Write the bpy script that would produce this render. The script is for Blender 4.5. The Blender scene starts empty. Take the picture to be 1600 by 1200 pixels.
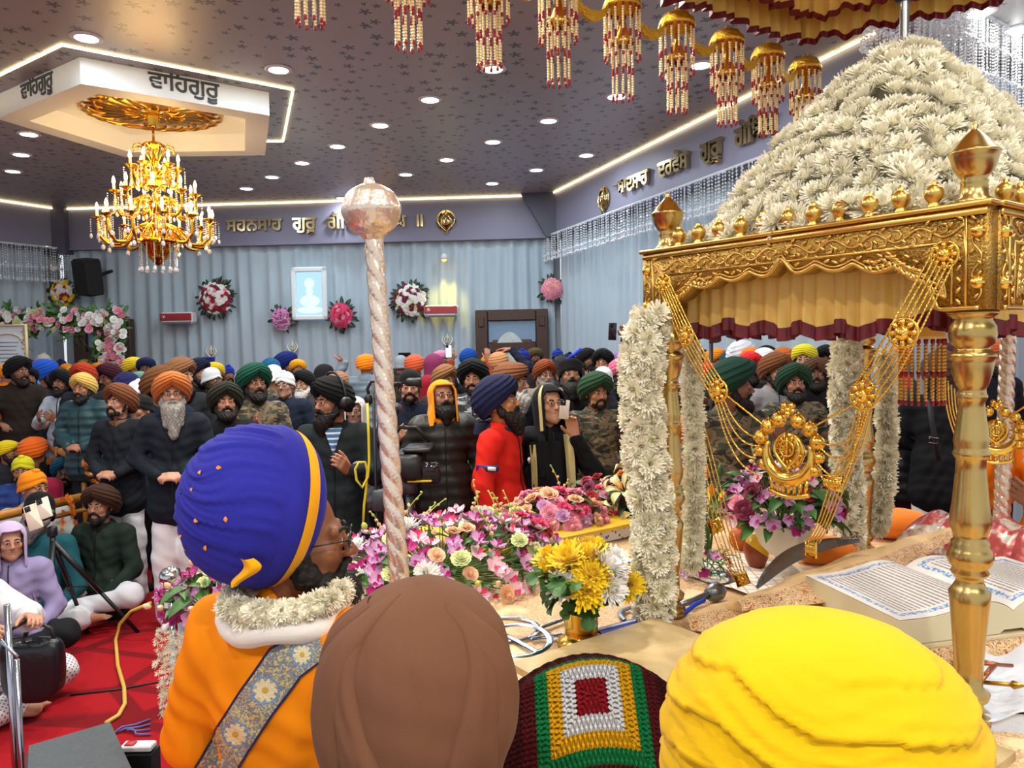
import bpy, math, random
import numpy as np
from mathutils import Matrix, Vector, Euler
PI = math.pi
SC = bpy.context.scene
COL = SC.collection
# ------------------------------------------------------------------ camera
CAMZ = 1.85
PITCH, ROLL = math.radians(2.86), math.radians(1.05)
cam_data = bpy.data.cameras.new('camera'); cam_data.sensor_width = 36; cam_data.lens = 27.0
cam_data.clip_start = .05
camera = bpy.data.objects.new('camera', cam_data); COL.objects.link(camera)
CAM_ROT = Matrix.Rotation(PI/2 - PITCH, 3, 'X') @ Matrix.Rotation(-ROLL, 3, 'Z')
camera.matrix_world = Matrix.Translation((0, 0, CAMZ)) @ CAM_ROT.to_4x4()
SC.camera = camera
cam_data.dof.use_dof = False
# ------------------------------------------------------------------ world, exposure
world = bpy.data.worlds.new('world'); SC.world = world; world.use_nodes = True
bg = world.node_tree.nodes['Background']; bg.inputs[0].default_value = (.86, .92, 1, 1); bg.inputs[1].default_value = .72
SC.view_settings.view_transform = 'Standard'; SC.view_settings.look = 'None'
SC.view_settings.gamma = 1; SC.view_settings.use_curve_mapping = False
SC.view_settings.exposure = 0.28
CEIL = 4.3
LAMP_W = 10.0        # watts of one recessed ceiling lamp
# ------------------------------------------------------------------ placement helpers
F = 1200.0
def ray(px, py):
    return CAM_ROT @ Vector(((px-800)/F, -(py-600)/F, -1))
def at(px, py, Y):
    d = ray(px, py); return Vector((0, 0, CAMZ)) + d*(Y/d.y)
def atz(px, py, z):
    d = ray(px, py); return Vector((0, 0, CAMZ)) + d*((z-CAMZ)/d.z)
def on_wall(px, py, p0, p1):
    """where the ray through a pixel meets the vertical wall through plan points p0, p1"""
    d = ray(px, py); n = Vector((p1[1]-p0[1], -(p1[0]-p0[0])))
    t = (n.x*p0[0]+n.y*p0[1])/(n.x*d.x+n.y*d.y)
    return Vector((0, 0, CAMZ))+d*t
# ------------------------------------------------------------------ materials
def lin(c):
    if isinstance(c, str):
        c = [int(c[i:i+2], 16)/255 for i in (0, 2, 4)]
    return tuple((x/12.92 if x <= .04045 else ((x+.055)/1.055)**2.4) for x in c)
_MATS = {}
class NT:
    """tiny node-graph helper"""
    def __init__(s, name):
        s.m = bpy.data.materials.new(name); s.m.use_nodes = True; s.nt = s.m.node_tree
        s.b = s.nt.nodes['Principled BSDF']
    def n(s, typ, **kw):
        x = s.nt.nodes.new(typ)
        for k, v in kw.items():
            if k.startswith('i_'):
                key = k[2:]; key = int(key) if key.isdigit() else key.replace('_', ' ')
                if hasattr(v, 'is_output') or isinstance(v, bpy.types.NodeSocket): s.nt.links.new(v, x.inputs[key])
                else: x.inputs[key].default_value = v
            else: setattr(x, k, v)
        return x
    def l(s, a, b): s.nt.links.new(a, b)
    def co(s, which='Object'): return s.n('ShaderNodeTexCoord').outputs[which]
    def math(s, op, a, b=0.0, c=0.0):
        x = s.nt.nodes.new('ShaderNodeMath'); x.operation = op
        for i, v in enumerate((a, b, c)):
            if isinstance(v, bpy.types.NodeSocket): s.l(v, x.inputs[i])
            else: x.inputs[i].default_value = v
        return x.outputs[0]
    def mix(s, f, a, b):
        x = s.n('ShaderNodeMix', data_type='RGBA')
        for i, v in ((0, f), (6, a), (7, b)):
            if isinstance(v, bpy.types.NodeSocket): s.l(v, x.inputs[i])
            else: x.inputs[i].default_value = v if i == 0 else (*v, 1)[:4]
        return x.outputs[2]
    def ramp(s, fac, stops, interp='LINEAR'):
        x = s.n('ShaderNodeValToRGB'); x.color_ramp.interpolation = interp
        e = x.color_ramp.elements
        while len(e) < len(stops): e.new(.5)
        for i, (p, c) in enumerate(stops): e[i].position = p; e[i].color = (*lin(c), 1) if isinstance(c, str) else (*c, 1)[:4]
        s.l(fac, x.inputs[0]); return x.outputs[0]
    def noise(s, scale, detail=2, vec=None, rough=.5, dist=0):
        x = s.n('ShaderNodeTexNoise'); x.inputs['Scale'].default_value = scale; x.inputs['Detail'].default_value = detail
        x.inputs['Roughness'].default_value = rough; x.inputs['Distortion'].default_value = dist
        s.l(vec if vec is not None else s.co(), x.inputs['Vector']); return x.outputs['Fac']
    def voro(s, scale, vec=None, feat='F1', out='Distance', rand=1):
        x = s.n('ShaderNodeTexVoronoi', feature=feat); x.inputs['Scale'].default_value = scale; x.inputs['Randomness'].default_value = rand
        s.l(vec if vec is not None else s.co(), x.inputs['Vector']); return x.outputs[out]
    def map(s, vec=None, scale=(1, 1, 1), rot=(0, 0, 0), loc=(0, 0, 0)):
        x = s.n('ShaderNodeMapping'); x.inputs['Scale'].default_value = scale; x.inputs['Rotation'].default_value = rot; x.inputs['Location'].default_value = loc
        s.l(vec if vec is not None else s.co(), x.inputs['Vector']); return x.outputs[0]
    def xyz(s, vec=None):
        x = s.n('ShaderNodeSeparateXYZ'); s.l(vec if vec is not None else s.co(), x.inputs[0]); return x.outputs
    def bump(s, h, strength=.3, dist=.01):
        x = s.n('ShaderNodeBump'); x.inputs['Strength'].default_value = strength; x.inputs['Distance'].default_value = dist
        s.l(h, x.inputs['Height']); s.l(x.outputs[0], s.b.inputs['Normal'])
    def set(s, color=None, rough=None, metal=None, emit=None, es=0, spec=None, alpha=None, trans=None, sheen=None, ior=None, coat=None):
        def put(k, v):
            if v is None: return
            if isinstance(v, bpy.types.NodeSocket): s.l(v, s.b.inputs[k])
            elif k in ('Base Color', 'Emission Color'): s.b.inputs[k].default_value = (*lin(v), 1) if isinstance(v, str) else (*v, 1)[:4]
            else: s.b.inputs[k].default_value = v
        put('Base Color', color); put('Roughness', rough); put('Metallic', metal); put('Emission Color', emit)
        if es: s.b.inputs['Emission Strength'].default_value = es
        put('Specular IOR Level', spec); put('Alpha', alpha); put('Transmission Weight', trans); put('Sheen Weight', sheen); put('IOR', ior); put('Coat Weight', coat)
        return s.m
def mat(name, color, rough=.6, metal=0, var=0, vscale=6, bump=0, bscale=60, emit=None, es=0, spec=None, trans=None, ior=None, alpha=None, sheen=None):
    """plain surface with a little colour variation and fine relief"""
    if name in _MATS: return _MATS[name]
    t = NT(name); c = lin(color)
    if var:
        nz = t.noise(vscale, 3)
        col = t.mix(nz, tuple(max(0, x*(1-var)) for x in c), tuple(min(1, x*(1+var)) for x in c))
    else: col = c
    t.set(col, rough, metal, emit=emit and lin(emit), es=es, spec=spec, trans=trans, ior=ior, alpha=alpha, sheen=sheen)
    if bump: t.bump(t.noise(bscale, 3), bump)
    _MATS[name] = t.m; return t.m
def cloth(name, color, rough=.85, var=.12, bump=.25, bscale=90):
    return mat(name, color, rough, 0, var, 9, bump, bscale, sheen=.15)
# ------------------------------------------------------------------ mesh assembly
class MB:
    def __init__(s): s.v = []; s.q = []; s.t = []; s.qm = []; s.tm = []; s.n = 0; s.mi = 0
    def add(s, V, Q=None, T=None):
        V = np.asarray(V, float).reshape(-1, 3); s.v.append(V)
        if Q is not None and len(Q):
            Q = np.asarray(Q, int).reshape(-1, 4)+s.n; s.q.append(Q); s.qm.append(np.full(len(Q), s.mi))
        if T is not None and len(T):
            T = np.asarray(T, int).reshape(-1, 3)+s.n; s.t.append(T); s.tm.append(np.full(len(T), s.mi))
        s.n += len(V); return s
    def merge(s, o, M=None):
        V, Q, T, QM, TM = o.arrays()
        if M is not None: V = xf(V, M)
        s.v.append(V)
        if len(Q): s.q.append(Q+s.n); s.qm.append(QM if QM.any() or not s.mi else QM+s.mi)
        if len(T): s.t.append(T+s.n); s.tm.append(TM if TM.any() or not s.mi else TM+s.mi)
        s.n += len(V); return s
    def arrays(s):
        V = np.concatenate(s.v) if s.v else np.zeros((0, 3))
        Q = np.concatenate(s.q) if s.q else np.zeros((0, 4), int); T = np.concatenate(s.t) if s.t else np.zeros((0, 3), int)
        QM = np.concatenate(s.qm) if s.qm else np.zeros(0, int); TM = np.concatenate(s.tm) if s.tm else np.zeros(0, int)
        return V, Q, T, QM, TM
    def box(s, c, d, M=None, bev=0):
        x, y, z = [k/2 for k in d]
        if bev:
            b = min(bev, x*.9, y*.9, z*.9); P = []
            for sz in (-1, 1):
                for ins, zz in ((b, z), (0, z-b)) if sz > 0 else ((0, z-b), (b, z)):
                    pass
            rings = [(-z, b), (-z+b, 0), (z-b, 0), (z, b)]
            for zz, ins in rings:
                X, Y = x-ins, y-ins
                P += [(-X+b, -Y, zz), (X-b, -Y, zz), (X, -Y+b, zz), (X, Y-b, zz), (X-b, Y, zz), (-X+b, Y, zz), (-X, Y-b, zz), (-X, -Y+b, zz)]
            Q = [(r*8+i, r*8+(i+1) % 8, r*8+8+(i+1) % 8, r*8+8+i) for r in range(3) for i in range(8)]
            Q += [(24, 25, 26, 27), (24, 27, 28, 31), (28, 29, 30, 31), (3, 2, 1, 0), (7, 4, 3, 0), (7, 6, 5, 4)]
        else:
            P = [(i*x, j*y, k*z) for k in (-1, 1) for j in (-1, 1) for i in (-1, 1)]
            Q = [(0, 2, 3, 1), (4, 5, 7, 6), (0, 1, 5, 4), (2, 6, 7, 3), (0, 4, 6, 2), (1, 3, 7, 5)]
        P = np.array(P)
        if M is not None: P = xf(P, M)
        return s.add(P+np.array(c), Q)
    def grid(s, fn, nu, nv, cu=False, cv=False):
        """fn(u, v) on arrays -> (..., 3); cu / cv close the sheet"""
        u = np.linspace(0, 1, nu, endpoint=not cu); v = np.linspace(0, 1, nv, endpoint=not cv)
        U, V = np.meshgrid(u, v, indexing='ij'); P = np.stack(np.broadcast_arrays(*fn(U, V)), -1)
        idx = np.arange(nu*nv).reshape(nu, nv)
        a = np.concatenate([idx, idx[:1]], 0) if cu else idx
        a = np.concatenate([a, a[:, :1]], 1) if cv else a
        Q = np.stack([a[:-1, :-1], a[1:, :-1], a[1:, 1:], a[:-1, 1:]], -1).reshape(-1, 4)
        return s.add(P.reshape(-1, 3), Q)
    def tube(s, pts, r, n=8, caps=True, closed=False):
        P = np.asarray([tuple(p) for p in pts], float); k = len(P)
        R = np.broadcast_to(np.asarray(r, float), (k,))
        if closed: tg = np.roll(P, -1, 0)-np.roll(P, 1, 0)
        else: tg = np.gradient(P, axis=0)
        tg /= np.linalg.norm(tg, axis=1)[:, None]+1e-12
        ref = np.array((0, 0, 1.)) if abs(tg[0][2]) < .9 else np.array((1., 0, 0))
        nrm = np.cross(tg[0], ref); nrm /= np.linalg.norm(nrm); N = [nrm]
        for i in range(1, k):
            nn = N[-1]-tg[i]*np.dot(N[-1], tg[i]); N.append(nn/(np.linalg.norm(nn)+1e-12))
        N = np.array(N); B = np.cross(tg, N); a = np.linspace(0, 2*PI, n, endpoint=False)
        V = P[:, None]+R[:, None, None]*(np.cos(a)[None, :, None]*N[:, None]+np.sin(a)[None, :, None]*B[:, None])
        idx = np.arange(k*n).reshape(k, n); A = np.concatenate([idx, idx[:, :1]], 1)
        if closed: A = np.concatenate([A, A[:1]], 0)
        Q = np.stack([A[:-1, :-1], A[:-1, 1:], A[1:, 1:], A[1:, :-1]], -1).reshape(-1, 4)
        V = V.reshape(-1, 3); T = []
        if caps and not closed:
            V = np.concatenate([V, P[:1], P[-1:]]); c0, c1 = k*n, k*n+1
            T = [(c0, (i+1) % n, i) for i in range(n)]+[(c1, (k-1)*n+i, (k-1)*n+(i+1) % n) for i in range(n)]
        return s.add(V, Q, T)
    def lathe(s, prof, n=24, c=(0, 0, 0), M=None, flute=0, fn=0):
        p = np.asarray(prof, float); a = np.linspace(0, 2*PI, n, endpoint=False)
        rr = p[:, 0][:, None]*(1+flute*np.cos(fn*a)[None, :]) if fn else p[:, 0][:, None]*np.ones(n)
        V = np.stack([rr*np.cos(a), rr*np.sin(a), np.broadcast_to(p[:, 1][:, None], rr.shape)], -1).reshape(-1, 3)
        k = len(p); idx = np.arange(k*n).reshape(k, n); A = np.concatenate([idx, idx[:, :1]], 1)
        Q = np.stack([A[:-1, :-1], A[:-1, 1:], A[1:, 1:], A[1:, :-1]], -1).reshape(-1, 4)
        if M is not None: V = xf(V, M)
        return s.add(V+np.array(c), Q)
    def ell(s, c, r, n=12, m=8, M=None):
        th = np.linspace(0, PI, m+1); p = np.stack([np.sin(th), -np.cos(th)], 1)
        a = np.linspace(0, 2*PI, n, endpoint=False); r = np.broadcast_to(np.asarray(r, float), (3,))
        V = np.stack([p[:, 0][:, None]*np.cos(a), p[:, 0][:, None]*np.sin(a), np.broadcast_to(p[:, 1][:, None], (m+1, n))], -1).reshape(-1, 3)*r
        idx = np.arange((m+1)*n).reshape(m+1, n); A = np.concatenate([idx, idx[:, :1]], 1)
        Q = np.stack([A[:-1, :-1], A[:-1, 1:], A[1:, 1:], A[1:, :-1]], -1).reshape(-1, 4)
        if M is not None: V = xf(V, M)
        return s.add(V+np.array(c), Q)
    def slab(s, outline, z0, z1, hole=None):
        """flat shape with thickness; outline (and an equal-length hole) as xy lists"""
        o = np.asarray(outline, float); n = len(o)
        if hole is None:
            V = np.concatenate([np.c_[o, np.full(n, z0)], np.c_[o, np.full(n, z1)], [[*o.mean(0), z0], [*o.mean(0), z1]]])
            Q = [(i, (i+1) % n, n+(i+1) % n, n+i) for i in range(n)]
            T = [(2*n, (i+1) % n, i) for i in range(n)]+[(2*n+1, n+i, n+(i+1) % n) for i in range(n)]
            return s.add(V, Q, T)
        h = np.asarray(hole, float)
        V = np.concatenate([np.c_[a, np.full(n, z)] for a in (o, h) for z in (z0, z1)])
        Q = []
        for i in range(n):
            j = (i+1) % n
            Q += [(i, j, n+j, n+i), (2*n+j, 2*n+i, 3*n+i, 3*n+j), (n+i, n+j, 3*n+j, 3*n+i), (j, i, 2*n+i, 2*n+j)]
        return s.add(V, Q)
    def mesh(s, name, mats=(), smooth=True):
        V, Q, T, QM, TM = s.arrays(); return raw_mesh(name, V, Q, T, mats, smooth, np.concatenate([QM, TM]))
    def build(s, name, mats, parent=None, smooth=True, world=True, loc=None):
        if not isinstance(mats, (list, tuple)): mats = [mats]
        V, Q, T, QM, TM = s.arrays()
        if parent is not None and world: V = xf(V, parent.matrix_basis.inverted())
        off = None
        if parent is None and loc is not None: V = V-np.array(loc)
        me = raw_mesh(name, V, Q, T, mats, smooth, np.concatenate([QM, TM]))
        o = bpy.data.objects.new(name, me); COL.objects.link(o)
        if parent is not None: o.parent = parent
        elif loc is not None: o.location = loc
        return o
def xf(V, M):
    M = np.array(M); V = np.asarray(V, float)
    return V @ M[:3, :3].T + (M[:3, 3] if M.shape[1] > 3 else 0)
def raw_mesh(name, V, Q, T, mats, smooth=True, mi=None):
    me = bpy.data.meshes.new(name); nq, nt = len(Q), len(T)
    me.vertices.add(len(V)); me.vertices.foreach_set('co', np.asarray(V, np.float32).ravel())
    me.loops.add(nq*4+nt*3); me.polygons.add(nq+nt)
    li = np.concatenate([np.asarray(Q, np.int32).reshape(-1), np.asarray(T, np.int32).reshape(-1)]).astype(np.int32)
    me.loops.foreach_set('vertex_index', li)
    st = np.concatenate([np.arange(nq)*4, nq*4+np.arange(nt)*3]).astype(np.int32)
    me.polygons.foreach_set('loop_start', st)
    if mi is not None and len(mi) and mi.any(): me.polygons.foreach_set('material_index', np.asarray(mi, np.int32))
    me.polygons.foreach_set('use_smooth', np.full(nq+nt, bool(smooth)))
    for m in mats: me.materials.append(m)
    me.update(calc_edges=True); me.validate(); return me
# ------------------------------------------------------------------ things, parts, structure
def tag(o, label, cat, group=None):
    o['label'] = label; o['category'] = cat
    if group: o['group'] = group
    return o
def thing(name, label, cat, loc=(0, 0, 0), rz=0, group=None, rot=None):
    o = bpy.data.objects.new(name, None); COL.objects.link(o); o.empty_display_size = .1
    o.location = loc; o.rotation_euler = rot if rot is not None else (0, 0, rz)
    o.matrix_basis = Matrix.Translation(loc) @ o.rotation_euler.to_matrix().to_4x4()
    return tag(o, label, cat, group)
def struct(o): o['kind'] = 'structure'; return o
def stuff(o): o['kind'] = 'stuff'; return o
def inst(name, me, parent=None, M=None, label=None):
    o = bpy.data.objects.new(name, me); COL.objects.link(o)
    if M is not None: o.matrix_basis = M
    if parent is not None: o.parent = parent
    if label: o['label'] = label
    return o
def dup(root, loc, rz=None, label=None, group=None):
    r = root.copy(); COL.objects.link(r); r.location = loc
    if rz is not None: r.rotation_euler = (0, 0, rz)
    if label: r['label'] = label
    if group: r['group'] = group
    for ch in list(root.children):
        c = ch.copy(); COL.objects.link(c); c.parent = r
        for g in ch.children:
            d = g.copy(); COL.objects.link(d); d.parent = c
    return r
def frame(z, x=None, o=(0, 0, 0)):
    """matrix whose +Z points along z"""
    z = Vector(z).normalized(); x = Vector(x if x is not None else ((0, 0, 1) if abs(z.z) < .95 else (1, 0, 0)))
    y = z.cross(x).normalized(); x = y.cross(z)
    M = Matrix((x, y, z)).transposed().to_4x4(); M.translation = o; return M
def text_mesh(body, size, depth, bold=0.0):
    c = bpy.data.curves.new('lettering', 'FONT'); c.body = body; c.size = size; c.extrude = depth/2; c.offset = bold
    c.resolution_u = 3; c.align_x = 'LEFT'
    o = bpy.data.objects.new('lettering', c); COL.objects.link(o); bpy.context.view_layer.update()
    me = bpy.data.meshes.new_from_object(o.evaluated_get(bpy.context.evaluated_depsgraph_get()))
    bpy.data.objects.remove(o); bpy.data.curves.remove(c); return me
def place_text(name, body, size, depth, M, m, parent, bold=0.0):
    me = text_mesh(body, size, depth, bold); me.materials.clear(); me.materials.append(m)
    o = bpy.data.objects.new(name, me); COL.objects.link(o); o.parent = parent
    o.matrix_basis = (parent.matrix_basis.inverted() @ M) if parent is not None else M
    return o
def wallframe(p0, p1, z=0):
    """x along the wall from p0 to p1, y up, z towards p0->p1's right-hand side (the room)"""
    a = Vector((p1[0]-p0[0], p1[1]-p0[1], 0)).normalized(); n = Vector((a.y, -a.x, 0))
    M = Matrix((a, Vector((0, 0, 1)), n)).transposed().to_4x4(); M.translation = (p0[0], p0[1], z); return M
# ================================================================== ceiling lamps (visible grid, then unseen ones added for fill)
R = random.Random(7)
m_white = mat('white paint', 'e8ecef', .5)
m_led = mat('warm led', 'fff1c8', .5, emit='ffe9b0', es=5)
m_disc = mat('cool led disc', 'ffffff', .5, emit='e4f2ff', es=14)
trim_mb = MB(); trim_mb.lathe([(.085, -.012), (.105, -.014), (.12, -.006), (.12, 0), (.085, 0)], 24)
trim_me = trim_mb.mesh('lamp_trim', [m_white])
disc_mb = MB(); disc_mb.lathe([(.0001, -.011), (.06, -.011), (.086, -.009), (.086, -.003), (.0001, -.003)], 24)
disc_me = disc_mb.mesh('diffuser', [m_disc])
def downlight(x, y, label, z=CEIL, power=1.0, color=(.84, .93, 1)):
    t = thing('ceiling_light', label, 'ceiling light', (x, y, z-.001), group='round recessed ceiling lights')
    inst('lamp_trim', trim_me, t); inst('diffuser', disc_me, t)
    L = bpy.data.lights.new('lamp_light', 'AREA'); L.shape = 'DISK'; L.size = .16; L.energy = LAMP_W*power; L.color = color
    o = bpy.data.objects.new('lamp_light', L); COL.objects.link(o); o.parent = t; o.location = (0, 0, -.016)
    return t
DL = [(135, 58), (435, 108), (672, 155), (770, 107), (963, 150), (1095, 101), (857, 188), (594, 195), (527, 228), (770, 221), (472, 254), (698, 249),
      (916, 242), (425, 276), (634, 272), (838, 265), (385, 294), (534, 309), (769, 286), (45, 209), (33, 241), (20, 267), (248, 259)]
DLN = ['beyond the pentagon soffit, above its lettered front', 'just right of the lit corner of the pentagon outline', 'high over the hall, fourth in the diagonal row behind the mace',
       'under the second pearl tassel', 'close to the gold cap tassels', 'between the hanging pearl tassels', 'left of the longest tassel, mid ceiling', 'third from the front in the row running to the lettering',
       'in the diagonal row beside the pentagon soffit corner', 'in the middle of the ceiling', 'in the row right of the chandelier', 'over the silver mace, upper one', 'over the emblem end of the back wall',
       'near the upper right of the chandelier', 'right above the head of the mace', 'close to the slanted corner pillar', 'low over the lettering beside the chandelier', 'partly behind the head of the mace', 'just above the back wall light strip',
       'first of the left row under the soffit', 'second of the left row under the soffit', 'last of the left row, nearest the left wall', 'seen behind the chandelier top']
for (px, py), nm in zip(DL, DLN):
    p = atz(px, py, CEIL); downlight(p.x, p.y, 'round white ceiling light '+nm)
def rowlab(i): return 'round white ceiling light added out of view to brighten the stage'
k = 0  # unseen lamps added for fill; nearer ones warmed and strengthened to light the throne
for x, y in [(-6.2, 4.6), (-4.2, 4.2), (-2.2, 4.4), (-1.4, 5.4), (0, 5.2), (-.6, 3.2), (-2.6, 2.2), (-.8, .9), (.9, 1.0), (1.0, -.8), (-1.2, -.9), (2.6, .4), (2.4, -1.2), (3.0, 2.6), (4.6, 4.4), (5.6, 6.4), (-4.6, 1.8), (-3, -.6), (-6, 2)]:
    near_ = y < 5.5 and -3 < x < 3.2; downlight(x, y, rowlab(k), power=(4.5 if y > 2 else 1.2 if y > 0 else 5) if near_ else 1, color=(1, .94, .84) if near_ else (.84, .93, 1)); k += 1
for (px, py), nm in (((1494, 30), 'nearer'), ((1558, 56), 'farther')):
    p = atz(px, py, CEIL); downlight(p.x+.1, p.y-.14, 'round warm ceiling light over the crystal fringe at the top right, the %s one' % nm, power=1.6, color=(1, .92, .78))
# ================================================================== room shell
BL, BR = (-7.75, 13.38), (.84, 12.92)
RE = (BR[0]+.3588*6.66, BR[1]-6.66)
WE = (RE[0]+.82*7, RE[1]+.57*7)
LE = (BL[0]-.48*9, BL[1]-.88*9)
t = NT('red carpet')
hx = t.voro(1.55, t.map(scale=(1, 1.35, 1)), 'DISTANCE_TO_EDGE', 'Distance', .55)
band = t.ramp(hx, [(0, '640a12'), (.055, '640a12'), (.075, '9c0f1a'), (1, 'a51420')])
t.set(t.mix(t.math('MULTIPLY', t.noise(220, 2), .5), band, lin('8e0f1a')), .95, spec=.2); t.bump(t.noise(300, 2), .3)
m_carpet = t.m
f = MB(); f.slab([(-13, -4), (10, -4), (10, 15), (-13, 15)], -.05, 0); struct(f.build('floor', m_carpet, smooth=False))
t = NT('star ceiling')
v = t.map(scale=(1, .9, 1)); cell = t.n('ShaderNodeTexVoronoi', feature='F1'); cell.inputs['Scale'].default_value = 5.2; t.l(v, cell.inputs['Vector'])
d = t.n('ShaderNodeVectorMath', operation='SUBTRACT'); sc = t.n('ShaderNodeVectorMath', operation='SCALE'); sc.inputs['Scale'].default_value = 5.2
vv = t.n('ShaderNodeVectorMath', operation='SCALE'); vv.inputs['Scale'].default_value = 1; t.l(v, vv.inputs[0])
t.l(v, d.inputs[0]); t.l(cell.outputs['Position'], d.inputs[1])
dx = t.xyz(d.outputs[0]); ang = t.math('ARCTAN2', dx[1], dx[0]); rad = t.math('SQRT', t.math('ADD', t.math('MULTIPLY', dx[0], dx[0]), t.math('MULTIPLY', dx[1], dx[1])))
spin = t.math('MULTIPLY', t.xyz(cell.outputs['Color'])[0], 6.0)
star = t.math('MULTIPLY_ADD', t.math('COSINE', t.math('MULTIPLY_ADD', ang, 5.0, spin)), .014, .03)
size = t.math('MULTIPLY', star, t.math('MULTIPLY_ADD', t.xyz(cell.outputs['Color'])[1], .9, .45))
msk = t.math('LESS_THAN', rad, size)
base = t.mix(t.noise(.8, 2), lin('a09e9f'), lin('acaaac'))
t.set(t.mix(msk, base, lin('5a5a62')), .34, spec=.45); m_ceil = t.m
PC = []
for q in ((0, 190), (133, 135), (424, 175), (411, 240), (195, 247)):
    p = atz(*q, 4.08); PC.append((p.x, p.y))
pcx, pcy = sum(p[0] for p in PC)/5, sum(p[1] for p in PC)/5
PR = sum(math.hypot(p[0]-pcx, p[1]-pcy) for p in PC)/5
PA = math.atan2(PC[1][1]-pcy, PC[1][0]-pcx)
def pent(r, k=5): return [(pcx+r*math.cos(PA+i*2*PI/5), pcy+r*math.sin(PA+i*2*PI/5)) for i in range(5)]
f = MB(); f.slab([(-1.4, -3.5), (3.4, -3.5), (3.4, .3), (.55, 1.35), (-1.4, 1.9)], .002, .012); o = f.build('bounce_sheet', mat('bounce sheet', 'c9c3b6', .85), smooth=False, loc=(.5, 0, 0)); tag(o, 'unseen pale sheet added on the floor to bounce neutral light', 'light reflector')  # unseen sheet, added so the gold reflects a neutral floor instead of red carpet
c = MB(); c.slab([(-13, -4), (10, -4), (10, 15), (-13, 15)], CEIL, CEIL+.06); struct(c.build('ceiling', m_ceil, smooth=False))
# pentagon drop soffit with lettering
m_soff = mat('cream soffit paint', 'e6ebee', .5); m_ink = mat('dark grey lettering', '3c3f45', .6)
s = thing('pentagon_soffit', 'white pentagon ceiling soffit lettered around the chandelier, hung below the ceiling', 'ceiling soffit', (pcx, pcy, 4.08))
fr = MB(); fr.slab(pent(PR), 4.08, CEIL-.002, pent(PR*.80)); fr.build('rim', m_soff, s, smooth=False)
tp = MB(); tp.slab(pent(PR*.80), CEIL-.03, CEIL-.004); tp.build('recess_panel', m_soff, s, smooth=False)
PV = pent(PR)
for i in (0, 4):
    a, b = PV[(i+4) % 5], PV[i]
    # seen from outside: letters run left to right as seen from the hall's front
    a, b = (PV[0], PV[1]) if i == 0 else (PV[4], PV[0])
    W = wallframe(a, b)
    me = text_mesh('\u0a35\u0a3e\u0a3f\u0a39\u0a17\u0a41\u0a30\u0a42', .2, .006, .004); me.materials.clear(); me.materials.append(m_ink)
    o = bpy.data.objects.new('lettering', me); COL.objects.link(o); o.parent = s
    wd = max(v.co.x for v in me.vertices); L = math.hypot(b[0]-a[0], b[1]-a[1])
    o.matrix_basis = s.matrix_basis.inverted() @ W @ Matrix.Translation((L*.52-wd/2, 4.155, .004))
led = thing('light_strip_outline', 'warm light strip drawn as a pentagon on the ceiling around the soffit', 'light strip', (pcx, pcy, CEIL))
P6 = [atz(*q, CEIL) for q in ((105, 73), (467, 131), (437, 217))]
ro = [math.hypot(p.x-pcx, p.y-pcy) for p in P6]; rL = sum(ro)/3
lm = MB()
Q5 = pent(rL)
for i in range(5):
    a, b = Q5[i], Q5[(i+1) % 5]
    lm.tube([(a[0], a[1], CEIL-.006), (b[0], b[1], CEIL-.006)], .011, 6)
lm.build('strip', m_led, led)
# gold medallion in the recess
gold_lit = mat('gold leaf', 'd9a63a', .28, 1)
md = thing('ceiling_medallion', 'round gold filigree ceiling medallion inside the pentagon recess', 'ceiling medallion', (pcx, pcy, CEIL-.03))
mm = MB()
for k in range(24):
    a = k*2*PI/24
    mm.grid(lambda u, v, a=a: ((.12+.52*u)*np.cos(a)-(v-.5)*.17*np.sin(PI*np.clip(u*.9+.1, 0, 1))*np.sin(a)+0*u, (.12+.52*u)*np.sin(a)+(v-.5)*.17*np.sin(PI*np.clip(u*.9+.1, 0, 1))*np.cos(a), -.01-.03*np.sin(PI*v)*np.sin(PI*u)-.012*(1-u)), 8, 5)
for r_ in (.14, .36, .64): mm.tube([(r_*math.cos(a)*(1+.02*math.cos(24*a)), r_*math.sin(a)*(1+.02*math.cos(24*a)), -.02) for a in np.linspace(0, 2*PI, 96, endpoint=False)], .018, 6, closed=True)
for k in range(16):
    a0 = k*2*PI/16
    mm.tube([((.16+.42*u)*math.cos(a0+.25*math.sin(u*7)), (.16+.42*u)*math.sin(a0+.25*math.sin(u*7)), -.035-.015*math.sin(u*9)) for u in np.linspace(0, 1, 20)], .011, 5)
mm.build('filigree', gold_lit, md, world=False)
# ------------------------------------------------------------------ walls
t = NT('mauve fascia paint'); t.set(t.mix(t.noise(.6, 2), lin('77768c'), lin('807e92')), .5); m_fasc = t.m
m_pil = mat('dark slate pillar', '4a4b5c', .55); m_wall = mat('pale wall paint', 'b9c0c6', .7)
FB = 3.61
def wall(side, p0, p1, fasc=True):
    W = wallframe(p0, p1); L = math.hypot(p1[0]-p0[0], p1[1]-p0[1])
    b = MB(); b.box((L/2, CEIL/2, -.1), (L, CEIL, .1)); o = MB().merge(b, W).build('wall_'+side, m_wall, smooth=False); struct(o)
    if fasc:
        b = MB(); b.box((L/2, (FB+CEIL)/2, .09), (L, CEIL-FB, .28)); b.box((L/2, FB+.006, .12), (L, .03, .30))
        struct(MB().merge(b, W).build('trim_%d' % (len([x for x in bpy.data.objects if x.name.startswith('trim_')])+1), m_fasc, smooth=False))
        st = thing('light_strip', 'warm light strip along the top of the %s wall' % side, 'light strip', (p0[0], p0[1], CEIL))
        lm = MB(); lm.tube([(0.1, CEIL-.012, .26), (L-.1, CEIL-.012, .26)], .010, 6); MB().merge(lm, W).build('strip', m_led, st)
    return W, L
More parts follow.
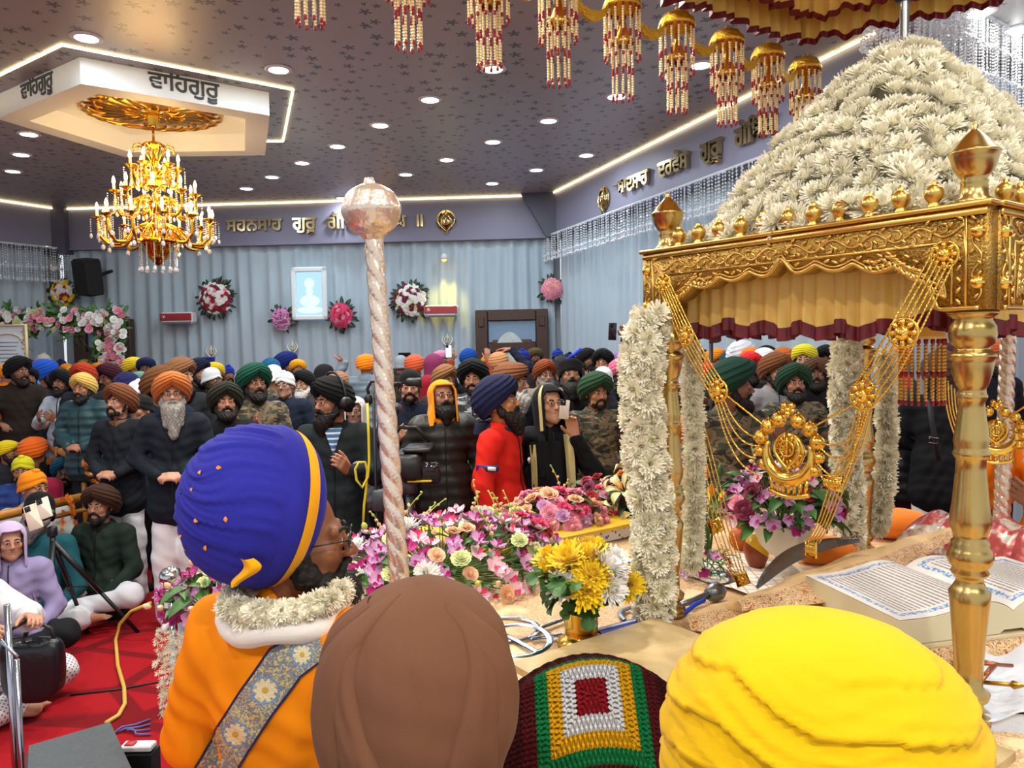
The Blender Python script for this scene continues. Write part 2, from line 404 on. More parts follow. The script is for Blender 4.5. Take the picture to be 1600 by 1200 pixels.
t = NT('sheer white curtain'); t.set(t.mix(t.noise(1.2, 2), lin('9db0bd'), lin('b2c1ca')), .8, sheen=.3); m_curt = t.m
def curtain(name, label, W, L, z1, seed, x0=0, off=.1, x1=0):
    L = L-x1
    r = np.random.RandomState(seed); n = int(L*42); x = np.linspace(x0, L, n)
    ph = np.cumsum(r.uniform(.55, 1.5, n))*.62; amp = .022+.02*np.interp(x, np.linspace(x0, L, int(L*3)+2), r.uniform(0, 1, int(L*3)+2))
    zs = np.array([0.02, .9, 1.7, 2.3, 2.9, 3.3, z1-.06, z1]); tw = np.array([1.25, 1.2, 1.1, 1, 1, .9, .8, .75])
    V = np.zeros((n, len(zs), 3)); V[:, :, 0] = x[:, None]; V[:, :, 1] = zs[None]
    sway = np.interp(x, np.linspace(x0, L, 30), r.uniform(-1, 1, 30))
    V[:, :, 0] += sway[:, None]*.03*np.sin(zs*1.3)[None]
    V[:, :, 2] = off+amp[:, None]*tw[None]*np.sin(ph)[:, None]+.012*np.sin(ph*.31)[:, None]
    idx = np.arange(n*len(zs)).reshape(n, -1); Q = np.stack([idx[:-1, :-1], idx[1:, :-1], idx[1:, 1:], idx[:-1, 1:]], -1).reshape(-1, 4)
    b = MB(); b.add(V.reshape(-1, 3), Q); o = MB().merge(b, W).build(name, m_curt, loc=(W.translation.x, W.translation.y, 0)); tag(o, label, 'curtain'); return o
WB, LB = wall('back', BL, BR); WR, LR = wall('right', BR, RE); WW, LW = wall('wing', RE, WE, False)
Wl = wallframe(LE, BL); WL, LL = wall('left', LE, BL)
curtain('curtain', 'pleated sheer white curtain covering the whole back wall', WB, LB, FB, 1, x0=.12, off=.12, x1=.1)
curtain('curtain', 'pleated sheer white curtain under the crystals of the right wall', WR, LR, FB, 2, x0=.2, off=.06)
curtain('curtain', 'pleated white curtain at the far left beside the flower arch', WL, LL, FB, 3, off=.06, x1=.25)
curtain('curtain', 'pale curtain seen past the gold columns at the right edge', WW, LW, CEIL-.1, 4, off=.02)
# corner pillars
b = MB(); p = BL
b.box((BL[0]+.12, BL[1]-.22, (FB+CEIL)/2-.02), (.34, .3, CEIL-FB+.1)); struct(b.build('trim_20', m_pil, smooth=False))
def prism(pts_a, pts_b, name, m):
    V = np.array(pts_a+pts_b, float); n = len(pts_a); b = MB()
    b.add(np.concatenate([V, [V[:n].mean(0)], [V[n:].mean(0)]]), [(i, (i+1) % n, n+(i+1) % n, n+i) for i in range(n)], [(2*n, (i+1) % n, i) for i in range(n)]+[(2*n+1, n+i, n+(i+1) % n) for i in range(n)])
    return struct(b.build(name, m, smooth=False))
a = [WB @ Vector(q) for q in ((LB-.62, CEIL, .24), (LB-.62, CEIL, .46), (LB-.1, CEIL, .46), (LB-.1, CEIL, .24))]
d = [WB @ Vector(q) for q in ((LB-.22, FB-.01, .24), (LB-.22, FB-.01, .46), (LB+.1, FB-.01, .46), (LB+.1, FB-.01, .24))]
prism([tuple(x) for x in a], [tuple(x) for x in d], 'trim_21', m_pil)
# ------------------------------------------------------------------ gold wall lettering and emblems
m_gl = mat('polished gold letter', 'c9b486', .16, 1)
def wordsign(name, label, W, words_, x0, x1, zb, size, off):
    s = thing(name, label, 'wall lettering', W @ Vector((x0, zb, off)))
    mes = [text_mesh(w, size, .05, .008) for w in words_]
    wid = [max(v.co.x for v in m.vertices)-min(v.co.x for v in m.vertices) for m in mes]
    gap = (x1-x0-sum(wid))/max(1, len(mes)-1); x = x0
    for me, w in zip(mes, wid):
        me.materials.clear(); me.materials.append(m_gl); o = bpy.data.objects.new('word', me); COL.objects.link(o); o.parent = s
        o.matrix_basis = s.matrix_basis.inverted() @ W @ Matrix.Translation((x-min(v.co.x for v in me.vertices), zb, off)); x += w+gap
    return s
def wall_at(px, py, p0, p1, off=0):
    W = wallframe(p0, p1); n = W.to_3x3() @ Vector((0, 0, 1))
    q0 = (p0[0]+n.x*off, p0[1]+n.y*off); q1 = (p1[0]+n.x*off, p1[1]+n.y*off)
    w = on_wall(px, py, q0, q1); l = W.inverted() @ w; return l
FO = .235
a = wall_at(355, 362, BL, BR, FO); b_ = wall_at(662, 356, BL, BR, FO)
wordsign('wall_lettering', 'gold script lettering on the mauve band above the back wall curtain', WB, ['\u0a38\u0a39\u0a28\u0a38\u0a3e\u0a39', '\u0a17\u0a41\u0a30\u0a42', '\u0a17\u0a4b\u0a3f\u0a2c\u0a70\u0a26', '\u0a3f\u0a38\u0a70\u0a18', '\u0965'], a.x, b_.x, a.y, .29, FO+.03)
a = wall_at(962, 306, BR, RE, FO); b_ = wall_at(1300, 165, BR, RE, FO)
wordsign('wall_lettering', 'gold script lettering on the mauve band of the right wall behind the flower mound', WR, ['\u0a2c\u0a3e\u0a26\u0a38\u0a3e\u0a39', '\u0a26\u0a30\u0a35\u0a47\u0a38', '\u0a17\u0a41\u0a30\u0a42', '\u0a17\u0a4b\u0a3f\u0a2c\u0a70\u0a26', '\u0a3f\u0a38\u0a70\u0a18'], a.x, b_.x, a.y-.02, .27, FO+.03)
def khanda(b, s, d=.03, rim=True):
    """double-edged sword, ring and two crossed curved swords, in the xy plane, s = half height"""
    b.add(*blade([(0, s), (.09*s, .75*s), (.07*s, -.35*s), (0, -.5*s), (-.07*s, -.35*s), (-.09*s, .75*s)], d))
    b.tube([(.36*s*math.cos(a), .12*s+.36*s*math.sin(a), 0) for a in np.linspace(0, 2*PI, 40, endpoint=False)], .055*s, 6, closed=True)
    for q in (-1, 1):
        path = [(q*(.12-.62*math.sin(a)*1.0)*s*-1, (-.78+.0+1.25*(a/2.2))*s, 0) for a in np.linspace(0, 2.2, 16)]
        path = [(q*(.1*s-.75*s*math.sin(a)), -.85*s+.62*s*a, 0) for a in np.linspace(0, 2.5, 18)]
        b.tube(path, [.07*s*(.5+math.sin(PI*min(1, k/17+.1))) for k in range(18)], 6)
        b.tube([(q*-.14*s, -.95*s, 0), (q*.22*s, -.72*s, 0)], .05*s, 6)
    return b
def blade(o, d):
    o = np.array(o); n = len(o); V = np.concatenate([np.c_[o, np.zeros(n)], [[*o.mean(0), d]], [[*o.mean(0), -d]]])
    return V, [], [(i, (i+1) % n, n) for i in range(n)]+[((i+1) % n, i, n+1) for i in range(n)]
def emblem(label, px, py, p0, p1, off, s, m, W, name='wall_emblem', solid=True):
    l = wall_at(px, py, p0, p1, off); w = W @ Vector(l)
    b = MB(); khanda(b, s)
    if solid: b.slab([(.78*s*math.cos(a)*(1-.12*math.sin(a)), .1*s+.8*s*math.sin(a)) for a in np.linspace(0, 2*PI, 30, endpoint=False)], -.03, -.005)
    M = W.copy(); M.translation = w
    o = MB().merge(b, M).build(name, m, loc=tuple(w)); tag(o, label, 'emblem'); return o
emblem('polished gold sword emblem on the band right of the back lettering', 697, 346, BL, BR, FO+.03, .21, m_gl, WB)
emblem('small gold sword emblem on the right wall band before the lettering', 942, 312, BR, RE, FO+.03, .2, m_gl, WR)
emblem('dark gold sword emblem at the far end of the right band, above the flower mound', 1326, 140, BR, RE, FO+.03, .2, m_gl, WR)
m_cream = mat('cream appliqué', 'e6e2cc', .8)
for px, py, w in ((330, 550, 'beside the left wreath'), (457, 543, 'under the lit portrait'), (699, 532, 'next to the wooden door')):
    emblem('pale cream sword emblem pinned low on the back curtain, '+w, px, py, BL, BR, .19, .13, m_cream, WB, 'curtain_emblem', False)
# ------------------------------------------------------------------ crystal curtains
t = NT('crystal bead'); t.set('eef5fb', .07, .25, spec=1.0); m_cry = t.m
def crystals(label, p0, p1, z0, z1, sp, bead, seed, slope=0):
    r = np.random.RandomState(seed); L = math.hypot(p1[0]-p0[0], p1[1]-p0[1]); n = int(L/sp)
    O = np.array([(1, 0, 0), (0, 1, 0), (-1, 0, 0), (0, -1, 0), (0, 0, 1.25), (0, 0, -1.25)], float)
    T = np.array([(0, 1, 4), (1, 2, 4), (2, 3, 4), (3, 0, 4), (1, 0, 5), (2, 1, 5), (3, 2, 5), (0, 3, 5)])
    b = MB(); zs0 = np.arange(z1-.02, z0, -bead*2.3)
    for i in range(n):
        u = (i+.5)/n; x, y = p0[0]+(p1[0]-p0[0])*u, p0[1]+(p1[1]-p0[1])*u
        zs = zs0+r.uniform(-.01, .01); jx = r.uniform(-.015, .015, 2)
        for k, z in enumerate(zs):
            s_ = bead*(1.5 if (k % 9 == 8 or k >= len(zs)-1) else .8)
            a = r.uniform(0, 3); R2 = np.array([[math.cos(a), -math.sin(a), 0], [math.sin(a), math.cos(a), 0], [0, 0, 1]])
            b.add(O @ R2.T*s_+(x+jx[0], y+jx[1], z), None, T)
    b.tube([(p0[0], p0[1], z1), (p1[0], p1[1], z1)], .015, 6)
    o = b.build('crystal_curtain', m_cry, smooth=False, loc=(p0[0], p0[1], z0)); tag(o, label, 'crystal curtain'); stuff(o); return o
def offp(p, W, o): n = W.to_3x3() @ Vector((0, 0, 1)); return (p[0]+n.x*o, p[1]+n.y*o)
crystals('strings of clear crystal beads under the right wall band', offp(BR, WR, .3), offp(RE, WR, .3), 3.22, FB+.02, .05, .016, 1)
crystals('strings of clear crystal beads under the left wall band', offp(LE, WL, .3), offp(BL, WL, .3), 3.05, FB+.02, .05, .018, 2)
crystals('glittering crystal bead fringe hanging from the ceiling behind the flower mound', (2.25, 5.0), (5.4, 7.2), 3.70, CEIL, .022, .0105, 3)
b = MB(); b.box((0, 0, 0), (7.6, .03, .35)); o = MB().merge(b, wallframe((2.2, 5.2), (5.4, 7.4)) @ Matrix.Translation((3, CEIL-.02, 0)) @ Matrix.Rotation(PI/2, 4, 'X')); 
# ------------------------------------------------------------------ things on the back wall
def local(W, l, o=0): return W @ Vector((l.x, l.y, l.z+o))
m_wood = mat('dark walnut', '3a2218', .4, var=.25, vscale=12); m_wood2 = mat('brown walnut panel', '55341f', .45, var=.25, vscale=10)
m_glass = mat('bluish door glass', '7d95ad', .1, .3)
def door(n, pxl, pxr, pyt, p0, p1, W, off, window=True):
    a = wall_at(pxl, pyt, p0, p1, off); c = wall_at(pxr, pyt, p0, p1, off); w = c.x-a.x; h = a.y; x0 = a.x
    fr = MB(); t_ = .2 if w > .9 else .16
    for bx in ((x0+t_/2, h/2, t_, h), (x0+w-t_/2, h/2, t_, h), (x0+w/2, h-t_*.45, w-2*t_, t_*.9), (x0+w/2, h-.62, w-2*t_, .16)):
        fr.box((bx[0], bx[1], off), (bx[2], bx[3], .16), bev=.012)
    for q in (x0+t_/2, x0+w-t_/2): fr.box((q, h-.2, off+.09), (.1, .16, .03), bev=.01)
    d = struct(MB().merge(fr, W).build('door_%d' % n, m_wood, smooth=False))
    lf = MB(); lf.box((x0+w/2, (h-.7)/2, off-.03), (w-2*t_, h-.7, .06))
    for q in (-1, 1):
        for zz, hh in ((.55, .8), (1.55, .8)): lf.box((x0+w/2+q*w*.17, zz, off+.01), (w*.2, hh, .03), bev=.012)
    l = MB().merge(lf, W).build('door_leaf', m_wood2, None, smooth=False); l.parent = d
    tr = MB(); tr.box((x0+w/2, h-.36, off-.02), (w-2*t_-.02, .34, .03)); l = MB().merge(tr, W).build('transom_pane', m_glass, None, smooth=False); l.parent = d
    if window:
        e = wall_at(797, 548, p0, p1, off); ov = MB()
        ov.slab([(e.x+.27*math.cos(a)*(1-.2*math.sin(a)), e.y-.05+.36*math.sin(a)) for a in np.linspace(0, 2*PI, 32, endpoint=False)], off+.02, off+.05)
        l = MB().merge(ov, W).build('frosted_pane', mat('frosted pane', 'b8c6c2', .5, var=.3, vscale=14), None, smooth=False); l.parent = d
    return d
door(1, 743, 856, 485, BL, BR, WB, .28)
door(2, 117, 206, 500, BL, BR, WB, .28, False)
m_plw = mat('white plastic', 'd9dadb', .4); m_red = mat('maroon glass panel', '9c2f35', .2)
def ac(px, py, lab):
    l = wall_at(px, py, BL, BR, .3); M = W_at(WB, l)
    o = thing('air_conditioner', lab, 'air conditioner', M.translation)
    b = MB(); b.box((0, 0, 0), (.56, .19, .2), bev=.03); MB().merge(b, M).build('casing', m_plw, o, smooth=False)
    b = MB(); b.box((0, .015, .105), (.54, .12, .02), bev=.006); MB().merge(b, M).build('front_panel', m_red, o, smooth=False)
    b = MB(); b.box((0, -.075, .1), (.5, .02, .06)); MB().merge(b, M).build('louvre', mat('grey louvre', '6f757c', .5), o, smooth=False)
    b = MB()
    for k in range(3): b.tube([(-.2-.035*math.cos(k*PI/3), .015-.035*math.sin(k*PI/3), .117), (-.2+.035*math.cos(k*PI/3), .015+.035*math.sin(k*PI/3), .117)], .004, 4)
    MB().merge(b, M).build('snowflake_mark', m_plw, o)
def W_at(W, l): M = W.copy(); M.translation = W @ Vector(l); return M
ac(279, 497, 'air conditioner with maroon front below the chandelier'); ac(690, 486, 'air conditioner with maroon front beside the wooden door')
# lit portrait panel
l = wall_at(484, 459, BL, BR, .26); M = W_at(WB, l)
pf = thing('lit_portrait_frame', 'white framed glowing portrait panel of a seated turbaned man on the back curtain', 'picture', M.translation)
b = MB(); ow, oh = .60, .88
for bx in ((-ow/2+.04, 0, .08, oh), (ow/2-.04, 0, .08, oh), (0, oh/2-.04, ow, .08), (0, -oh/2+.04, ow, .08)): b.box((bx[0], bx[1], .02), (bx[2], bx[3], .07), bev=.015)
MB().merge(b, M).build('frame', mat('carved white frame', 'e2ecef', .5, bump=.8, bscale=60), pf, smooth=False)
t = NT('backlit portrait')
xx = t.xyz(); 
def blob(cx, cy, rx, ry):
    a = t.math('DIVIDE', t.math('SUBTRACT', xx[0], cx), rx); c = t.math('DIVIDE', t.math('SUBTRACT', xx[2], cy), ry)
    return t.math('LESS_THAN', t.math('ADD', t.math('MULTIPLY', a, a), t.math('MULTIPLY', c, c)), 1)
fig = blob(0, .17, .085, .09)
for q in ((0, .04, .06, .09), (0, -.12, .17, .1), (0, -.27, .22, .06)): fig = t.math('MAXIMUM', fig, blob(*q))
colr = t.mix(fig, lin('a9d6ea'), lin('d7ecec')); t.set('222233', .4, emit=colr, es=1.0); m_port = t.m
b = MB(); b.box((0, 0, 0), (ow-.12, .02, oh-.12)); o = b.build('backlit_panel', m_port, pf, smooth=False, world=False)
o.rotation_euler = (0, 0, math.atan2(BR[1]-BL[1], BR[0]-BL[0]))
# loudspeaker, spot, camera
m_blk = mat('black speaker cabinet', '101114', .6)
l = wall_at(138, 433, BL, BR, .5); M = W_at(WB, l) @ Matrix.Rotation(math.radians(-8), 4, 'Z') @ Matrix.Rotation(math.radians(-22), 4, 'Y') @ Matrix.Rotation(math.radians(14), 4, 'X')
sp = thing('loudspeaker', 'black wall loudspeaker tilted down above the flower arch', 'loudspeaker', M.translation)
b = MB(); b.box((0, 0, 0), (.36, .6, .3), bev=.03); MB().merge(b, M).build('cabinet', m_blk, sp, smooth=False)
b = MB(); b.box((0, 0, .155), (.32, .54, .012), bev=.005); MB().merge(b, M).build('grille', mat('speaker grille', '17181b', .8, bump=.6, bscale=300), sp, smooth=False)
b = MB(); b.tube([(0, 0, -.14), (0, .05, -.45)], .03, 8); MB().merge(b, M).build('wall_bracket', m_blk, sp)
l = wall_at(90, 417, BL, BR, .3); M = W_at(WB, l); cc = thing('security_camera', 'small white security camera high on the curtain by the loudspeaker', 'camera', M.translation)
b = MB(); b.tube([(0, 0, 0), (.02, -.06, .16)], .045, 12); MB().merge(b, M).build('body', m_plw, cc)
b = MB(); b.tube([(-.02, .16, -.1), (0, .05, -.05), (0, 0, .02)], .02, 8); MB().merge(b, M).build('bracket', m_plw, cc)
l = wall_at(694, 402, BL, BR, .3); M = W_at(WB, l); cc = thing('wall_spotlight', 'small yellow spotlight shining down the back curtain above the air conditioner', 'spotlight', M.translation)
b = MB(); b.lathe([(.03, .06), (.05, .02), (.055, -.04), (.05, -.04), (.02, .03)], 16, M=Matrix.Rotation(-PI/2, 4, 'X')); MB().merge(b, M).build('housing', m_plw, cc)
b = MB(); b.ell((0, -.03, 0), .04, 12, 8); MB().merge(b, M).build('bulb', mat('yellow bulb', 'ffd23a', .5, emit='ffc81e', es=9), cc)
L = bpy.data.lights.new('lamp_light', 'SPOT'); L.energy = 45; L.color = (1, .72, .08); L.spot_size = 1.3; L.spot_blend = .9; L.shadow_soft_size = .05
o = bpy.data.objects.new('lamp_light', L); COL.objects.link(o); o.parent = cc; o.matrix_basis = cc.matrix_basis.inverted() @ M @ Matrix.Translation((0, -.08, .12)) @ Matrix.Rotation(math.radians(-78), 4, 'X')
# ================================================================== flower meshes
def petal_strip(L, w, e0, curl, n=4, prof=(.5, 1, .85, .15)):
    """one petal as a strip from the origin: elevation e0 bending by curl; in the xz plane, width along y"""
    P = [(0, 0)]; 
    for k in range(1, n):
        a = e0+curl*k/(n-1); P.append((P[-1][0]+L/(n-1)*math.cos(a), P[-1][1]+L/(n-1)*math.sin(a)))
    V = []
    for (x, z), p in zip(P, prof): V += [(x, -w*p/2, z+.12*w*p), (x, 0, z), (x, w*p/2, z+.12*w*p)]
    Q = []
    for k in range(n-1):
        for j in range(2): Q.append((k*3+j, k*3+3+j, k*3+4+j, k*3+1+j))
    return np.array(V), np.array(Q)
def chrys(seed, Rr=.045, n=80, heart=True):
    """many-petalled chrysanthemum facing +Z; material 0 petals, 1 heart"""
    r = random.Random(seed); b = MB()
    for i in range(n):
        f = (i+.5)/n; e = math.radians(-12+88*(1-f)**.9*1.0) if True else 0
        e = math.radians(84*(1-f**.8)+(-12)*f)+r.uniform(-.14, .14); a = i*2.39996+r.uniform(-.15, .15)
        L = Rr*(.55+.5*f)*r.uniform(.85, 1.1); curl = (.75*(f)-.55*(1-f))*r.uniform(.4, 1.3) if f > .5 else .35*r.uniform(.3, 1.2)
        V, Q = petal_strip(L, Rr*.165, e, curl, 4, (.5, .95, 1, .5))
        V[:, 2] += .004*(1-f); b.add(xf(V, Matrix.Rotation(a, 4, 'Z')), Q)
    if heart:
        b.mi = 1; b.ell((0, 0, Rr*.2), (Rr*.22, Rr*.22, Rr*.2), 8, 5)
    return b
def rosette(seed, Rr=.035, layers=6, ruffle=.0, wide=1.15):
    """cupped rose or ruffled carnation facing +Z"""
    r = random.Random(seed); b = MB()
    for l in range(layers):
        f = (l+.6)/layers; k = 3+l
        for i in range(k):
            a = 2*PI*(i+.37*l)/k+r.uniform(-.1, .1); w = wide*2*PI/k*.62
            hgt = Rr*(1.15-.55*f)*r.uniform(.92, 1.08); rad = Rr*f*.95; lean = .25+.75*f
            ph = r.uniform(0, 6)
            def fn(u, v, a=a, w=w, hgt=hgt, rad=rad, lean=lean, ph=ph):
                an = a+(u-.5)*w*2*(.7+.3*v); rr = rad*(.25+.75*v**.8)*(1+.22*lean*np.maximum(v-.7, 0)*3)
                z = hgt*v*(1-.28*(2*u-1)**2*v)-.35*hgt*np.maximum(v-.75, 0)*lean*3+ruffle*Rr*np.sin(u*19+ph)*v
                rr = rr+ruffle*Rr*np.cos(u*17+ph)*v*.8
                return rr*np.cos(an), rr*np.sin(an), z
            b.grid(fn, 6, 4)
    b.lathe([(.0001, Rr*.95), (Rr*.18, Rr*.9), (Rr*.3, Rr*.6), (Rr*.34, 0)], 9)
    return b
def orchid(seed, Rr=.032):
    r = random.Random(seed); b = MB()
    for k, (a, w, L) in enumerate(((90, .55, 1), (210, .5, .95), (330, .5, .95), (25, .8, 1), (155, .8, 1))):
        a = math.radians(a)+r.uniform(-.1, .1)
        def fn(u, v, a=a, w=w, L=L):
            x = Rr*L*v; y = Rr*w*(u-.5)*np.sin(PI*np.clip(v*.86+.1, 0, 1))**.8*1.3; z = Rr*(.35*v*v+.3*(2*u-1)**2*v-.1*v)
            return x*math.cos(a)-y*math.sin(a), x*math.sin(a)+y*math.cos(a), z
        b.grid(fn, 5, 5)
    b.mi = 1
    b.grid(lambda u, v: ((u-.5)*Rr*.7*np.sin(PI*np.clip(v+.15, 0, 1)), -Rr*.5*v, Rr*(.25+.5*v*(1-.7*v)+.3*(2*u-1)**2)), 5, 4)
    b.ell((0, 0, Rr*.22), (Rr*.13, Rr*.13, Rr*.22), 6, 4)
    return b
def lily(seed, Rr=.08):
    b = MB()
    for k in range(6):
        a = k*PI/3+.1; w = .36 if k % 2 else .48
        def fn(u, v, a=a, w=w):
            x = Rr*(.15+1.0*v-.1*v*v); z = Rr*(1.0*v**.6-.75*v*v*v); y = Rr*w*(u-.5)*np.sin(PI*np.clip(v*.93+.04, 0, 1)); z = z+Rr*.1*(2*u-1)**2
            return x*math.cos(a)-y*math.sin(a), x*math.sin(a)+y*math.cos(a), z
        b.grid(fn, 5, 8)
    b.mi = 1
    for k in range(6):
        a = k*PI/3+.6; b.tube([(0, 0, .2*Rr), (.2*Rr*math.cos(a), .2*Rr*math.sin(a), .8*Rr)], .015*Rr, 4); b.ell((.2*Rr*math.cos(a), .2*Rr*math.sin(a), .82*Rr), (.05*Rr, .05*Rr, .025*Rr), 6, 4)
    return b
def bud(Rr=.012, L=.03):
    b = MB(); b.lathe([(.0005, 0), (Rr*.6, L*.15), (Rr, L*.45), (Rr*.7, L*.8), (.0005, L)], 8); return b
def leaf(L=.08, w=.03, droop=.3):
    b = MB()
    b.grid(lambda u, v: (L*v, w*(u-.5)*np.sin(PI*np.clip(v*.95+.03, 0, 1))**.75*1.0, L*.25*np.sin(v*2.2)*1-droop*L*v*v+w*.35*np.abs(u-.5)), 5, 7); return b
def lobed_leaf(L=.09, w=.07):
    b = MB()
    b.grid(lambda u, v: (L*v+.012*np.abs(u-.5)*np.cos(v*14), w*(u-.5)*np.sin(PI*np.clip(v*.95+.03, 0, 1))**.6*(1+.35*np.cos(v*15)), L*.2*np.sin(v*2.4)-.25*L*v*v+w*.3*np.abs(u-.5)), 7, 12); return b
PET = {}
def pet(name, c, rough=.6, var=.12, heart=None):
    """petal material: a little lighter to the rim of each flower"""
    if name not in PET:
        t = NT(name); x = t.xyz(); rr = t.math('SQRT', t.math('ADD', t.math('MULTIPLY', x[0], x[0]), t.math('MULTIPLY', x[1], x[1])))
        c1 = lin(c); c2 = tuple(k*.8 for k in c1) if heart is None else lin(heart)
        t.set(t.mix(t.noise(70, 2), tuple(max(0, k*(1-var)) for k in c1), tuple(min(1, k*(1+var)) for k in c1)), rough, sheen=.2)
        t.b.inputs['Subsurface Weight'].default_value = .15; t.b.inputs['Subsurface Radius'].default_value = (.01, .008, .006)
        PET[name] = t.m
    return PET[name]
p_white = pet('cream white petal', 'fdf2dc'); p_heart = pet('pale yellow heart', 'ecdf9a'); p_pure = pet('white petal', 'f3f2ee'); p_yel = pet('yellow petal', 'f6d40c')
p_mag = pet('magenta petal', 'b8157f'); p_pink = pet('pink petal', 'ee9cb4'); p_lil = pet('lilac petal', 'd8a4d2'); p_red = pet('crimson petal', 'b3132f')
p_wine = pet('wine petal', '7d0e3a'); p_peach = pet('peach petal', 'f3c39a'); p_hot = pet('hot pink petal', 'e2457a'); p_green = pet('pale green petal', 'd3dc9c'); p_orange = pet('orange petal', 'f08a12'); p_cream = pet('lily petal', 'e8e3a8')
m_leaf = mat('green leaf', '3d6a2c', .5, var=.4, vscale=12); m_dleaf = mat('dark leaf', '1f3a22', .45, var=.4, vscale=14); m_stem = mat('flower stem', '5c7d35', .6); m_bud = mat('green bud', 'b9c35a', .6)
# ================================================================== golden canopy throne
m_gold = NT('worked gold')
gn = m_gold.noise(9, 3); m_gold.set(m_gold.mix(gn, lin('cf9d45'), lin('e6c678')), m_gold.math('MULTIPLY_ADD', gn, .16, .24), 1); m_gold.bump(m_gold.noise(55, 2), .08); m_gold = m_gold.m
m_goldd = NT('chased gold ground'); gn = m_goldd.noise(160, 2); m_goldd.set(m_goldd.mix(gn, lin('8a6c30'), lin('c29a50')), .42, 1); m_goldd.bump(gn, .5); m_goldd = m_goldd.m
m_brass = NT('turned brass'); gn = m_brass.noise(7, 3); m_brass.set(m_brass.mix(gn, lin('b5924e'), lin('d8bc7c')), m_brass.math('MULTIPLY_ADD', gn, .14, .2), 1); m_brass = m_brass.m
m_bright = mat('bright gold', 'f2c65c', .2, 1)
m_satin = NT('gold satin'); gx = m_satin.noise(3, 2); m_satin.set(m_satin.mix(gx, lin('dca93a'), lin('f0cb6a')), .42, sheen=.4, spec=.6); m_satin.bump(m_satin.noise(40, 2), .12); m_satin = m_satin.m
m_maroon = mat('maroon satin', '6a0d14', .35, var=.2)
PF = Vector((.59, -.807, 0)); PS = Vector((.807, .59, 0)); PW, PD = .934, 1.2
P0 = Vector((.52, 2.54, 0)); PRZ = math.atan2(PF.y, PF.x); TOPZ = .94
palki = thing('throne_canopy', 'gold canopied throne on turned brass columns, its roof heaped with white flowers', 'throne canopy', (P0.x, P0.y, TOPZ), PRZ)
PM = palki.matrix_basis
prof = [(.0001, 0), (.05, 0), (.05, .02), (.036, .03), (.03, .045), (.042, .055), (.046, .07), (.03, .085), (.031, .13), (.036, .21), (.042, .285), (.0445, .31), (.036, .322), (.029, .336), (.03, .345), (.038, .352), (.041, .358), (.036, .366), (.046, .380), (.050, .395), (.045, .412), (.04, .42), (.041, .43), (.034, .437), (.037, .45), (.0435, .47), (.044, .485), (.038, .53), (.032, .60), (.0315, .625), (.036, .632), (.0395, .638), (.036, .645), (.035, .655), (.0375, .668), (.036, .68), (.0285, .74), (.027, .76), (.0305, .766), (.0335, .773), (.03, .78), (.029, .79), (.034, .80), (.041, .825), (.046, .85), (.046, .858), (.05, .863), (.051, .868), (.046, .875), (.038, .88), (.036, .885), (.046, .895), (.0505, .915), (.049, .935), (.04, .95), (.042, .955), (.053, .962), (.053, .97), (.0001, .97)]
cb = MB(); cb.lathe(prof, 40); col_me = cb.mesh('column', [m_brass])
for x, y in ((0, 0), (PW, 0), (0, PD), (PW, PD)): inst('column', col_me, palki, Matrix.Translation((x, y, 0)))
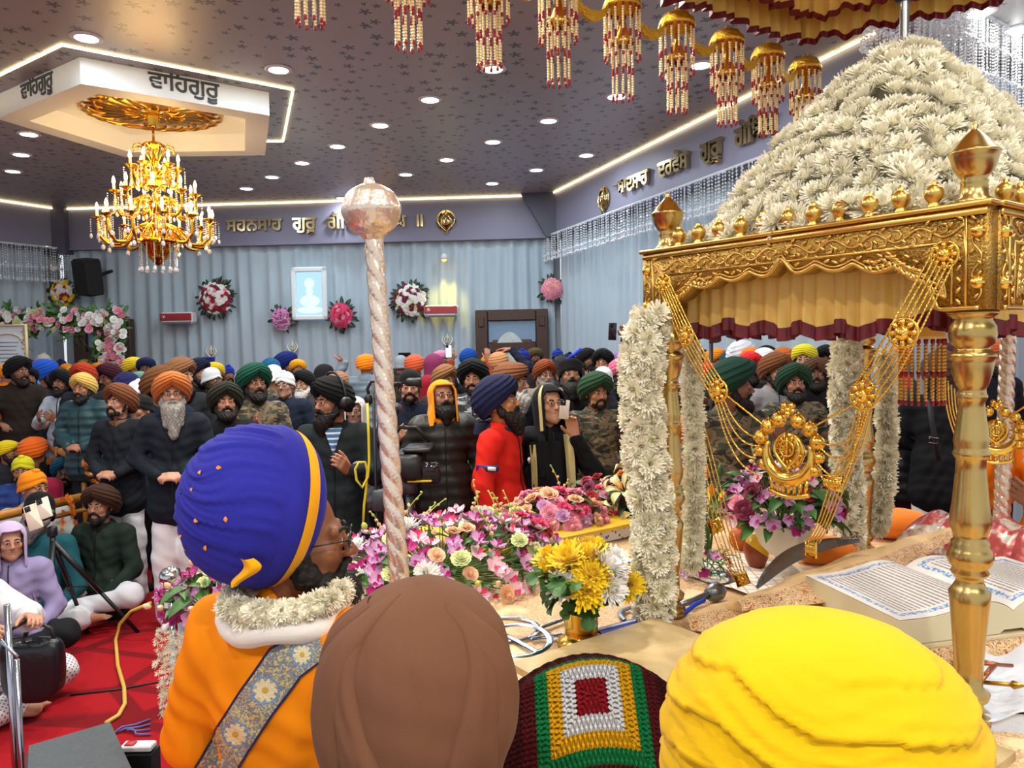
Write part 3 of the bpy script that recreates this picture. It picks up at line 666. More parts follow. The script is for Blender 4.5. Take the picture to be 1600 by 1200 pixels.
# scalloped arch beam
ZB, ZT = 1.912-TOPZ, 2.142-TOPZ
def arch(u):
    """lower edge of the panel above the beam's bottom, u in -1..1"""
    a = abs(u)
    if a > .80: return 0
    env = .050+.092*math.sqrt(max(0, 1-(a/.80)**2.4))
    sc_ = .019*abs(math.sin(PI*(a/.80)*4.0))
    pk = .028*max(0, 1-a/.085)**1.4
    end = min(1, (.80-a)/.05)
    return (env-sc_*1.0+.006+pk-.012)*end
def beam(L, name, M, label=None):
    n = 130; xs = np.linspace(-L/2, L/2, n); low = np.array([ZB+arch(x/(L/2)) for x in xs]); b = MB()
    V = []
    for y in (-.03, .03):
        V += [(x, y, z) for x, z in zip(xs, low)]+[(x, y, ZT) for x in xs]
    N = n; Q = []
    for i in range(n-1):
        Q += [(i, i+1, N+i+1, N+i), (3*N+i, 3*N+i+1, 2*N+i+1, 2*N+i), (2*N+i, 2*N+i+1, i+1, i), (N+i, N+i+1, 3*N+i+1, 3*N+i)]
    Q += [(0, N, 3*N, 2*N), (N-1, 3*N-1, 4*N-1, 2*N-1)]
    b.mi = 1; b.add(V, Q); b.mi = 0
    y = -.031
    # cornice, frame lines and scalloped edge moulding
    b.box((0, -.004, ZT+.006), (L+.02, .075, .012), bev=.003); b.box((0, y, ZT-.012), (L, .01, .016), bev=.003)
    b.tube([(x, y, z+.004) for x, z in zip(xs[2:-2], low[2:-2])], .0055, 6); b.tube([(x, y, z+.014) for x, z in zip(xs[14:-14], low[14:-14]) if True], .003, 5)
    zi = ZB+.155
    hx = L/2-.075
    for p, q in (((-hx, zi), (hx, zi)), ((-hx, zi), (-hx, ZB+.015)), ((hx, zi), (hx, ZB+.015)), ((-L/2+.045, ZB+.008), (-L/2+.045, ZT-.02)), ((L/2-.045, ZB+.008), (L/2-.045, ZT-.02))):
        b.tube([(p[0], y, p[1]), (q[0], y, q[1])], .004, 5)
    def lf(x, z, a, s=1):
        b.ell((x, y-.001, z), (.014*s, .006, .0058*s), 8, 5, M=Matrix.Rotation(-a, 4, 'Y'))
    r = random.Random(3)
    # running vine in the top band, mirrored about the middle
    for sg in (-1, 1):
        zc = (zi+ZT-.02)/2; pts = []
        for k in range(60):
            u = k/59; x = sg*(.012+u*(L/2-.06)); pts.append((x, y, zc+.013*math.sin(u*26)))
        b.tube(pts, .0035, 5)
        for k in range(13):
            u = (k+.5)/13; x = sg*(.012+u*(L/2-.06)); ph = u*26; z = zc+.013*math.sin(ph)
            up = -1 if math.sin(ph) > 0 else 1
            pts = [(x+sg*.016*math.sin(t)*1, y, z+up*(.005+.012*(1-math.cos(t)))) for t in np.linspace(0, 2.6, 8)]
            b.tube(pts, .0026, 4); lf(pts[-1][0], pts[-1][2], r.uniform(-.5, .5), .7); lf(x-sg*.012, z+up*.014, sg*up*.8, .7); lf(x+sg*.008, z-up*.013, -sg*up*.7, .6)
        # side band
        for k in range(5):
            z = ZB+.02+k*.025; x = sg*(L/2-.06); lf(x, z, .9 if k % 2 else -.9, .75)
        # spandrel spray
        base = (sg*(hx-.012), ZB+.03)
        for j, (a0, ln) in enumerate(((1.45, .11), (1.15, .14), (.85, .16), (.55, .16))):
            pts = []
            for k in range(14):
                u = k/13; a = a0-.5*u*(1 if j else .1); xx = base[0]-sg*ln*u*math.cos(a)*1.15; zz = base[1]+ln*u*math.sin(a)*.95
                if zz < ZB+arch(xx/(L/2))+.018 or zz > zi-.008: 
                    zz = min(zi-.012, max(zz, ZB+arch(xx/(L/2))+.02))
                pts.append((xx, y, zz))
            b.tube(pts, [.004-.002*k/13 for k in range(14)], 5)
            for k in range(3, 14, 2):
                xx, _, zz = pts[k]
                for q in (-1, 1):
                    z2 = zz+q*.009
                    if ZB+arch(xx/(L/2))+.01 < z2 < zi-.004: lf(xx-sg*.006, z2, sg*(-a0+q*.6), .8)
        for k in range(16):
            u = .06+.7*k/15; xx = sg*u*L/2*.9; zz = ZB+arch(u*.9)+.026
            if zz < zi-.01: lf(xx, zz, sg*(.5 if k % 2 else -.5), .75)
            if zz+.018 < zi-.008: lf(xx+sg*.01, zz+.017, sg*(-.6), .7)
    # border knots on the end plates
    for sg in (-1, 1):
        pts = [(sg*(L/2-.022)+.01*math.sin(k*.5), y, ZB+.02+k*(ZT-ZB-.05)/29) for k in range(30)]; b.tube(pts, .003, 4)
        for k in range(8): lf(sg*(L/2-.022)-.01*math.sin(k*1.9), ZB+.03+k*.025, .8*(-1)**k, .6)
    o = MB().merge(b, M).build(name, [m_gold, m_goldd], palki, world=False); return o
bolt = MB(); bolt.lathe([(.0001, .016), (.008, .015), (.014, .009), (.017, 0), (.017, -.004)], 16, M=Matrix.Rotation(PI/2, 4, 'X')); bolt_me = bolt.mesh('bolt', [m_bright])
BEAMS = [(PW+.11, Matrix.Translation((PW/2, -.03, 0))), (PD+.02, Matrix.Translation((PW+.03, PD/2, 0)) @ Matrix.Rotation(PI/2, 4, 'Z')),
         (PW+.11, Matrix.Translation((PW/2, PD+.03, 0)) @ Matrix.Rotation(PI, 4, 'Z')), (PD+.02, Matrix.Translation((-.03, PD/2, 0)) @ Matrix.Rotation(-PI/2, 4, 'Z'))]
for L, M in BEAMS:
    beam(L, 'arch_beam', M)
    for sg in (-1, 1):
        for zz in (ZB+.06, ZT-.055): inst('bolt', bolt_me, palki, M @ Matrix.Translation((sg*(L/2-.02), -.031, zz)))
# finials
fb = MB(); fb.lathe([(.0001, 0), (.016, 0), (.016, .006), (.011, .012), (.012, .016), (.02, .026), (.0225, .036), (.02, .047), (.012, .054), (.008, .058), (.009, .062), (.0001, .068)], 18); fin_me = fb.mesh('knob_finial', [m_gold])
cf = MB(); cf.lathe([(.0001, 0), (.04, 0), (.04, .012), (.03, .02), (.028, .05), (.03, .054), (.026, .06), (.034, .07), (.044, .085), (.049, .104), (.052, .116), (.055, .120), (.05, .124), (.043, .132), (.03, .15), (.018, .163), (.008, .172), (.006, .176), (.008, .182), (.0001, .19)], 24); cf_me = cf.mesh('corner_finial', [m_brass])
for x, y in ((0, 0), (PW, 0), (0, PD), (PW, PD)): inst('corner_finial', cf_me, palki, Matrix.Translation((x, y, ZT+.01)))
for k in range(11): inst('knob_finial', fin_me, palki, Matrix.Translation((.075+k*(PW-.15)/10, -.03, ZT+.011)))
for k in range(13): inst('knob_finial', fin_me, palki, Matrix.Translation((PW+.03, .09+k*(PD-.18)/12, ZT+.011)))
for k in range(13): inst('knob_finial', fin_me, palki, Matrix.Translation((-.03, .09+k*(PD-.18)/12, ZT+.011)))
# gathered cloth lining and frill
def frill(b, pts, z0, z1, amp, freq, seed, trim=0, sag=.0, nz=8, closed=False, tuck=0):
    """gathered cloth strip along a plan polyline; material 0 cloth, 1 trim"""
    r = np.random.RandomState(seed); P = np.array(pts, float); d = np.linalg.norm(np.diff(P, axis=0), axis=1); s = np.r_[0, np.cumsum(d)]; n = int(s[-1]*freq*5)
    t = np.linspace(0, s[-1], n); X = np.interp(t, s, P[:, 0]); Y = np.interp(t, s, P[:, 1]); tx = np.gradient(X); ty = np.gradient(Y); l = np.hypot(tx, ty)+1e-9
    ph = np.cumsum(r.uniform(.5, 1.5, n))*2*PI/5; w = np.sin(ph)+.4*np.sin(ph*.43+1)
    bot = .012*np.sin(ph*.37)+.014*np.interp(t, np.linspace(0, s[-1], int(s[-1]*6)+2), r.uniform(-1, 1, int(s[-1]*6)+2))
    zs = np.linspace(0, 1, nz)
    def put(za, zb, m, rows, off=0):
        V = []
        for f in rows:
            g = za+(zb-za)*f; q = (z1-g)/(z1-z0)
            A = amp*(.35+.75*np.clip(q, 0, 1.2))
            V.append(np.stack([X+ty/l*(w*A+off), Y-tx/l*(w*A+off), g+bot*np.clip(q, 0, 1)], -1))
        V = np.stack(V, 1); k = len(rows); idx = np.arange(n*k).reshape(n, k)
        Q = np.stack([idx[:-1, :-1], idx[1:, :-1], idx[1:, 1:], idx[:-1, 1:]], -1).reshape(-1, 4); b.mi = m; b.add(V.reshape(-1, 3), Q)
    put(z1, z0, 0, zs)
    if trim: put(z0+.004, z0-trim, 1, np.linspace(0, 1, 3), .0015)
    b.mi = 0
ins = .05
fr = MB(); frill(fr, [(ins, ins), (PW-ins, ins), (PW-ins, PD-ins), (ins, PD-ins), (ins, ins)], 1.90-TOPZ, 2.10-TOPZ, .013, 22, 5, .035)
frill(fr, [(ins+.04, ins+.04), (PW-ins-.04, ins+.04), (PW-ins-.04, PD-ins-.04), (ins+.04, PD-ins-.04), (ins+.04, ins+.04)], 1.905-TOPZ, 2.11-TOPZ, .012, 20, 6, .03)
fr.build('frilled_valance', [m_satin, m_maroon], palki, world=False)
rc = MB(); rc.grid(lambda u, v: (ins+(PW-2*ins)*u, ins+(PD-2*ins)*v, 2.105-TOPZ-.03*np.sin(PI*u)*np.sin(PI*v)+.01*np.sin(u*40)*np.sin(PI*v)), 60, 20); rc.build('cloth_lining', m_satin, palki, world=False)
# ------------------------------------------------------------------ heap of white chrysanthemums on the roof
CH = [chrys(k, .049, 120) for k in range(5)]
ch_me = [c.mesh('chrysanthemum', [p_white, p_heart]) for c in CH]
def mound(a, t):
    """a angle, t 0 (peak) .. 1 (rim): point in throne space"""
    c, s = math.cos(a), math.sin(a); k = 1/max(abs(c), abs(s)); k = 1/((abs(c)**4+abs(s)**4)**.25)
    hx, hy = PW/2-.02, PD/2-.02
    h = .60*(1-t**1.12)+.045*math.sin(PI*t)
    return Vector((PW/2+hx*c*k*t, PD/2+hy*s*k*t, ZT+.045+h))
core = MB(); A = np.linspace(0, 2*PI, 48, endpoint=False)
core.add([tuple(mound(a, t)-Vector((0, 0, .035))) for t in (.02, .15, .3, .45, .6, .75, .9, 1.0) for a in A]+[tuple(mound(a, 1.0)-Vector((0, 0, .075))) for a in A],
         [(r_*48+(i), r_*48+48+i, r_*48+48+(i+1) % 48, r_*48+(i+1) % 48) for r_ in range(8) for i in range(48)])
core.build('petal_bed', p_white, palki, world=False)
r = random.Random(11); cand = []
spots = []
for _ in range(16000):
    a = r.uniform(0, 2*PI); t = math.sqrt(r.uniform(.0006, 1.12)); p = mound(a, min(t, 1.0))
    if t > 1: p.z -= r.uniform(0, .065); p += Vector((math.cos(a), math.sin(a), 0))*r.uniform(.0, .045)
    if all((p-q).length > .041 for q, _, _ in spots):
        e = .01; n = (mound(a, min(1, t)+e)-mound(a, min(1, t)-e)).cross(mound(a+e, t)-mound(a-e, t)); n.normalize()
        if n.z < 0: n = -n
        spots.append((p, n, a))
cam_l = PM.inverted() @ Vector((0, 0, CAMZ))
spots.sort(key=lambda s: -((cam_l-s[0]).normalized().dot(s[1])))
fl_stuff = MB()
for i, (p, n, a) in enumerate(spots):
    n = (n+Vector((r.gauss(0, .3), r.gauss(0, .3), r.gauss(0, .25)))).normalized()
    M = frame(n, Vector((math.cos(i), math.sin(i), .1)), p+n*r.uniform(-.012, .016)) @ Matrix.Scale(r.uniform(.85, 1.15), 4)
    if i < 100: inst('chrysanthemum', ch_me[i % 5], palki, M)
    else: fl_stuff.merge(CH[i % 5], M)
stuff(fl_stuff.build('chrysanthemum_heap', [p_white, p_heart], palki, world=False))
# ------------------------------------------------------------------ flower garlands hung on the columns
def garland(label, pts, rad, seed, R0=.047, step=.036, grp=None):
    """rope of chrysanthemums along a path (world points)"""
    r = random.Random(seed); P = [Vector(p) for p in pts]; g = thing('flower_garland', label, 'garland', P[-1])
    inv = g.matrix_basis.inverted(); L = [0]
    for a, b in zip(P, P[1:]): L.append(L[-1]+(b-a).length)
    def pos(s):
        for k in range(len(P)-1):
            if s <= L[k+1] or k == len(P)-2:
                return P[k].lerp(P[k+1], (s-L[k])/(L[k+1]-L[k])), (P[k+1]-P[k]).normalized()
    items = []; s = 0; k = 0
    while s < L[-1]:
        c, t = pos(s); m = max(4, int(rad/.0105)); u = t.orthogonal().normalized(); v = t.cross(u)
        for j in range(m):
            a = 2*PI*(j+.5*(k % 2))/m+r.uniform(-.25, .25); n = (u*math.cos(a)+v*math.sin(a)+t*r.uniform(-.35, .35)).normalized()
            items.append((c+n*(rad*r.uniform(.75, 1.05)-.02), n))
        s += step*r.uniform(.9, 1.15); k += 1
    items.sort(key=lambda q: -(Vector((0, 0, CAMZ))-q[0]).normalized().dot(q[1]))
    st = MB()
    for i, (p, n) in enumerate(items):
        M = inv @ frame(n, Vector((.1, r.uniform(-1, 1), r.uniform(-1, 1))), p) @ Matrix.Scale(r.uniform(.8, 1.1)*R0/.047, 4)
        if i < 60: inst('chrysanthemum', ch_me[i % 5], g, M)
        else: st.merge(CH[i % 5], M)
    rope = MB(); rope.tube([tuple(inv @ p) for p in P], rad*.62, 10); rope.build('petal_core', p_white, g, world=False)
    if st.n: stuff(st.build('chrysanthemum_mass', [p_white, p_heart], g, world=False))
    return g
def path(q): return [at(*p) for p in q]
garland('thick garland of white flowers hanging down the left side of the front left column', path([(1018, 498, 2.47), (1003, 545, 2.45), (1001, 600, 2.45), (1008, 680, 2.45), (1015, 760, 2.45), (1020, 850, 2.45), (1022, 920, 2.45), (1018, 960, 2.45)]), .068, 1)
garland('thin garland of white flowers behind the front left column', path([(1080, 545, 2.66), (1082, 620, 2.66), (1086, 720, 2.66), (1084, 800, 2.66), (1080, 880, 2.66)]), .03, 2, .042)
garland('garland of white flowers left of the back left column, beside the round gold pendant', path([(1322, 530, 3.2), (1320, 620, 3.2), (1322, 700, 3.18), (1328, 780, 3.18), (1325, 850, 3.16)]), .062, 3)
garland('garland of white flowers wound round the lower right of the back left column', path([(1384, 560, 3.3), (1386, 640, 3.3), (1384, 720, 3.28), (1378, 780, 3.26), (1374, 830, 3.26)]), .035, 4)
# ------------------------------------------------------------------ beaded gold chains and pendants
def chain_mb(b, pts, rb=.0045, sp=.0085):
    P = [np.array(p, float) for p in pts]
    # Catmull-Rom smoothing
    out = []
    for i in range(len(P)-1):
        p0, p1, p2, p3 = P[max(0, i-1)], P[i], P[i+1], P[min(len(P)-1, i+2)]
        for t in np.linspace(0, 1, 10, endpoint=False): out.append(.5*((2*p1)+(-p0+p2)*t+(2*p0-5*p1+4*p2-p3)*t*t+(-p0+3*p1-3*p2+p3)*t**3))
    out.append(P[-1]); out = np.array(out); s = np.r_[0, np.cumsum(np.linalg.norm(np.diff(out, axis=0), axis=1))]
    n = max(2, int(s[-1]/sp)); q = np.linspace(0, s[-1], n); C = np.stack([np.interp(q, s, out[:, k]) for k in range(3)], -1)
    O = np.array([(1, 0, 0), (0, 1, 0), (-1, 0, 0), (0, -1, 0), (0, 0, 1), (0, 0, -1)], float); T = np.array([(0, 1, 4), (1, 2, 4), (2, 3, 4), (3, 0, 4), (1, 0, 5), (2, 1, 5), (3, 2, 5), (0, 3, 5)])
    V = (C[:, None]+O[None]*rb).reshape(-1, 3); TT = (T[None]+np.arange(n)[:, None, None]*6).reshape(-1, 3); b.add(V, None, TT); b.tube(out[::2], rb*.55, 5)
def boss(b, c, n, s):
    """pierced rose boss: ball with petals and a scrolled frame"""
    M = frame(n, (0, 0, 1), c)
    q = MB(); q.ell((0, 0, .2*s), (s*.55, s*.55, s*.5), 14, 9)
    for k in range(8):
        a = k*PI/4; q.ell((.72*s*math.cos(a), .72*s*math.sin(a), .12*s), (.3*s, .2*s, .2*s), 8, 5, M=Matrix.Rotation(a, 4, 'Z'))
        q.tube([(.3*s*math.cos(a+t*.5), .3*s*math.sin(a+t*.5), .2*s+.5*s*math.sin(1.2-t*.5)) for t in np.linspace(0, 1.6, 6)], .07*s, 5)
    q.tube([(s*math.cos(a), s*math.sin(a), 0) for a in np.linspace(0, 2*PI, 28, endpoint=False)], .12*s, 6, closed=True)
    b.merge(q, M)
def strands(b, A, B, n, w0, w1, sag, ax, rb=.0045):
    """n beaded strands from A to B, spread along ax by w0 / w1, sagging"""
    A, B, ax = Vector(A), Vector(B), Vector(ax).normalized()
    for k in range(n):
        f = (k/(n-1)-.5) if n > 1 else 0; sg = sag*(.6+.8*k/max(1, n-1))
        a, c = A+ax*w0*f, B+ax*w1*f
        chain_mb(b, [a.lerp(c, t)-Vector((0, 0, sg*4*t*(1-t))) for t in (0, .2, .4, .6, .8, 1)], rb)
NF = -PS  # outward normal of the front beam
def pend(label, name='chain_garland'): return thing(name, label, 'gold garland', P0+Vector((0, 0, TOPZ)))
def fy(px, py, off=-.075):
    """point seen at a pixel, on the plane of the front arch"""
    q0 = P0+PS*off; q1 = q0+PF; return on_wall(px, py, (q0.x, q0.y), (q1.x, q1.y))
def medal(b, c, n, s):
    """peacock-feather medallion: domed centre with sword emblem, crescent and a fan of eight balls"""
    M = frame(n, (1, 0, 0), c); ux = Vector((0, 0, 1)).cross(Vector(n)).normalized(); M = Matrix((ux, (0, 0, 1), n)).transposed().to_4x4(); M.translation = c
    q = MB()
    q.tube([(.62*s*math.cos(a), .62*s*math.sin(a)-.05*s, 0) for a in np.linspace(PI*.86, PI*2.14, 30)], [.05*s+.13*s*math.sin(PI*k/29) for k in range(30)], 8)
    kh = MB(); khanda(kh, .52*s, .03*s); q.merge(kh, Matrix.Translation((0, .02*s, .075*s))); q.ell((0, .02*s, -.05*s), (.42*s, .46*s, .09*s), 20, 8)
    for a in np.linspace(0, 2*PI, 14, endpoint=False): q.tube([(.12*s*math.cos(a), .12*s*math.sin(a), .04*s), (.4*s*math.cos(a+.3), .42*s*math.sin(a+.3), .05*s)], .025*s, 5)
    for k, a in enumerate((-.55, -.1, .35, .8, 1.25, PI-1.25, PI-.8, PI-.35, PI+.1, PI+.55)):
        rr = .17*s if abs(math.sin(a)) > .3 and k not in (0, 9) else .125*s; x, y = .82*s*math.cos(a), .78*s*math.sin(a)+.02*s
        q.ell((x, y, 0), (rr, rr, rr*.9), 14, 9)
        for j in range(7):
            g = j*2*PI/7; q.tube([(x+rr*1.02*math.sin(t)*math.cos(g), y+rr*1.02*math.cos(t), rr*1.02*math.sin(t)*math.sin(g)*.9) for t in np.linspace(.2, 2.9, 8)], rr*.1, 4)
        q.lathe([(.0001, rr*.35), (rr*.25, 0), (rr*.1, -.02*s)], 8, c=(x, y+rr, 0), M=Matrix.Rotation(-PI/2, 4, 'X'))
    for x, y, rr in ((0, 1.02, .1), (-.1, 1.12, .09), (.1, 1.12, .09), (0, .92, .1), (-.13, 1.0, .07), (.13, 1.0, .07), (0, -.75, .14), (-.25, -.72, .1), (.25, -.72, .1)): q.ell((x*s, y*s, .02*s), rr*s, 10, 7)
    for k in range(7): q.tube([(s*(-.5+k/6), -.62*s-.16*s*math.cos((k-3)*.5), 0), (s*(-.5+k/6)*.9, -.92*s-.1*s*math.cos((k-3)*.4), 0)], .05*s, 6)
    q.tube([(s*(-.55+1.1*k/9), -.98*s-.12*s*math.cos((k-4.5)*.35), 0) for k in range(10)], .06*s, 6)
    b.merge(q, M)
md = thing('gold_medallion', 'large gold sword medallion fringed with round balls hanging inside the front arch', 'medallion', fy(1232, 712, 0))
b = MB(); medal(b, fy(1232, 706, 0), NF, .118); b.build('medallion', m_bright, md)
def chainset(label, nodes, ns, widths, sags, bs, zs=.7):
    g = thing('chain_garland', label, 'gold garland', nodes[0]); b = MB(); bb = MB()
    for i, (A, B) in enumerate(zip(nodes, nodes[1:])): strands(b, A, B, ns[i], widths[i], widths[i+1], sags[i], PF*.7+Vector((0, 0, zs)))
    for i, s in bs: bb = MB(); boss(bb, nodes[i], NF, s); bb.build('rose_boss', m_bright, g)
    b.build('beaded_strands', m_bright, g); return g
chainset('beaded gold chain swag with rose bosses falling from the left end of the arch', [fy(1037, 443), fy(1072, 524, -.09), fy(1122, 610, -.05)], [6, 6], [.045, .06, .06], [.0, .005], [(0, .028), (1, .028), (2, .033)])
chainset('beaded gold chain swag with rose bosses falling from the right end of the arch', [fy(1476, 398), fy(1412, 520, -.1), fy(1349, 618, -.05)], [6, 6], [.055, .07, .07], [.0, .01], [(0, .03), (1, .034), (2, .036)], -.6)
def swag(label, A, B, n, da, db, sags):
    g = thing('chain_garland', label, 'gold garland', A[0]); b = MB()
    for k in range(n): chain_mb(b, [Vector(A[k]).lerp(Vector(B[k]), t)-Vector((0, 0, sags[k]*4*t*(1-t)*(1.25-.5*t))) for t in (0, .2, .4, .6, .8, 1)], .0042)
    b.build('beaded_strands', m_bright, g); return g
def z0_(p, off): return fy(*p, off)
swag('looping gold strands from the left rose boss to the medallion', [z0_(p, -.05) for p in ((1130, 622), (1126, 625), (1122, 627), (1118, 629), (1132, 615))], [z0_(p, -.02) for p in ((1186, 685), (1186, 697), (1180, 716), (1186, 742), (1203, 672))], 5, 0, 0, (.03, .045, .05, .06, 0))
swag('looping gold strands from the right rose boss to the medallion', [z0_(p, -.05) for p in ((1362, 632), (1358, 636), (1352, 638), (1346, 638), (1336, 630))], [z0_(p, -.02) for p in ((1278, 690), (1284, 702), (1276, 722), (1282, 742), (1262, 672))], 5, 0, 0, (.05, .075, .1, .12, 0))
g = thing('chain_garland', 'long gold strands with a pierced plate hanging below the right rose boss to the urn', 'gold garland', fy(1340, 640, 0)); b = MB(); pb = MB()
for k in range(5):
    o = (k-2)*.011
    chain_mb(b, [fy(1338+k*6, 642, -.05), fy(1322+k*6, 700, -.02), fy(1296+k*6, 760, .03), fy(1278+k*5, 815, .1), fy(1260+k*5, 848, .16)], .0036)
c1, c2 = fy(1302, 755, .02), fy(1268, 858, .16)
for c, (w, h) in ((c1, (.055, .036)), (c2, (.034, .045))):
    M = Matrix((PF, (0, 0, 1), NF)).transposed().to_4x4(); M.translation = c; q = MB(); q.box((0, 0, 0), (w, h, .008), bev=.003)
    for k in range(6): q.ell((w*(-.4+.16*k), 0, .005), (.006, h*.35, .005), 8, 5)
    q.tube([(-w/2, -h/2, .004), (w/2, -h/2, .004), (w/2, h/2, .004), (-w/2, h/2, .004)], .004, 5, closed=True); MB().merge(q, M).build('pierced_plate', m_bright, g)
b.build('beaded_strands', m_bright, g)
g = thing('chain_garland', 'long gold strands with pierced plates behind the front left column down to the cloth', 'gold garland', at(1078, 640, 2.75)); b = MB(); pb = MB()
for k in range(6):
    chain_mb(b, [at(1068+k*5, 640, 2.8), at(1080+k*6, 700, 2.78), at(1106+k*6, 800, 2.72), at(1124+k*6, 860, 2.66), at(1146+k*4, 905, 2.6)], .0038)
for q, (px, py, D, s) in enumerate(((1083, 660, 2.79, .04), (1119, 822, 2.7, .05), (1160, 905, 2.58, .045))):
    c = at(px, py, D); M = Matrix((PF, (0, 0, 1), NF)).transposed().to_4x4() @ Matrix.Rotation(.5, 4, 'Z'); M.translation = c; q = MB(); q.box((0, 0, 0), (s*1.2, s*.8, .008), bev=.003); q.ell((0, 0, .004), (s*.3, s*.3, .008), 10, 6); q.tube([(-s*.6, -s*.4, .004), (s*.6, -s*.4, .004), (s*.6, s*.4, .004), (-s*.6, s*.4, .004)], .005, 5, closed=True); MB().merge(q, M).build('pierced_plate', m_bright, g)
b.build('beaded_strands', m_bright, g)
# side medallion seen past the front right column
rs = PF
def ry(px, py, off=.07):
    q0 = P0+PF*(PW+off); q1 = q0+PS; return on_wall(px, py, (q0.x, q0.y), (q1.x, q1.y))
def ly(px, py, Y): return at(px, py, Y)
md = thing('gold_medallion', 'smaller gold medallion hanging in the side arch right of the near column', 'medallion', at(1556, 675, 2.35)); b = MB(); medal(b, at(1556, 676, 2.35), Vector((-.4, -.9, 0)).normalized(), .085); b.build('medallion', m_bright, md)
g = thing('chain_garland', 'thin gold chains looping to the smaller medallion by the near column', 'gold garland', at(1475, 610, 2.3)); b = MB()
for k in range(5): chain_mb(b, [at(1476+k*5, 590+k*6, 2.3), at(1480+k*5, 640+k*2, 2.32), at(1498+k*3, 690-k*8, 2.34), at(1530, 700-k*10, 2.35)], .004)
for k in range(4): chain_mb(b, [at(1578, 660+k*12, 2.35), at(1592, 663+k*13, 2.3), at(1612, 655+k*12, 2.2), at(1650, 600+k*10, 2.1)], .004)
chain_mb(b, [at(1570, 655, 2.35), at(1610, 630, 2.25), at(1660, 600, 2.1)], .0045)
b.build('beaded_strands', m_bright, g)
# ------------------------------------------------------------------ pearl tassels
m_pearl = mat('gold pearl', 'ecd6a4', .25, .25); m_pearlg = mat('warm gold bead', 'e0b25c', .3, .5); m_rub = mat('ruby bead', '8f1026', .2)
def strand_mesh(L, rb, bands, name, mp):
    b = MB(); z = -rb
    while z > -L:
        f = -z/L; red = any(abs(f-q) < .05 for q in bands); b.mi = 1 if red else 0; s = rb*(1.15 if red else 1)
        b.ell((0, 0, z), (s, s, s*(1.5 if red else 1)), 6, 4); z -= rb*(2.6 if red else 1.9)
    return b.mesh(name, [mp, m_rub])
st_long = strand_mesh(.215, .0055, (.03, .55, .97), 'pearl_strand', m_pearl); st_in = strand_mesh(.235, .0055, (.03, .5, .97), 'pearl_strand', m_pearl)
capb = MB(); capb.lathe([(.0001, .03), (.006, .03), (.008, .012), (.02, .01), (.06, -.005), (.076, -.03), (.08, -.045), (.083, -.05), (.08, -.06), (.076, -.06), (.07, -.03), (.0001, -.01)], 26, flute=.015, fn=13); cap_me = capb.mesh('gold_cap', [mat('fretted gold', 'e2b33c', .3, 1, bump=.6, bscale=150)])
innb = MB(); innb.lathe([(.004, -.04), (.012, -.1), (.02, -.14), (.044, -.185), (.05, -.20), (.046, -.205), (.0001, -.19)], 18, flute=.05, fn=9); inn_me = innb.mesh('inner_bell', [m_bright])
def tassel(loc, label, grp, s=1, n1=15, n2=10):
    t = thing('pearl_tassel', label, 'tassel', loc, group=grp); t.scale = (s, s, s)
    inst('gold_cap', cap_me, t); inst('inner_bell', inn_me, t)
    for k in range(n1): a = 2*PI*k/n1; inst('pearl_strand', st_long, t, Matrix.Translation((.074*math.cos(a), .074*math.sin(a), -.058)))
    for k in range(n2): a = 2*PI*k/n2+.2; inst('pearl_strand', st_in, t, Matrix.Translation((.043*math.cos(a), .043*math.sin(a), -.2)))
    return t
# ------------------------------------------------------------------ high canopy of gold satin
CZ = 3.335; CC = Vector((1.49, 3.98, 0)); CF = Vector((.82, -.573, 0))
can = thing('canopy', 'gathered gold satin canopy with maroon hem stretched high over the throne', 'canopy', (CC.x, CC.y, CZ))
b = MB(); pts = [CC+CF*1.7, CC+CF*.22, CC+CF*.03-PS*.03, CC-PS*.22, CC-PS*2.75]
frill(b, [(p.x, p.y) for p in pts], CZ+.03, CZ+.36, .022, 14, 21, .03, nz=9); b.build('frilled_valance', [m_satin, m_maroon], can)
b = MB(); pts = [CC+CF*1.7-PS*.14+CF*0, CC+CF*.14-PS*.14, CC-PS*2.75+CF*.14]
frill(b, [(p.x, p.y) for p in pts], CZ+.09, CZ+.36, .022, 14, 22, .03, nz=9); b.build('inner_valance', [m_satin, m_maroon], can)
b = MB(); b.grid(lambda u, v: (CC.x+CF.x*1.7*u-PS.x*2.75*v, CC.y+CF.y*1.7*u-PS.y*2.75*v, CZ+.34+.02*np.sin(u*50+3*v)), 90, 12); b.build('cloth_top', m_satin, can)
b = MB()
for p, q in ((CC+CF*1.7, CC), (CC, CC-PS*2.75)): b.tube([(p.x, p.y, CZ+.36), (q.x, q.y, CZ+.36)], .02, 8)
b.build('rail', m_brass, can)
pole_p = PM @ Vector((PW/2, PD/2, 0))
pl = thing('canopy_pole', 'dark pole with steel tip rising from the flower mound to the gold canopy', 'pole', (pole_p.x, pole_p.y, 2.62))
b = MB(); b.lathe([(.014, 0), (.014, .33)], 14, c=(pole_p.x, pole_p.y, 2.62)); b.build('steel_tube', mat('brushed steel', '9a9a98', .3, 1), pl)
b = MB(); b.lathe([(.0001, 2.93), (.026, 2.93), (.028, 2.96), (.024, 3.0), (.024, CZ+.34), (.0001, CZ+.34)], 14, c=(pole_p.x, pole_p.y, 0)); b.build('dark_sleeve', mat('dark bronze', '2e1c14', .4, .3), pl)
TN = ['nearest the canopy corner, lowest of the row', 'second from the canopy corner', 'third from the canopy corner, crossing the wall light strip', 'fourth from the canopy corner', 'fifth from the canopy corner, left of the gold frill', 'sixth from the canopy corner', 'seventh from the canopy corner', 'eighth from the canopy corner, cut by the top of the photo', 'last one at the far left, its ends only']
TP = []
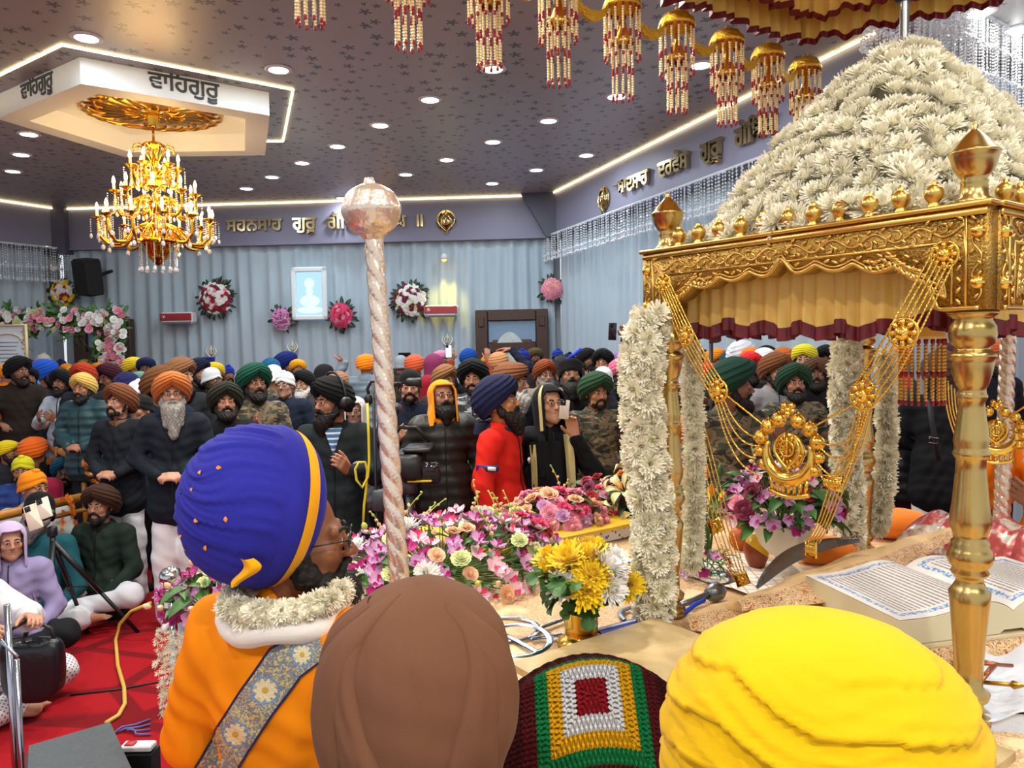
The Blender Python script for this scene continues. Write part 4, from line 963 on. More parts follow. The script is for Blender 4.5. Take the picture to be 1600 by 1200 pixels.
for k, px in enumerate((1258, 1200, 1136, 1058, 973, 873, 765, 640, 487)):
    q0 = CC-PF*.03+PS*.04; w = on_wall(px, 100, (q0.x, q0.y), (q0.x-PS.x, q0.y-PS.y)); TP.append(Vector((w.x, w.y, CZ-.03)))
for p, nm in zip(TP, TN): tassel(p, 'gold capped pearl tassel '+nm, 'pearl tassels along the canopy edge')
for i, (a, c) in enumerate(zip(TP, TP[1:])):
    b = MB(); g = thing('gold_crescent', 'pierced gold crescent strung between canopy tassels, number %s from the corner' % ['one', 'two', 'three', 'four', 'five', 'six', 'seven', 'eight'][i], 'ornament', a.lerp(c, .5), group='gold crescents between the tassels')
    d = (c-a); L = d.length-.16; d.normalize(); m = a.lerp(c, .5)
    n = 24; V = []
    for k in range(n):
        u = k/(n-1); ph = PI*u; top = m+d*(L/2*math.cos(ph))+Vector((0, 0, -.03-.075*math.sin(ph))); bot = m+d*(L/2*1.02*math.cos(ph))+Vector((0, 0, -.03-.008-.110*math.sin(ph)))
        nn = Vector((-d.y, d.x, 0))*.008; V += [tuple(top+nn), tuple(bot+nn), tuple(bot-nn), tuple(top-nn)]
    b.add(V, [(k*4+j, k*4+(j+1) % 4, k*4+4+(j+1) % 4, k*4+4+j) for k in range(n-1) for j in range(4)])
    b.build('crescent', mat('fretted gold', 'e2b33c', .3, 1), g, smooth=False)
st_c = strand_mesh(.20, .0055, (.04, .52, .96), 'bead_strand', m_pearlg)
tc = at(1441, 540, 2.35); t = thing('pearl_tassel', 'gold bead tassel with ruby bands hanging inside the throne', 'tassel', (tc.x, tc.y, tc.z+.03))
b = MB(); b.lathe([(.0001, .11), (.02, .1), (.045, .05), (.065, .0), (.066, -.01), (.06, -.01), (.0001, .06)], 24); b.build('gold_cap', m_satin, t, world=False)
for k in range(20): a = 2*PI*k/20; inst('bead_strand', st_c, t, Matrix.Translation((.062*math.cos(a), .062*math.sin(a), -.012)))
# ================================================================== raised platform and everything laid out on it
K = Vector((.484, 2.42, 0)); PZ = .94
def rel(a, b, z=0): return K+PF*a+PS*b+Vector((0, 0, z))
t = NT('brocade cloth')
co_ = t.co(); n1 = t.voro(34, t.map(co_, (1, 1.8, 1)), 'F1', 'Color'); n2 = t.noise(46, 3, co_, .6, 1.5); pt = t.noise(5, 2, co_)
col = t.ramp(n2, [(0, '8a5a2a'), (.42, 'c99d5c'), (.5, 'ecd4a0'), (.56, 'a8402c'), (.62, 'e2c48c'), (1, 'f2e2b8')])
plain = t.mix(t.noise(9, 2, co_), lin('e6c88a'), lin('f0dcab'))
m_ = t.ramp(pt, [(.40, '000000'), (.47, 'ffffff')])
t.set(t.mix(m_, plain, col), .55, sheen=.3); t.bump(n2, .3); m_broc = t.m
t = NT('gold edged brocade'); n2 = t.noise(70, 3, None, .6, 2.0); t.set(t.ramp(n2, [(0, '6d1a18'), (.4, 'a2402a'), (.46, 'd8b070'), (.54, 'eeddb0'), (.6, '8e2b20'), (.66, 'dcb878'), (1, 'f4e8c8')]), .5); t.bump(n2, .5); m_band = t.m
t = NT('plaid sheet'); x = t.xyz(); g = t.math('MAXIMUM', t.math('LESS_THAN', t.math('FRACT', t.math('MULTIPLY', x[0], 22)), .12), t.math('LESS_THAN', t.math('FRACT', t.math('MULTIPLY', x[1], 22)), .12)); t.set(t.mix(g, lin('f0ece2'), lin('c9a07a')), .8); m_plaid = t.m
m_sheet = cloth('white sheet', 'cfd6e2', .8); m_beige = NT('khaki board'); gx = m_beige.noise(5, 4, None, .6, .6); m_beige.set(m_beige.ramp(gx, [(.3, 'a58f63'), (.52, 'c2aa7a'), (.7, 'd3ba88')]), .55); m_beige = m_beige.m
m_steel = mat('bright steel', 'b9c4d0', .18, 1); m_dsteel = mat('dull steel', '8b9196', .35, 1, bump=.3, bscale=40)
pf = thing('altar_platform', 'long raised platform draped in white and gold brocade under the throne', 'platform', tuple(rel(.4, .6, 0)))
b = MB()
def quad(b, a0, a1, b0, b1, z0, z1): P = [rel(a0, b0), rel(a1, b0), rel(a1, b1), rel(a0, b1)]; b.slab([(p.x, p.y) for p in P], z0, z1)
quad(b, -1.56, -.6, -.98, 1.76, .0, PZ-.012); quad(b, -.6, 1.55, -.98, 1.66, .0, PZ-.012); b.build('draped_base', m_sheet, pf, smooth=False)
b = MB()
for a0, da, bw in ((-1.55, .95, 2.72), (-.6, 2.14, 2.62)): b.grid(lambda u, v: tuple((K.x+PF.x*(a0+da*u)+PS.x*(-.97+bw*v), K.y+PF.y*(a0+da*u)+PS.y*(-.97+bw*v), PZ-.006+.005*np.sin((a0+da*u)*10+v*9)*np.sin(v*bw*9.6))), 50, 70)
b.build('brocade_cover', m_broc, pf)
dk = thing('low_desk', 'khaki topped low desk set before the throne, beside the gold vase', 'desk', tuple(rel(.5, -.3, 0)))
b = MB(); quad(b, 0, 1.02, -.62, -.06, .965, .985); b.build('desk_top', m_beige, dk, smooth=False)
b = MB(); quad(b, .03, .99, -.6, -.08, PZ+.004, .965); b.build('desk_body', mat('dark desk side', '4a3a28', .6), dk, smooth=False)
tr = thing('flower_trough', 'low white printed trough with yellow edging under the rose baskets', 'trough', tuple(rel(-1.2, .7, PZ)))
t = NT('printed white cloth'); sp_ = t.voro(38); t.set(t.mix(t.math('LESS_THAN', sp_, .22), lin('d9d8d4'), lin('55555a')), .8); m_print = t.m
b = MB(); quad(b, -1.5, -.9, -.12, 1.7, PZ+.002, .995); b.build('body', m_print, tr, smooth=False)
b = MB(); quad(b, -1.51, -.885, -.135, 1.71, .995, 1.008); b.build('yellow_edging', mat('yellow satin', 'd9b021', .5), tr, smooth=False)
# ------------------------------------------------------------------ flower stock
OR = [orchid(k) for k in range(3)]; RO = [rosette(k, .036, 6, 0, 1.2) for k in range(3)]; CA = [rosette(k+5, .034, 6, .10, 1.35) for k in range(2)]
LI = lily(1); BU = bud(); BUO = bud(.009, .026); LF = leaf(.09, .035); LF2 = lobed_leaf(.085, .065); LF3 = leaf(.2, .018, .1)
FM = {'orchid_magenta': [o.mesh('orchid', [p_lil, p_mag]) for o in OR], 'orchid_pink': [o.mesh('orchid', [pet('pale pink petal', 'f3cfdc'), p_hot]) for o in OR], 'orchid_deep': [o.mesh('orchid', [p_mag, p_wine]) for o in OR],
      'rose_pink': [o.mesh('rose', [p_pink]) for o in RO], 'rose_hot': [o.mesh('rose', [p_hot]) for o in RO], 'rose_peach': [o.mesh('rose', [p_peach]) for o in RO], 'rose_wine': [o.mesh('rose', [p_wine]) for o in RO], 'rose_red': [o.mesh('rose', [p_red]) for o in RO], 'rose_white': [o.mesh('rose', [p_pure]) for o in RO], 'rose_yellow': [o.mesh('rose', [p_yel]) for o in RO],
      'carn_mag': [o.mesh('carnation', [p_mag]) for o in CA], 'carn_green': [o.mesh('carnation', [p_green]) for o in CA], 'carn_lilac': [o.mesh('carnation', [p_lil]) for o in CA], 'carn_red': [o.mesh('carnation', [p_red]) for o in CA], 'carn_orange': [o.mesh('carnation', [p_orange]) for o in CA],
      'mum': [c.mesh('chrysanthemum', [p_pure, p_heart]) for c in CH[:3]], 'mum_yellow': [c.mesh('chrysanthemum', [p_yel, p_yel]) for c in CH[:3]], 'lily': [LI.mesh('lily', [p_cream, p_orange])],
      'bud': [BU.mesh('flower_bud', [m_bud]), BUO.mesh('flower_bud', [p_peach])]}
NAME = lambda k: {'orc': 'orchid', 'ros': 'rose', 'car': 'carnation', 'mum': 'chrysanthemum', 'lil': 'lily', 'bud': 'flower_bud'}[k[:3]]
def bouquet(name, label, c, ext, mix_, seed, leaves=60, lm=None, lmat=None, rz=0, low=-.15, grp=None, base=None, sprays=0, cat='flower arrangement', leafr=(.5, .95), view=False, foot=None):
    """dome of flowers: mix_ = [(kind, count, scale)], ext = semi-axes"""
    r = random.Random(seed); c = Vector(c); g = thing(name, label, cat, foot if foot is not None else (c.x, c.y, c.z), group=grp); inv = g.matrix_basis.inverted(); Rz = Matrix.Rotation(rz, 3, 'Z'); ext = Vector(ext)
    items = [(k, s) for k, n, s in mix_ for _ in range(n)]; r.shuffle(items); N = len(items); st = MB(); used = []
    for i, (k, s) in enumerate(items):
        best = None
        for _ in range(14):
            z = r.uniform(low, 1); a = r.uniform(0, 2*PI); d = Vector((math.cos(a)*math.sqrt(1-z*z), math.sin(a)*math.sqrt(1-z*z), z))
            m = min([(d-q).length for q in used] or [9]) - (.35 if (Rz @ d).dot(Vector((.2, 1, -.2))) > .55 else 0)
            if best is None or m > best[0]: best = (m, d)
        d = best[1]; used.append(d); f = r.uniform(.86, 1.06)*(1.12 if k == 'bud' else 1)
        p = c+Rz @ Vector((d.x*ext.x, d.y*ext.y, d.z*ext.z))*f; n = (Rz @ Vector((d.x/ext.x, d.y/ext.y, d.z/ext.z))).normalized()
        n = (n+Vector((r.gauss(0, .25), r.gauss(0, .25)-.15, .25))).normalized(); ms = FM[k]
        M = inv @ frame(n, Vector((r.uniform(-1, 1), r.uniform(-1, 1), .3)), p) @ Matrix.Scale(s*r.uniform(.88, 1.12), 4)
        inst(NAME(k), ms[r.randrange(len(ms))], g, M)
        bs = Vector(base) if base is not None else c-Vector((0, 0, ext.z*.5)); st.tube([tuple(inv @ (p-n*.01)), tuple(inv @ ((p-n*.05)*.6+bs*.4)), tuple(inv @ bs)], .0022, 4, caps=False)
    st.build('stems', m_stem, g, world=False)
    if leaves:
        lb = MB(); L = lm or LF
        for i in range(leaves):
            z = r.uniform(low-.2, .9); a = r.uniform(0, 2*PI); d = Vector((math.cos(a)*math.sqrt(max(0, 1-z*z)), math.sin(a)*math.sqrt(max(0, 1-z*z)), z)); p = c+Rz @ Vector((d.x*ext.x, d.y*ext.y, d.z*ext.z))*r.uniform(*leafr)
            x = (Rz @ d+Vector((r.gauss(0, .4), r.gauss(0, .4), r.gauss(0, .4)))).normalized()
            lb.merge(L, inv @ frame(Vector((r.gauss(0, .4), r.gauss(0, .4), 1)), x, p) @ Matrix.Scale(r.uniform(.7, 1.3), 4))
        stuff(lb.build('foliage', lmat or m_leaf, g, world=False))
    if sprays:
        sb = MB()
        for i in range(sprays):
            a = r.uniform(0, 2*PI); d = Rz @ Vector((math.cos(a)*ext.x*.6, math.sin(a)*ext.y*.6, 0)); p = c+d+Vector((0, 0, ext.z*.6)); h = r.uniform(.08, .2); bend = Vector((r.gauss(0, .05), r.gauss(0, .05), 0))
            pts = [p+bend*u*u+Vector((0, 0, h*u)) for u in np.linspace(0, 1, 7)]; sb.mi = 0; sb.tube([tuple(inv @ q) for q in pts], .002, 4)
            for u in range(2, 7):
                sb.mi = 1 if u < 5 else 0; q = inv @ pts[u]; sb.merge(BUO, frame(Vector((r.gauss(0, 1), r.gauss(0, 1), .6)), None, q) @ Matrix.Scale(1.25-.12*u, 4))
            sb.mi = 0
        stuff(sb.build('bud_sprays', [m_bud, p_peach], g, world=False))
    return g
RS = math.atan2(PS.y, PS.x)
bouquet('orchid_arrangement', 'broad bank of pink and magenta orchids with white chrysanthemums behind the brown turban', (-.28, 3.0, .94), (.53, .36, .23), [('orchid_magenta', 58, 1.15), ('orchid_pink', 64, 1.2), ('orchid_deep', 16, 1.1), ('mum', 10, 1.3), ('rose_peach', 8, .9), ('bud', 16, 1), ('carn_green', 12, 1), ('carn_red', 3, 1)], 3, 150, rz=RS, sprays=9, base=(-.3, 3.02, .95), foot=(-.3, 3.02, PZ))
bouquet('carnation_basket', 'basket of magenta and pale green carnations beside the orchid bank', (-.06, 3.36, .985), (.20, .19, .13), [('carn_mag', 20, 1.05), ('carn_green', 15, 1.1), ('rose_hot', 16, .95), ('rose_red', 4, .9), ('orchid_pink', 6, .9), ('mum', 1, 1), ('bud', 5, 1)], 4, 50, sprays=3, base=(-.06, 3.36, 1.03))
bouquet('rose_basket', 'basket of pink and peach roses in front of the red jacket', (.19, 3.66, .995), (.23, .2, .145), [('rose_pink', 22, 1.1), ('rose_hot', 14, 1.05), ('rose_peach', 22, 1.1), ('carn_lilac', 10, 1), ('rose_white', 4, 1)], 5, 60, sprays=2, base=(.19, 3.66, 1.03))
bouquet('rose_basket', 'basket of crimson and pink roses under the soldier in the green turban', (.45, 3.92, 1.0), (.19, .18, .15), [('rose_wine', 7, 1), ('rose_red', 10, 1), ('rose_hot', 8, 1), ('rose_pink', 6, 1), ('carn_lilac', 4, 1)], 6, 40, base=(.45, 3.92, 1.03))
bouquet('lily_vase', 'bunch of pale lilies with dark leaves beside the white garland', (.62, 3.86, 1.04), (.15, .15, .17), [('lily', 7, 1), ('bud', 8, 1.8), ('carn_orange', 4, .8)], 7, 110, lm=leaf(.11, .03), lmat=m_dleaf, base=(.62, 3.86, 1.0), low=-.5)
# gold vase with chrysanthemums
vz = Vector((.197, 2.30, PZ)); v = thing('gold_vase', 'shiny gold vase on the brocade, holding white and yellow chrysanthemums', 'vase', vz)
b = MB(); b.lathe([(.0001, .002), (.075, .002), (.072, .012), (.05, .024), (.042, .03), (.05, .034), (.052, .06), (.053, .10), (.056, .104), (.05, .104), (.046, .04), (.0001, .036)], 32); b.build('vase_body', m_bright, v, world=False)
bouquet('chrysanthemum_bouquet', 'bouquet of big yellow and white chrysanthemums in the gold vase', (.197, 2.31, 1.12), (.125, .11, .105), [('mum', 8, 1.25), ('mum_yellow', 10, 1.25)], 9, 0, base=(.197, 2.30, .99), low=.05, foot=(.197, 2.3, PZ+.1))
ch_l = MB(); r = random.Random(5)
for i in range(95):
    a = r.uniform(0, 2*PI); z = r.uniform(1.055, 1.17); rr = .02+.095*((z-1.03)/.14)*r.uniform(.5, 1.2)
    ch_l.merge(LF2, frame(Vector((r.gauss(0, .5), r.gauss(0, .5), 1)), Vector((math.cos(a), math.sin(a), r.uniform(-.5, .7))), (vz.x+rr*math.cos(a), vz.y+rr*math.sin(a), z)) @ Matrix.Scale(r.uniform(.5, .9), 4))
bq = [o for o in bpy.data.objects if o.name.startswith('chrysanthemum_bouquet')][0]; stuff(ch_l.build('foliage', m_leaf, bq))
o = inst('chrysanthemum', FM['mum_yellow'][1], None, Matrix.Translation(at(982, 914, 2.36)) @ frame((0, -1, .3)).to_4x4() @ Matrix.Scale(1.15, 4)); tag(o, 'single yellow chrysanthemum drooping low against the front garland', 'flower')
# white urn with mixed bouquet inside the throne
uc = at(1223, 880, 2.95); uc.z = PZ
ur = thing('white_urn', 'white fluted pedestal urn inside the throne', 'urn', uc)
b = MB(); b.lathe([(.0001, .003), (.062, .003), (.06, .012), (.035, .03), (.028, .05), (.03, .075), (.05, .085), (.085, .12), (.103, .165), (.108, .20), (.112, .205), (.105, .207), (.098, .17), (.0001, .11)], 40, flute=.03, fn=18); b.build('urn_body', mat('ivory plaster', 'e9dcc6', .55), ur, world=False)
bouquet('mixed_bouquet', 'full bouquet of purple orchids and crimson roses in the white urn', (uc.x, uc.y, 1.20), (.21, .19, .17), [('orchid_magenta', 28, 1), ('orchid_deep', 8, 1), ('rose_wine', 7, .95), ('carn_red', 6, .9), ('mum', 3, 1.1), ('orchid_pink', 10, 1), ('rose_pink', 3, .9)], 12, 130, lmat=m_leaf, base=(uc.x, uc.y, 1.12), sprays=5, low=-.25, foot=(uc.x, uc.y, PZ+.207))
pot = thing('small_pot', 'small orange and yellow clay pot left of the white urn', 'pot', tuple(at(1182, 862, 3.05).xy)+(PZ,))
b = MB(); b.lathe([(.0001, .002), (.03, .002), (.045, .04), (.05, .075), (.042, .11), (.026, .13), (.0001, .128)], 24); t = NT('two tone pot'); x = t.xyz(); t.set(t.mix(t.math('GREATER_THAN', t.math('ADD', x[2], t.math('MULTIPLY', x[0], .7)), .075), lin('8a3a12'), lin('e8b41e')), .3); b.build('pot_body', t.m, pot, world=False)
p2 = thing('small_pot', 'round orange pot behind the two toned pot', 'pot', tuple(at(1157, 852, 3.3).xy)+(PZ,)); b = MB(); b.ell((0, 0, .055), (.05, .05, .055), 18, 10); b.lathe([(.02, .1), (.024, .115), (.015, .115)], 14); b.build('pot_body', mat('orange clay', 'c9601c', .5), p2, world=False)
bouquet('orchid_clump', 'small clump of orchids on grass behind the front left column', tuple(at(1100, 868, 2.95).xy)+(PZ+.03,), (.10, .09, .06), [('orchid_deep', 8, .8), ('orchid_magenta', 6, .8)], 15, 60, lm=leaf(.06, .01), lmat=m_leaf)
gl = thing('gladiolus_stems', 'tall green stems with orange buds behind the front left column', 'flowers', tuple(at(1098, 850, 3.3).xy)+(PZ,)); b = MB(); c0 = gl.location
for i in range(14):
    a = random.Random(i).uniform(0, 6); h = .2+.16*random.Random(i+50).random(); b.mi = 0; p = [(c0.x+.07*math.cos(a)*(.4+u*.8), c0.y+.05*math.sin(a), PZ+h*u) for u in (0, .5, 1)]; b.tube(p, .006, 5); b.mi = 1 if i % 3 == 0 else 0; b.ell(p[-1], (.014, .014, .03), 8, 5); b.mi = 0
b.build('stems', [m_leaf, p_orange], gl)
# ------------------------------------------------------------------ weapons laid on the cloth
def ring_(name, label, c, R_, w, tilt=0, m=None):
    g = thing(name, label, 'steel ring', c); b = MB(); b.grid(lambda u, v: ((R_+w*(v-.5))*np.cos(2*PI*u), (R_+w*(v-.5))*np.sin(2*PI*u), .002+.003*np.sin(PI*v)), 48, 5, cu=True); b.grid(lambda u, v: ((R_+w*(v-.5))*np.cos(-2*PI*u), (R_+w*(v-.5))*np.sin(-2*PI*u), 0*u), 48, 2, cu=True)
    o = b.build('ring_blade', m or m_steel, g, world=False); o.rotation_euler = (tilt, 0, 0); return g
c = atz(808, 1000, PZ+.02); ring_('steel_quoit', 'steel throwing ring, nearest of two lying on the brocade', (c.x, c.y, PZ+.02), .10, .02, .1)
c = atz(790, 982, PZ+.004); ring_('steel_quoit', 'steel throwing ring lying behind another on the brocade', (c.x, c.y, PZ+.002), .105, .018)
def sword(label, A, B, w=.02, m=None, curve=0.0, hilt=True, name='sword'):
    A, B = Vector(A), Vector(B); g = thing(name, label, 'sword', A.lerp(B, .5)); d = (B-A); L = d.length; M = frame((0, 0, 1), d, A); b = MB()
    b.grid(lambda u, v: (L*u, w*(v-.5)*np.clip((1-u)*6, .05, 1)+curve*L*np.sin(PI*u), .006+.004*np.cos(PI*(v-.5))), 24, 5); b.grid(lambda u, v: (L*u, -w*(v-.5)*np.clip((1-u)*6, .05, 1)+curve*L*np.sin(PI*u), .002+0*u), 24, 2)
    MB().merge(b, M).build('blade', m or m_steel, g)
    if hilt:
        b = MB(); b.tube([(-.10, -.01, .012), (-.05, 0, .012), (0, 0, .012)], [.012, .010, .011], 8); b.tube([(.005, -.04, .012), (.005, .04, .012)], .006, 6); b.ell((-.105, -.012, .012), .016, 8, 6); MB().merge(b, M).build('hilt', mat('brass hilt', 'b08a3c', .3, 1), g)
    return g
sword('slim steel sword pointing up from the rings toward the gold vase', atz(838, 985, PZ+.005), atz(900, 962, PZ+.005), .016, None, 0, False)
sword('slim steel sword lying under the near throwing ring', atz(782, 990, PZ+.004), atz(850, 1026, PZ+.004), .018, None, 0, False)
sword('short steel blade lying left of the gold vase foot', atz(830, 1000, PZ+.003), atz(885, 993, PZ+.003), .018, None, 0, False)
g = sword('blue sheathed sword with white edging beside the gold vase', atz(934, 990, PZ+.012), atz(1020, 967, PZ+.012), .05, mat('blue velvet sheath', '1a2f9a', .6), 0, False, 'sheathed_sword')
b = MB(); A, B = atz(934, 984, PZ+.024), atz(1018, 963, PZ+.024); b.tube([A, B], .004, 5); b.build('white_piping', m_white, g)
sword('curved steel blade peeping out behind the front garland', atz(978, 972, PZ+.003), atz(1000, 948, PZ+.003), .022, m_dsteel, .25, False, 'crescent_blade')
c = atz(1104, 905, PZ+.004); g = thing('crescent_blade', 'dark steel crescent blade with pointed tips lying inside the throne front', 'blade', (c.x, c.y, PZ)); b = MB()
b.grid(lambda u, v: (c.x-.02+(.12-.03*np.sin(PI*u)*(v-.5)*2)*np.cos(-1.2+2.9*u), c.y+(.10-.03*np.sin(PI*u)*(v-.5)*2)*np.sin(-1.2+2.9*u), PZ+.004+.012*np.sin(PI*v)), 28, 5); b.build('blade', m_dsteel, g)
c = atz(1118, 925, PZ+.03); g = thing('mace_head', 'small grey steel mace with blue cord lying by the throne column', 'mace', (c.x, c.y, PZ)); b = MB(); b.lathe([(.0001, -.04), (.022, -.035), (.032, -.01), (.032, .015), (.02, .035), (.0001, .04)], 18, c=c, M=frame((.8, .5, .1)).to_3x3().to_4x4()); b.build('head', m_dsteel, g)
b = MB(); b.tube([c, c+Vector((-.1, -.06, -.012)), c+Vector((-.2, -.10, -.02))], [.014, .012, .010], 8); b.build('shaft', m_dsteel, g)
b = MB(); b.tube([atz(1100, 938, PZ+.02), atz(1085, 945, PZ+.03), atz(1070, 958, PZ+.01), atz(1062, 962, PZ+.004)], .008, 6); b.build('blue_cord', mat('blue cord', '1c3fc4', .6), g)
# plaid sheet and rumala cloths
g = thing('plaid_cloth', 'white plaid cloth spread under the urn', 'cloth', tuple(at(1190, 885, 2.85).xy)+(PZ,)); q0 = at(1190, 880, 2.9)
b = MB(); b.grid(lambda u, v: (q0.x+PF.x*(-.28+.56*u)+PS.x*(-.2+.42*v), q0.y+PF.y*(-.28+.56*u)+PS.y*(-.2+.42*v), PZ+.004+.006*np.sin(u*9+v*4)**2), 30, 24); b.build('sheet', m_plaid, g)
def strip_cloth(name, label, L0, L1, hfn, mats, rows, cat='cloth'):
    """cloth spanned between two polylines of world points; rows = [(v0, v1, mat index)]"""
    A = np.array([tuple(p) for p in L0]); B = np.array([tuple(p) for p in L1]); g = thing(name, label, cat, tuple((A.mean(0)+B.mean(0))/2)); b = MB(); n = 60
    def samp(P, u):
        s = np.linspace(0, 1, len(P)); return np.stack([np.interp(u, s, P[:, k]) for k in range(3)], -1)
    for v0, v1, mi in rows:
        b.mi = mi
        def fn(u, v, v0=v0, v1=v1):
            vv = v0+(v1-v0)*v; P = samp(A, u)*(1-vv[..., None])+samp(B, u)*vv[..., None]; return P[..., 0], P[..., 1], P[..., 2]+hfn(u, vv)
        b.grid(fn, n, 14)
    o = b.build('cloth', mats, g); return g
m_rum = cloth('beige satin', 'dfb97d', .5, .1, .1, 30); m_greyc = cloth('grey felt', '77777f', .9)
# the long embroidered cover folded back in front of the book
L0 = [atz(1150, 938, 1.02), atz(1240, 900, 1.06), atz(1340, 862, 1.09), atz(1450, 832, 1.10), atz(1500, 822, 1.10)]; L1 = [atz(1160, 955, 1.0), atz(1250, 950, 1.03), atz(1340, 925, 1.05), atz(1420, 885, 1.07), atz(1490, 842, 1.09)]
strip_cloth('embroidered_cover', 'beige cover with a gold and red embroidered border folded back left of the open book', L0, L1, lambda u, v: .012*np.sin(PI*v)+.004*np.sin(u*30), [m_rum, m_band], [(0, .42, 0), (.42, 1, 1)])
o = [x for x in bpy.data.objects if x.name == 'embroidered_cover'][0]
b = MB(); P = [atz(1172, 950, .99), atz(1180, 962, .965), atz(1215, 962, .955), atz(1240, 950, .965), atz(1275, 945, .975), atz(1300, 930, .985), atz(1380, 905, 1.0)]
b.grid(lambda u, v: tuple(np.interp(u, np.linspace(0, 1, 7), [p[k] for p in P])+(.05*(v-.5)*(PS[k]) if k < 2 else .05*np.sin(u*9)*.25*1+.02*np.sin(PI*v)) for k in range(3)), 50, 8); b.build('grey_lining', m_greyc, o)
b = MB(); b.grid(lambda u, v: tuple((1-u)*np.array(atz(1145, 945, .99))[k]+u*np.array(atz(1215, 965, .97))[k]+(0.03*np.cos(v*5.2)*(PS[k] if k < 2 else 0))+(.03*np.sin(v*5.2) if k == 2 else 0) for k in range(3)), 16, 20); b.build('rolled_fold', m_rum, o)
L0 = [atz(1070, 965, PZ+.03), atz(1110, 945, PZ+.035), atz(1160, 935, PZ+.05), atz(1200, 940, PZ+.03)]; L1 = [atz(1080, 985, PZ+.012), atz(1120, 990, PZ+.012), atz(1170, 990, PZ+.012), atz(1240, 975, PZ+.012)]
strip_cloth('embroidered_cloth', 'red and gold embroidered cloth corner hanging beside the front left column base', L0, L1, lambda u, v: .01*np.sin(PI*v), [m_rum, m_band], [(0, .3, 0), (.3, 1, 1)])
# big curved sword leaning on the cover
A, B = atz(1183, 918, 1.05), atz(1336, 856, 1.11); d = B-A; g = thing('curved_sword', 'broad curved steel sword laid along the embroidered cover inside the throne', 'sword', A); M = frame((.1, -.55, .8), d, A); L = d.length; b = MB()
b.grid(lambda u, v: (L*u, .09*L*np.sin(PI*u)+.055*(v-.35)*np.sin(PI*np.clip(u*.93+.03, 0, 1))**.6, .004*np.sin(PI*v)), 36, 7); b.grid(lambda u, v: (L*u, .09*L*np.sin(PI*u)+.055*(1-v-.35)*np.sin(PI*np.clip(u*.93+.03, 0, 1))**.6, -.002+0*u), 36, 2)
MB().merge(b, M).build('blade', m_dsteel, g)
# ------------------------------------------------------------------ the open book
GL = [Vector((1.30, 2.535, 1.095)), Vector((1.395, 2.12, 1.095))]
gd = (GL[1]-GL[0]).normalized(); gw = Vector((-gd.y, gd.x, 0)); gw = gw if gw.y > 0 else -gw   # across, away from the camera
HB = (GL[1]-GL[0]).length
bk = thing('open_book', 'large open scripture with blue bordered printed pages on the embroidered cloth', 'book', GL[0].lerp(GL[1], .5)-Vector((0, 0, .09)))
bk['label'] = 'large open scripture book with blue bordered pages beside the near brass column'
t = NT('printed page'); uvn = t.n('ShaderNodeUVMap'); uv = t.xyz(uvn.outputs[0]); U, Vv = uv[0], uv[1]
ln = t.math('FRACT', t.math('MULTIPLY', Vv, 24)); lmask = t.math('MULTIPLY', t.math('GREATER_THAN', ln, .3), t.math('LESS_THAN', ln, .72))
cb_ = t.n('ShaderNodeCombineXYZ'); t.l(t.math('MULTIPLY', U, 62), cb_.inputs[0]); t.l(t.math('FLOOR', t.math('MULTIPLY', Vv, 24)), cb_.inputs[1]); gl_ = t.noise(1.0, 3, cb_.outputs[0], .8)
ink = t.math('MULTIPLY', lmask, t.math('GREATER_THAN', gl_, .43))
inb = lambda a, lo, hi: t.math('MULTIPLY', t.math('GREATER_THAN', a, lo), t.math('LESS_THAN', a, hi))
body = t.math('MULTIPLY', inb(U, .13, .87), inb(Vv, .13, .87))
bord = t.math('SUBTRACT', t.math('MULTIPLY', inb(U, .06, .94), inb(Vv, .06, .94)), t.math('MULTIPLY', inb(U, .105, .895), inb(Vv, .105, .895)))
orn = t.math('GREATER_THAN', t.noise(38, 2, uvn.outputs[0], .6), .5)
pg = t.mix(t.math('MULTIPLY', t.math('MULTIPLY', body, ink), .8), lin('ece8e4'), lin('6f6a70'))
t.set(t.mix(t.math('MULTIPLY', bord, t.math('MULTIPLY_ADD', orn, .75, .15)), pg, lin('3f8fd0')), .6); m_page = t.m
m_edge = NT('page edges'); x = m_edge.xyz(); m_edge.set(m_edge.mix(m_edge.math('FRACT', m_edge.math('MULTIPLY', x[2], 420)), lin('c9bb95'), lin('e6dbb9')), .8); m_edge = m_edge.m
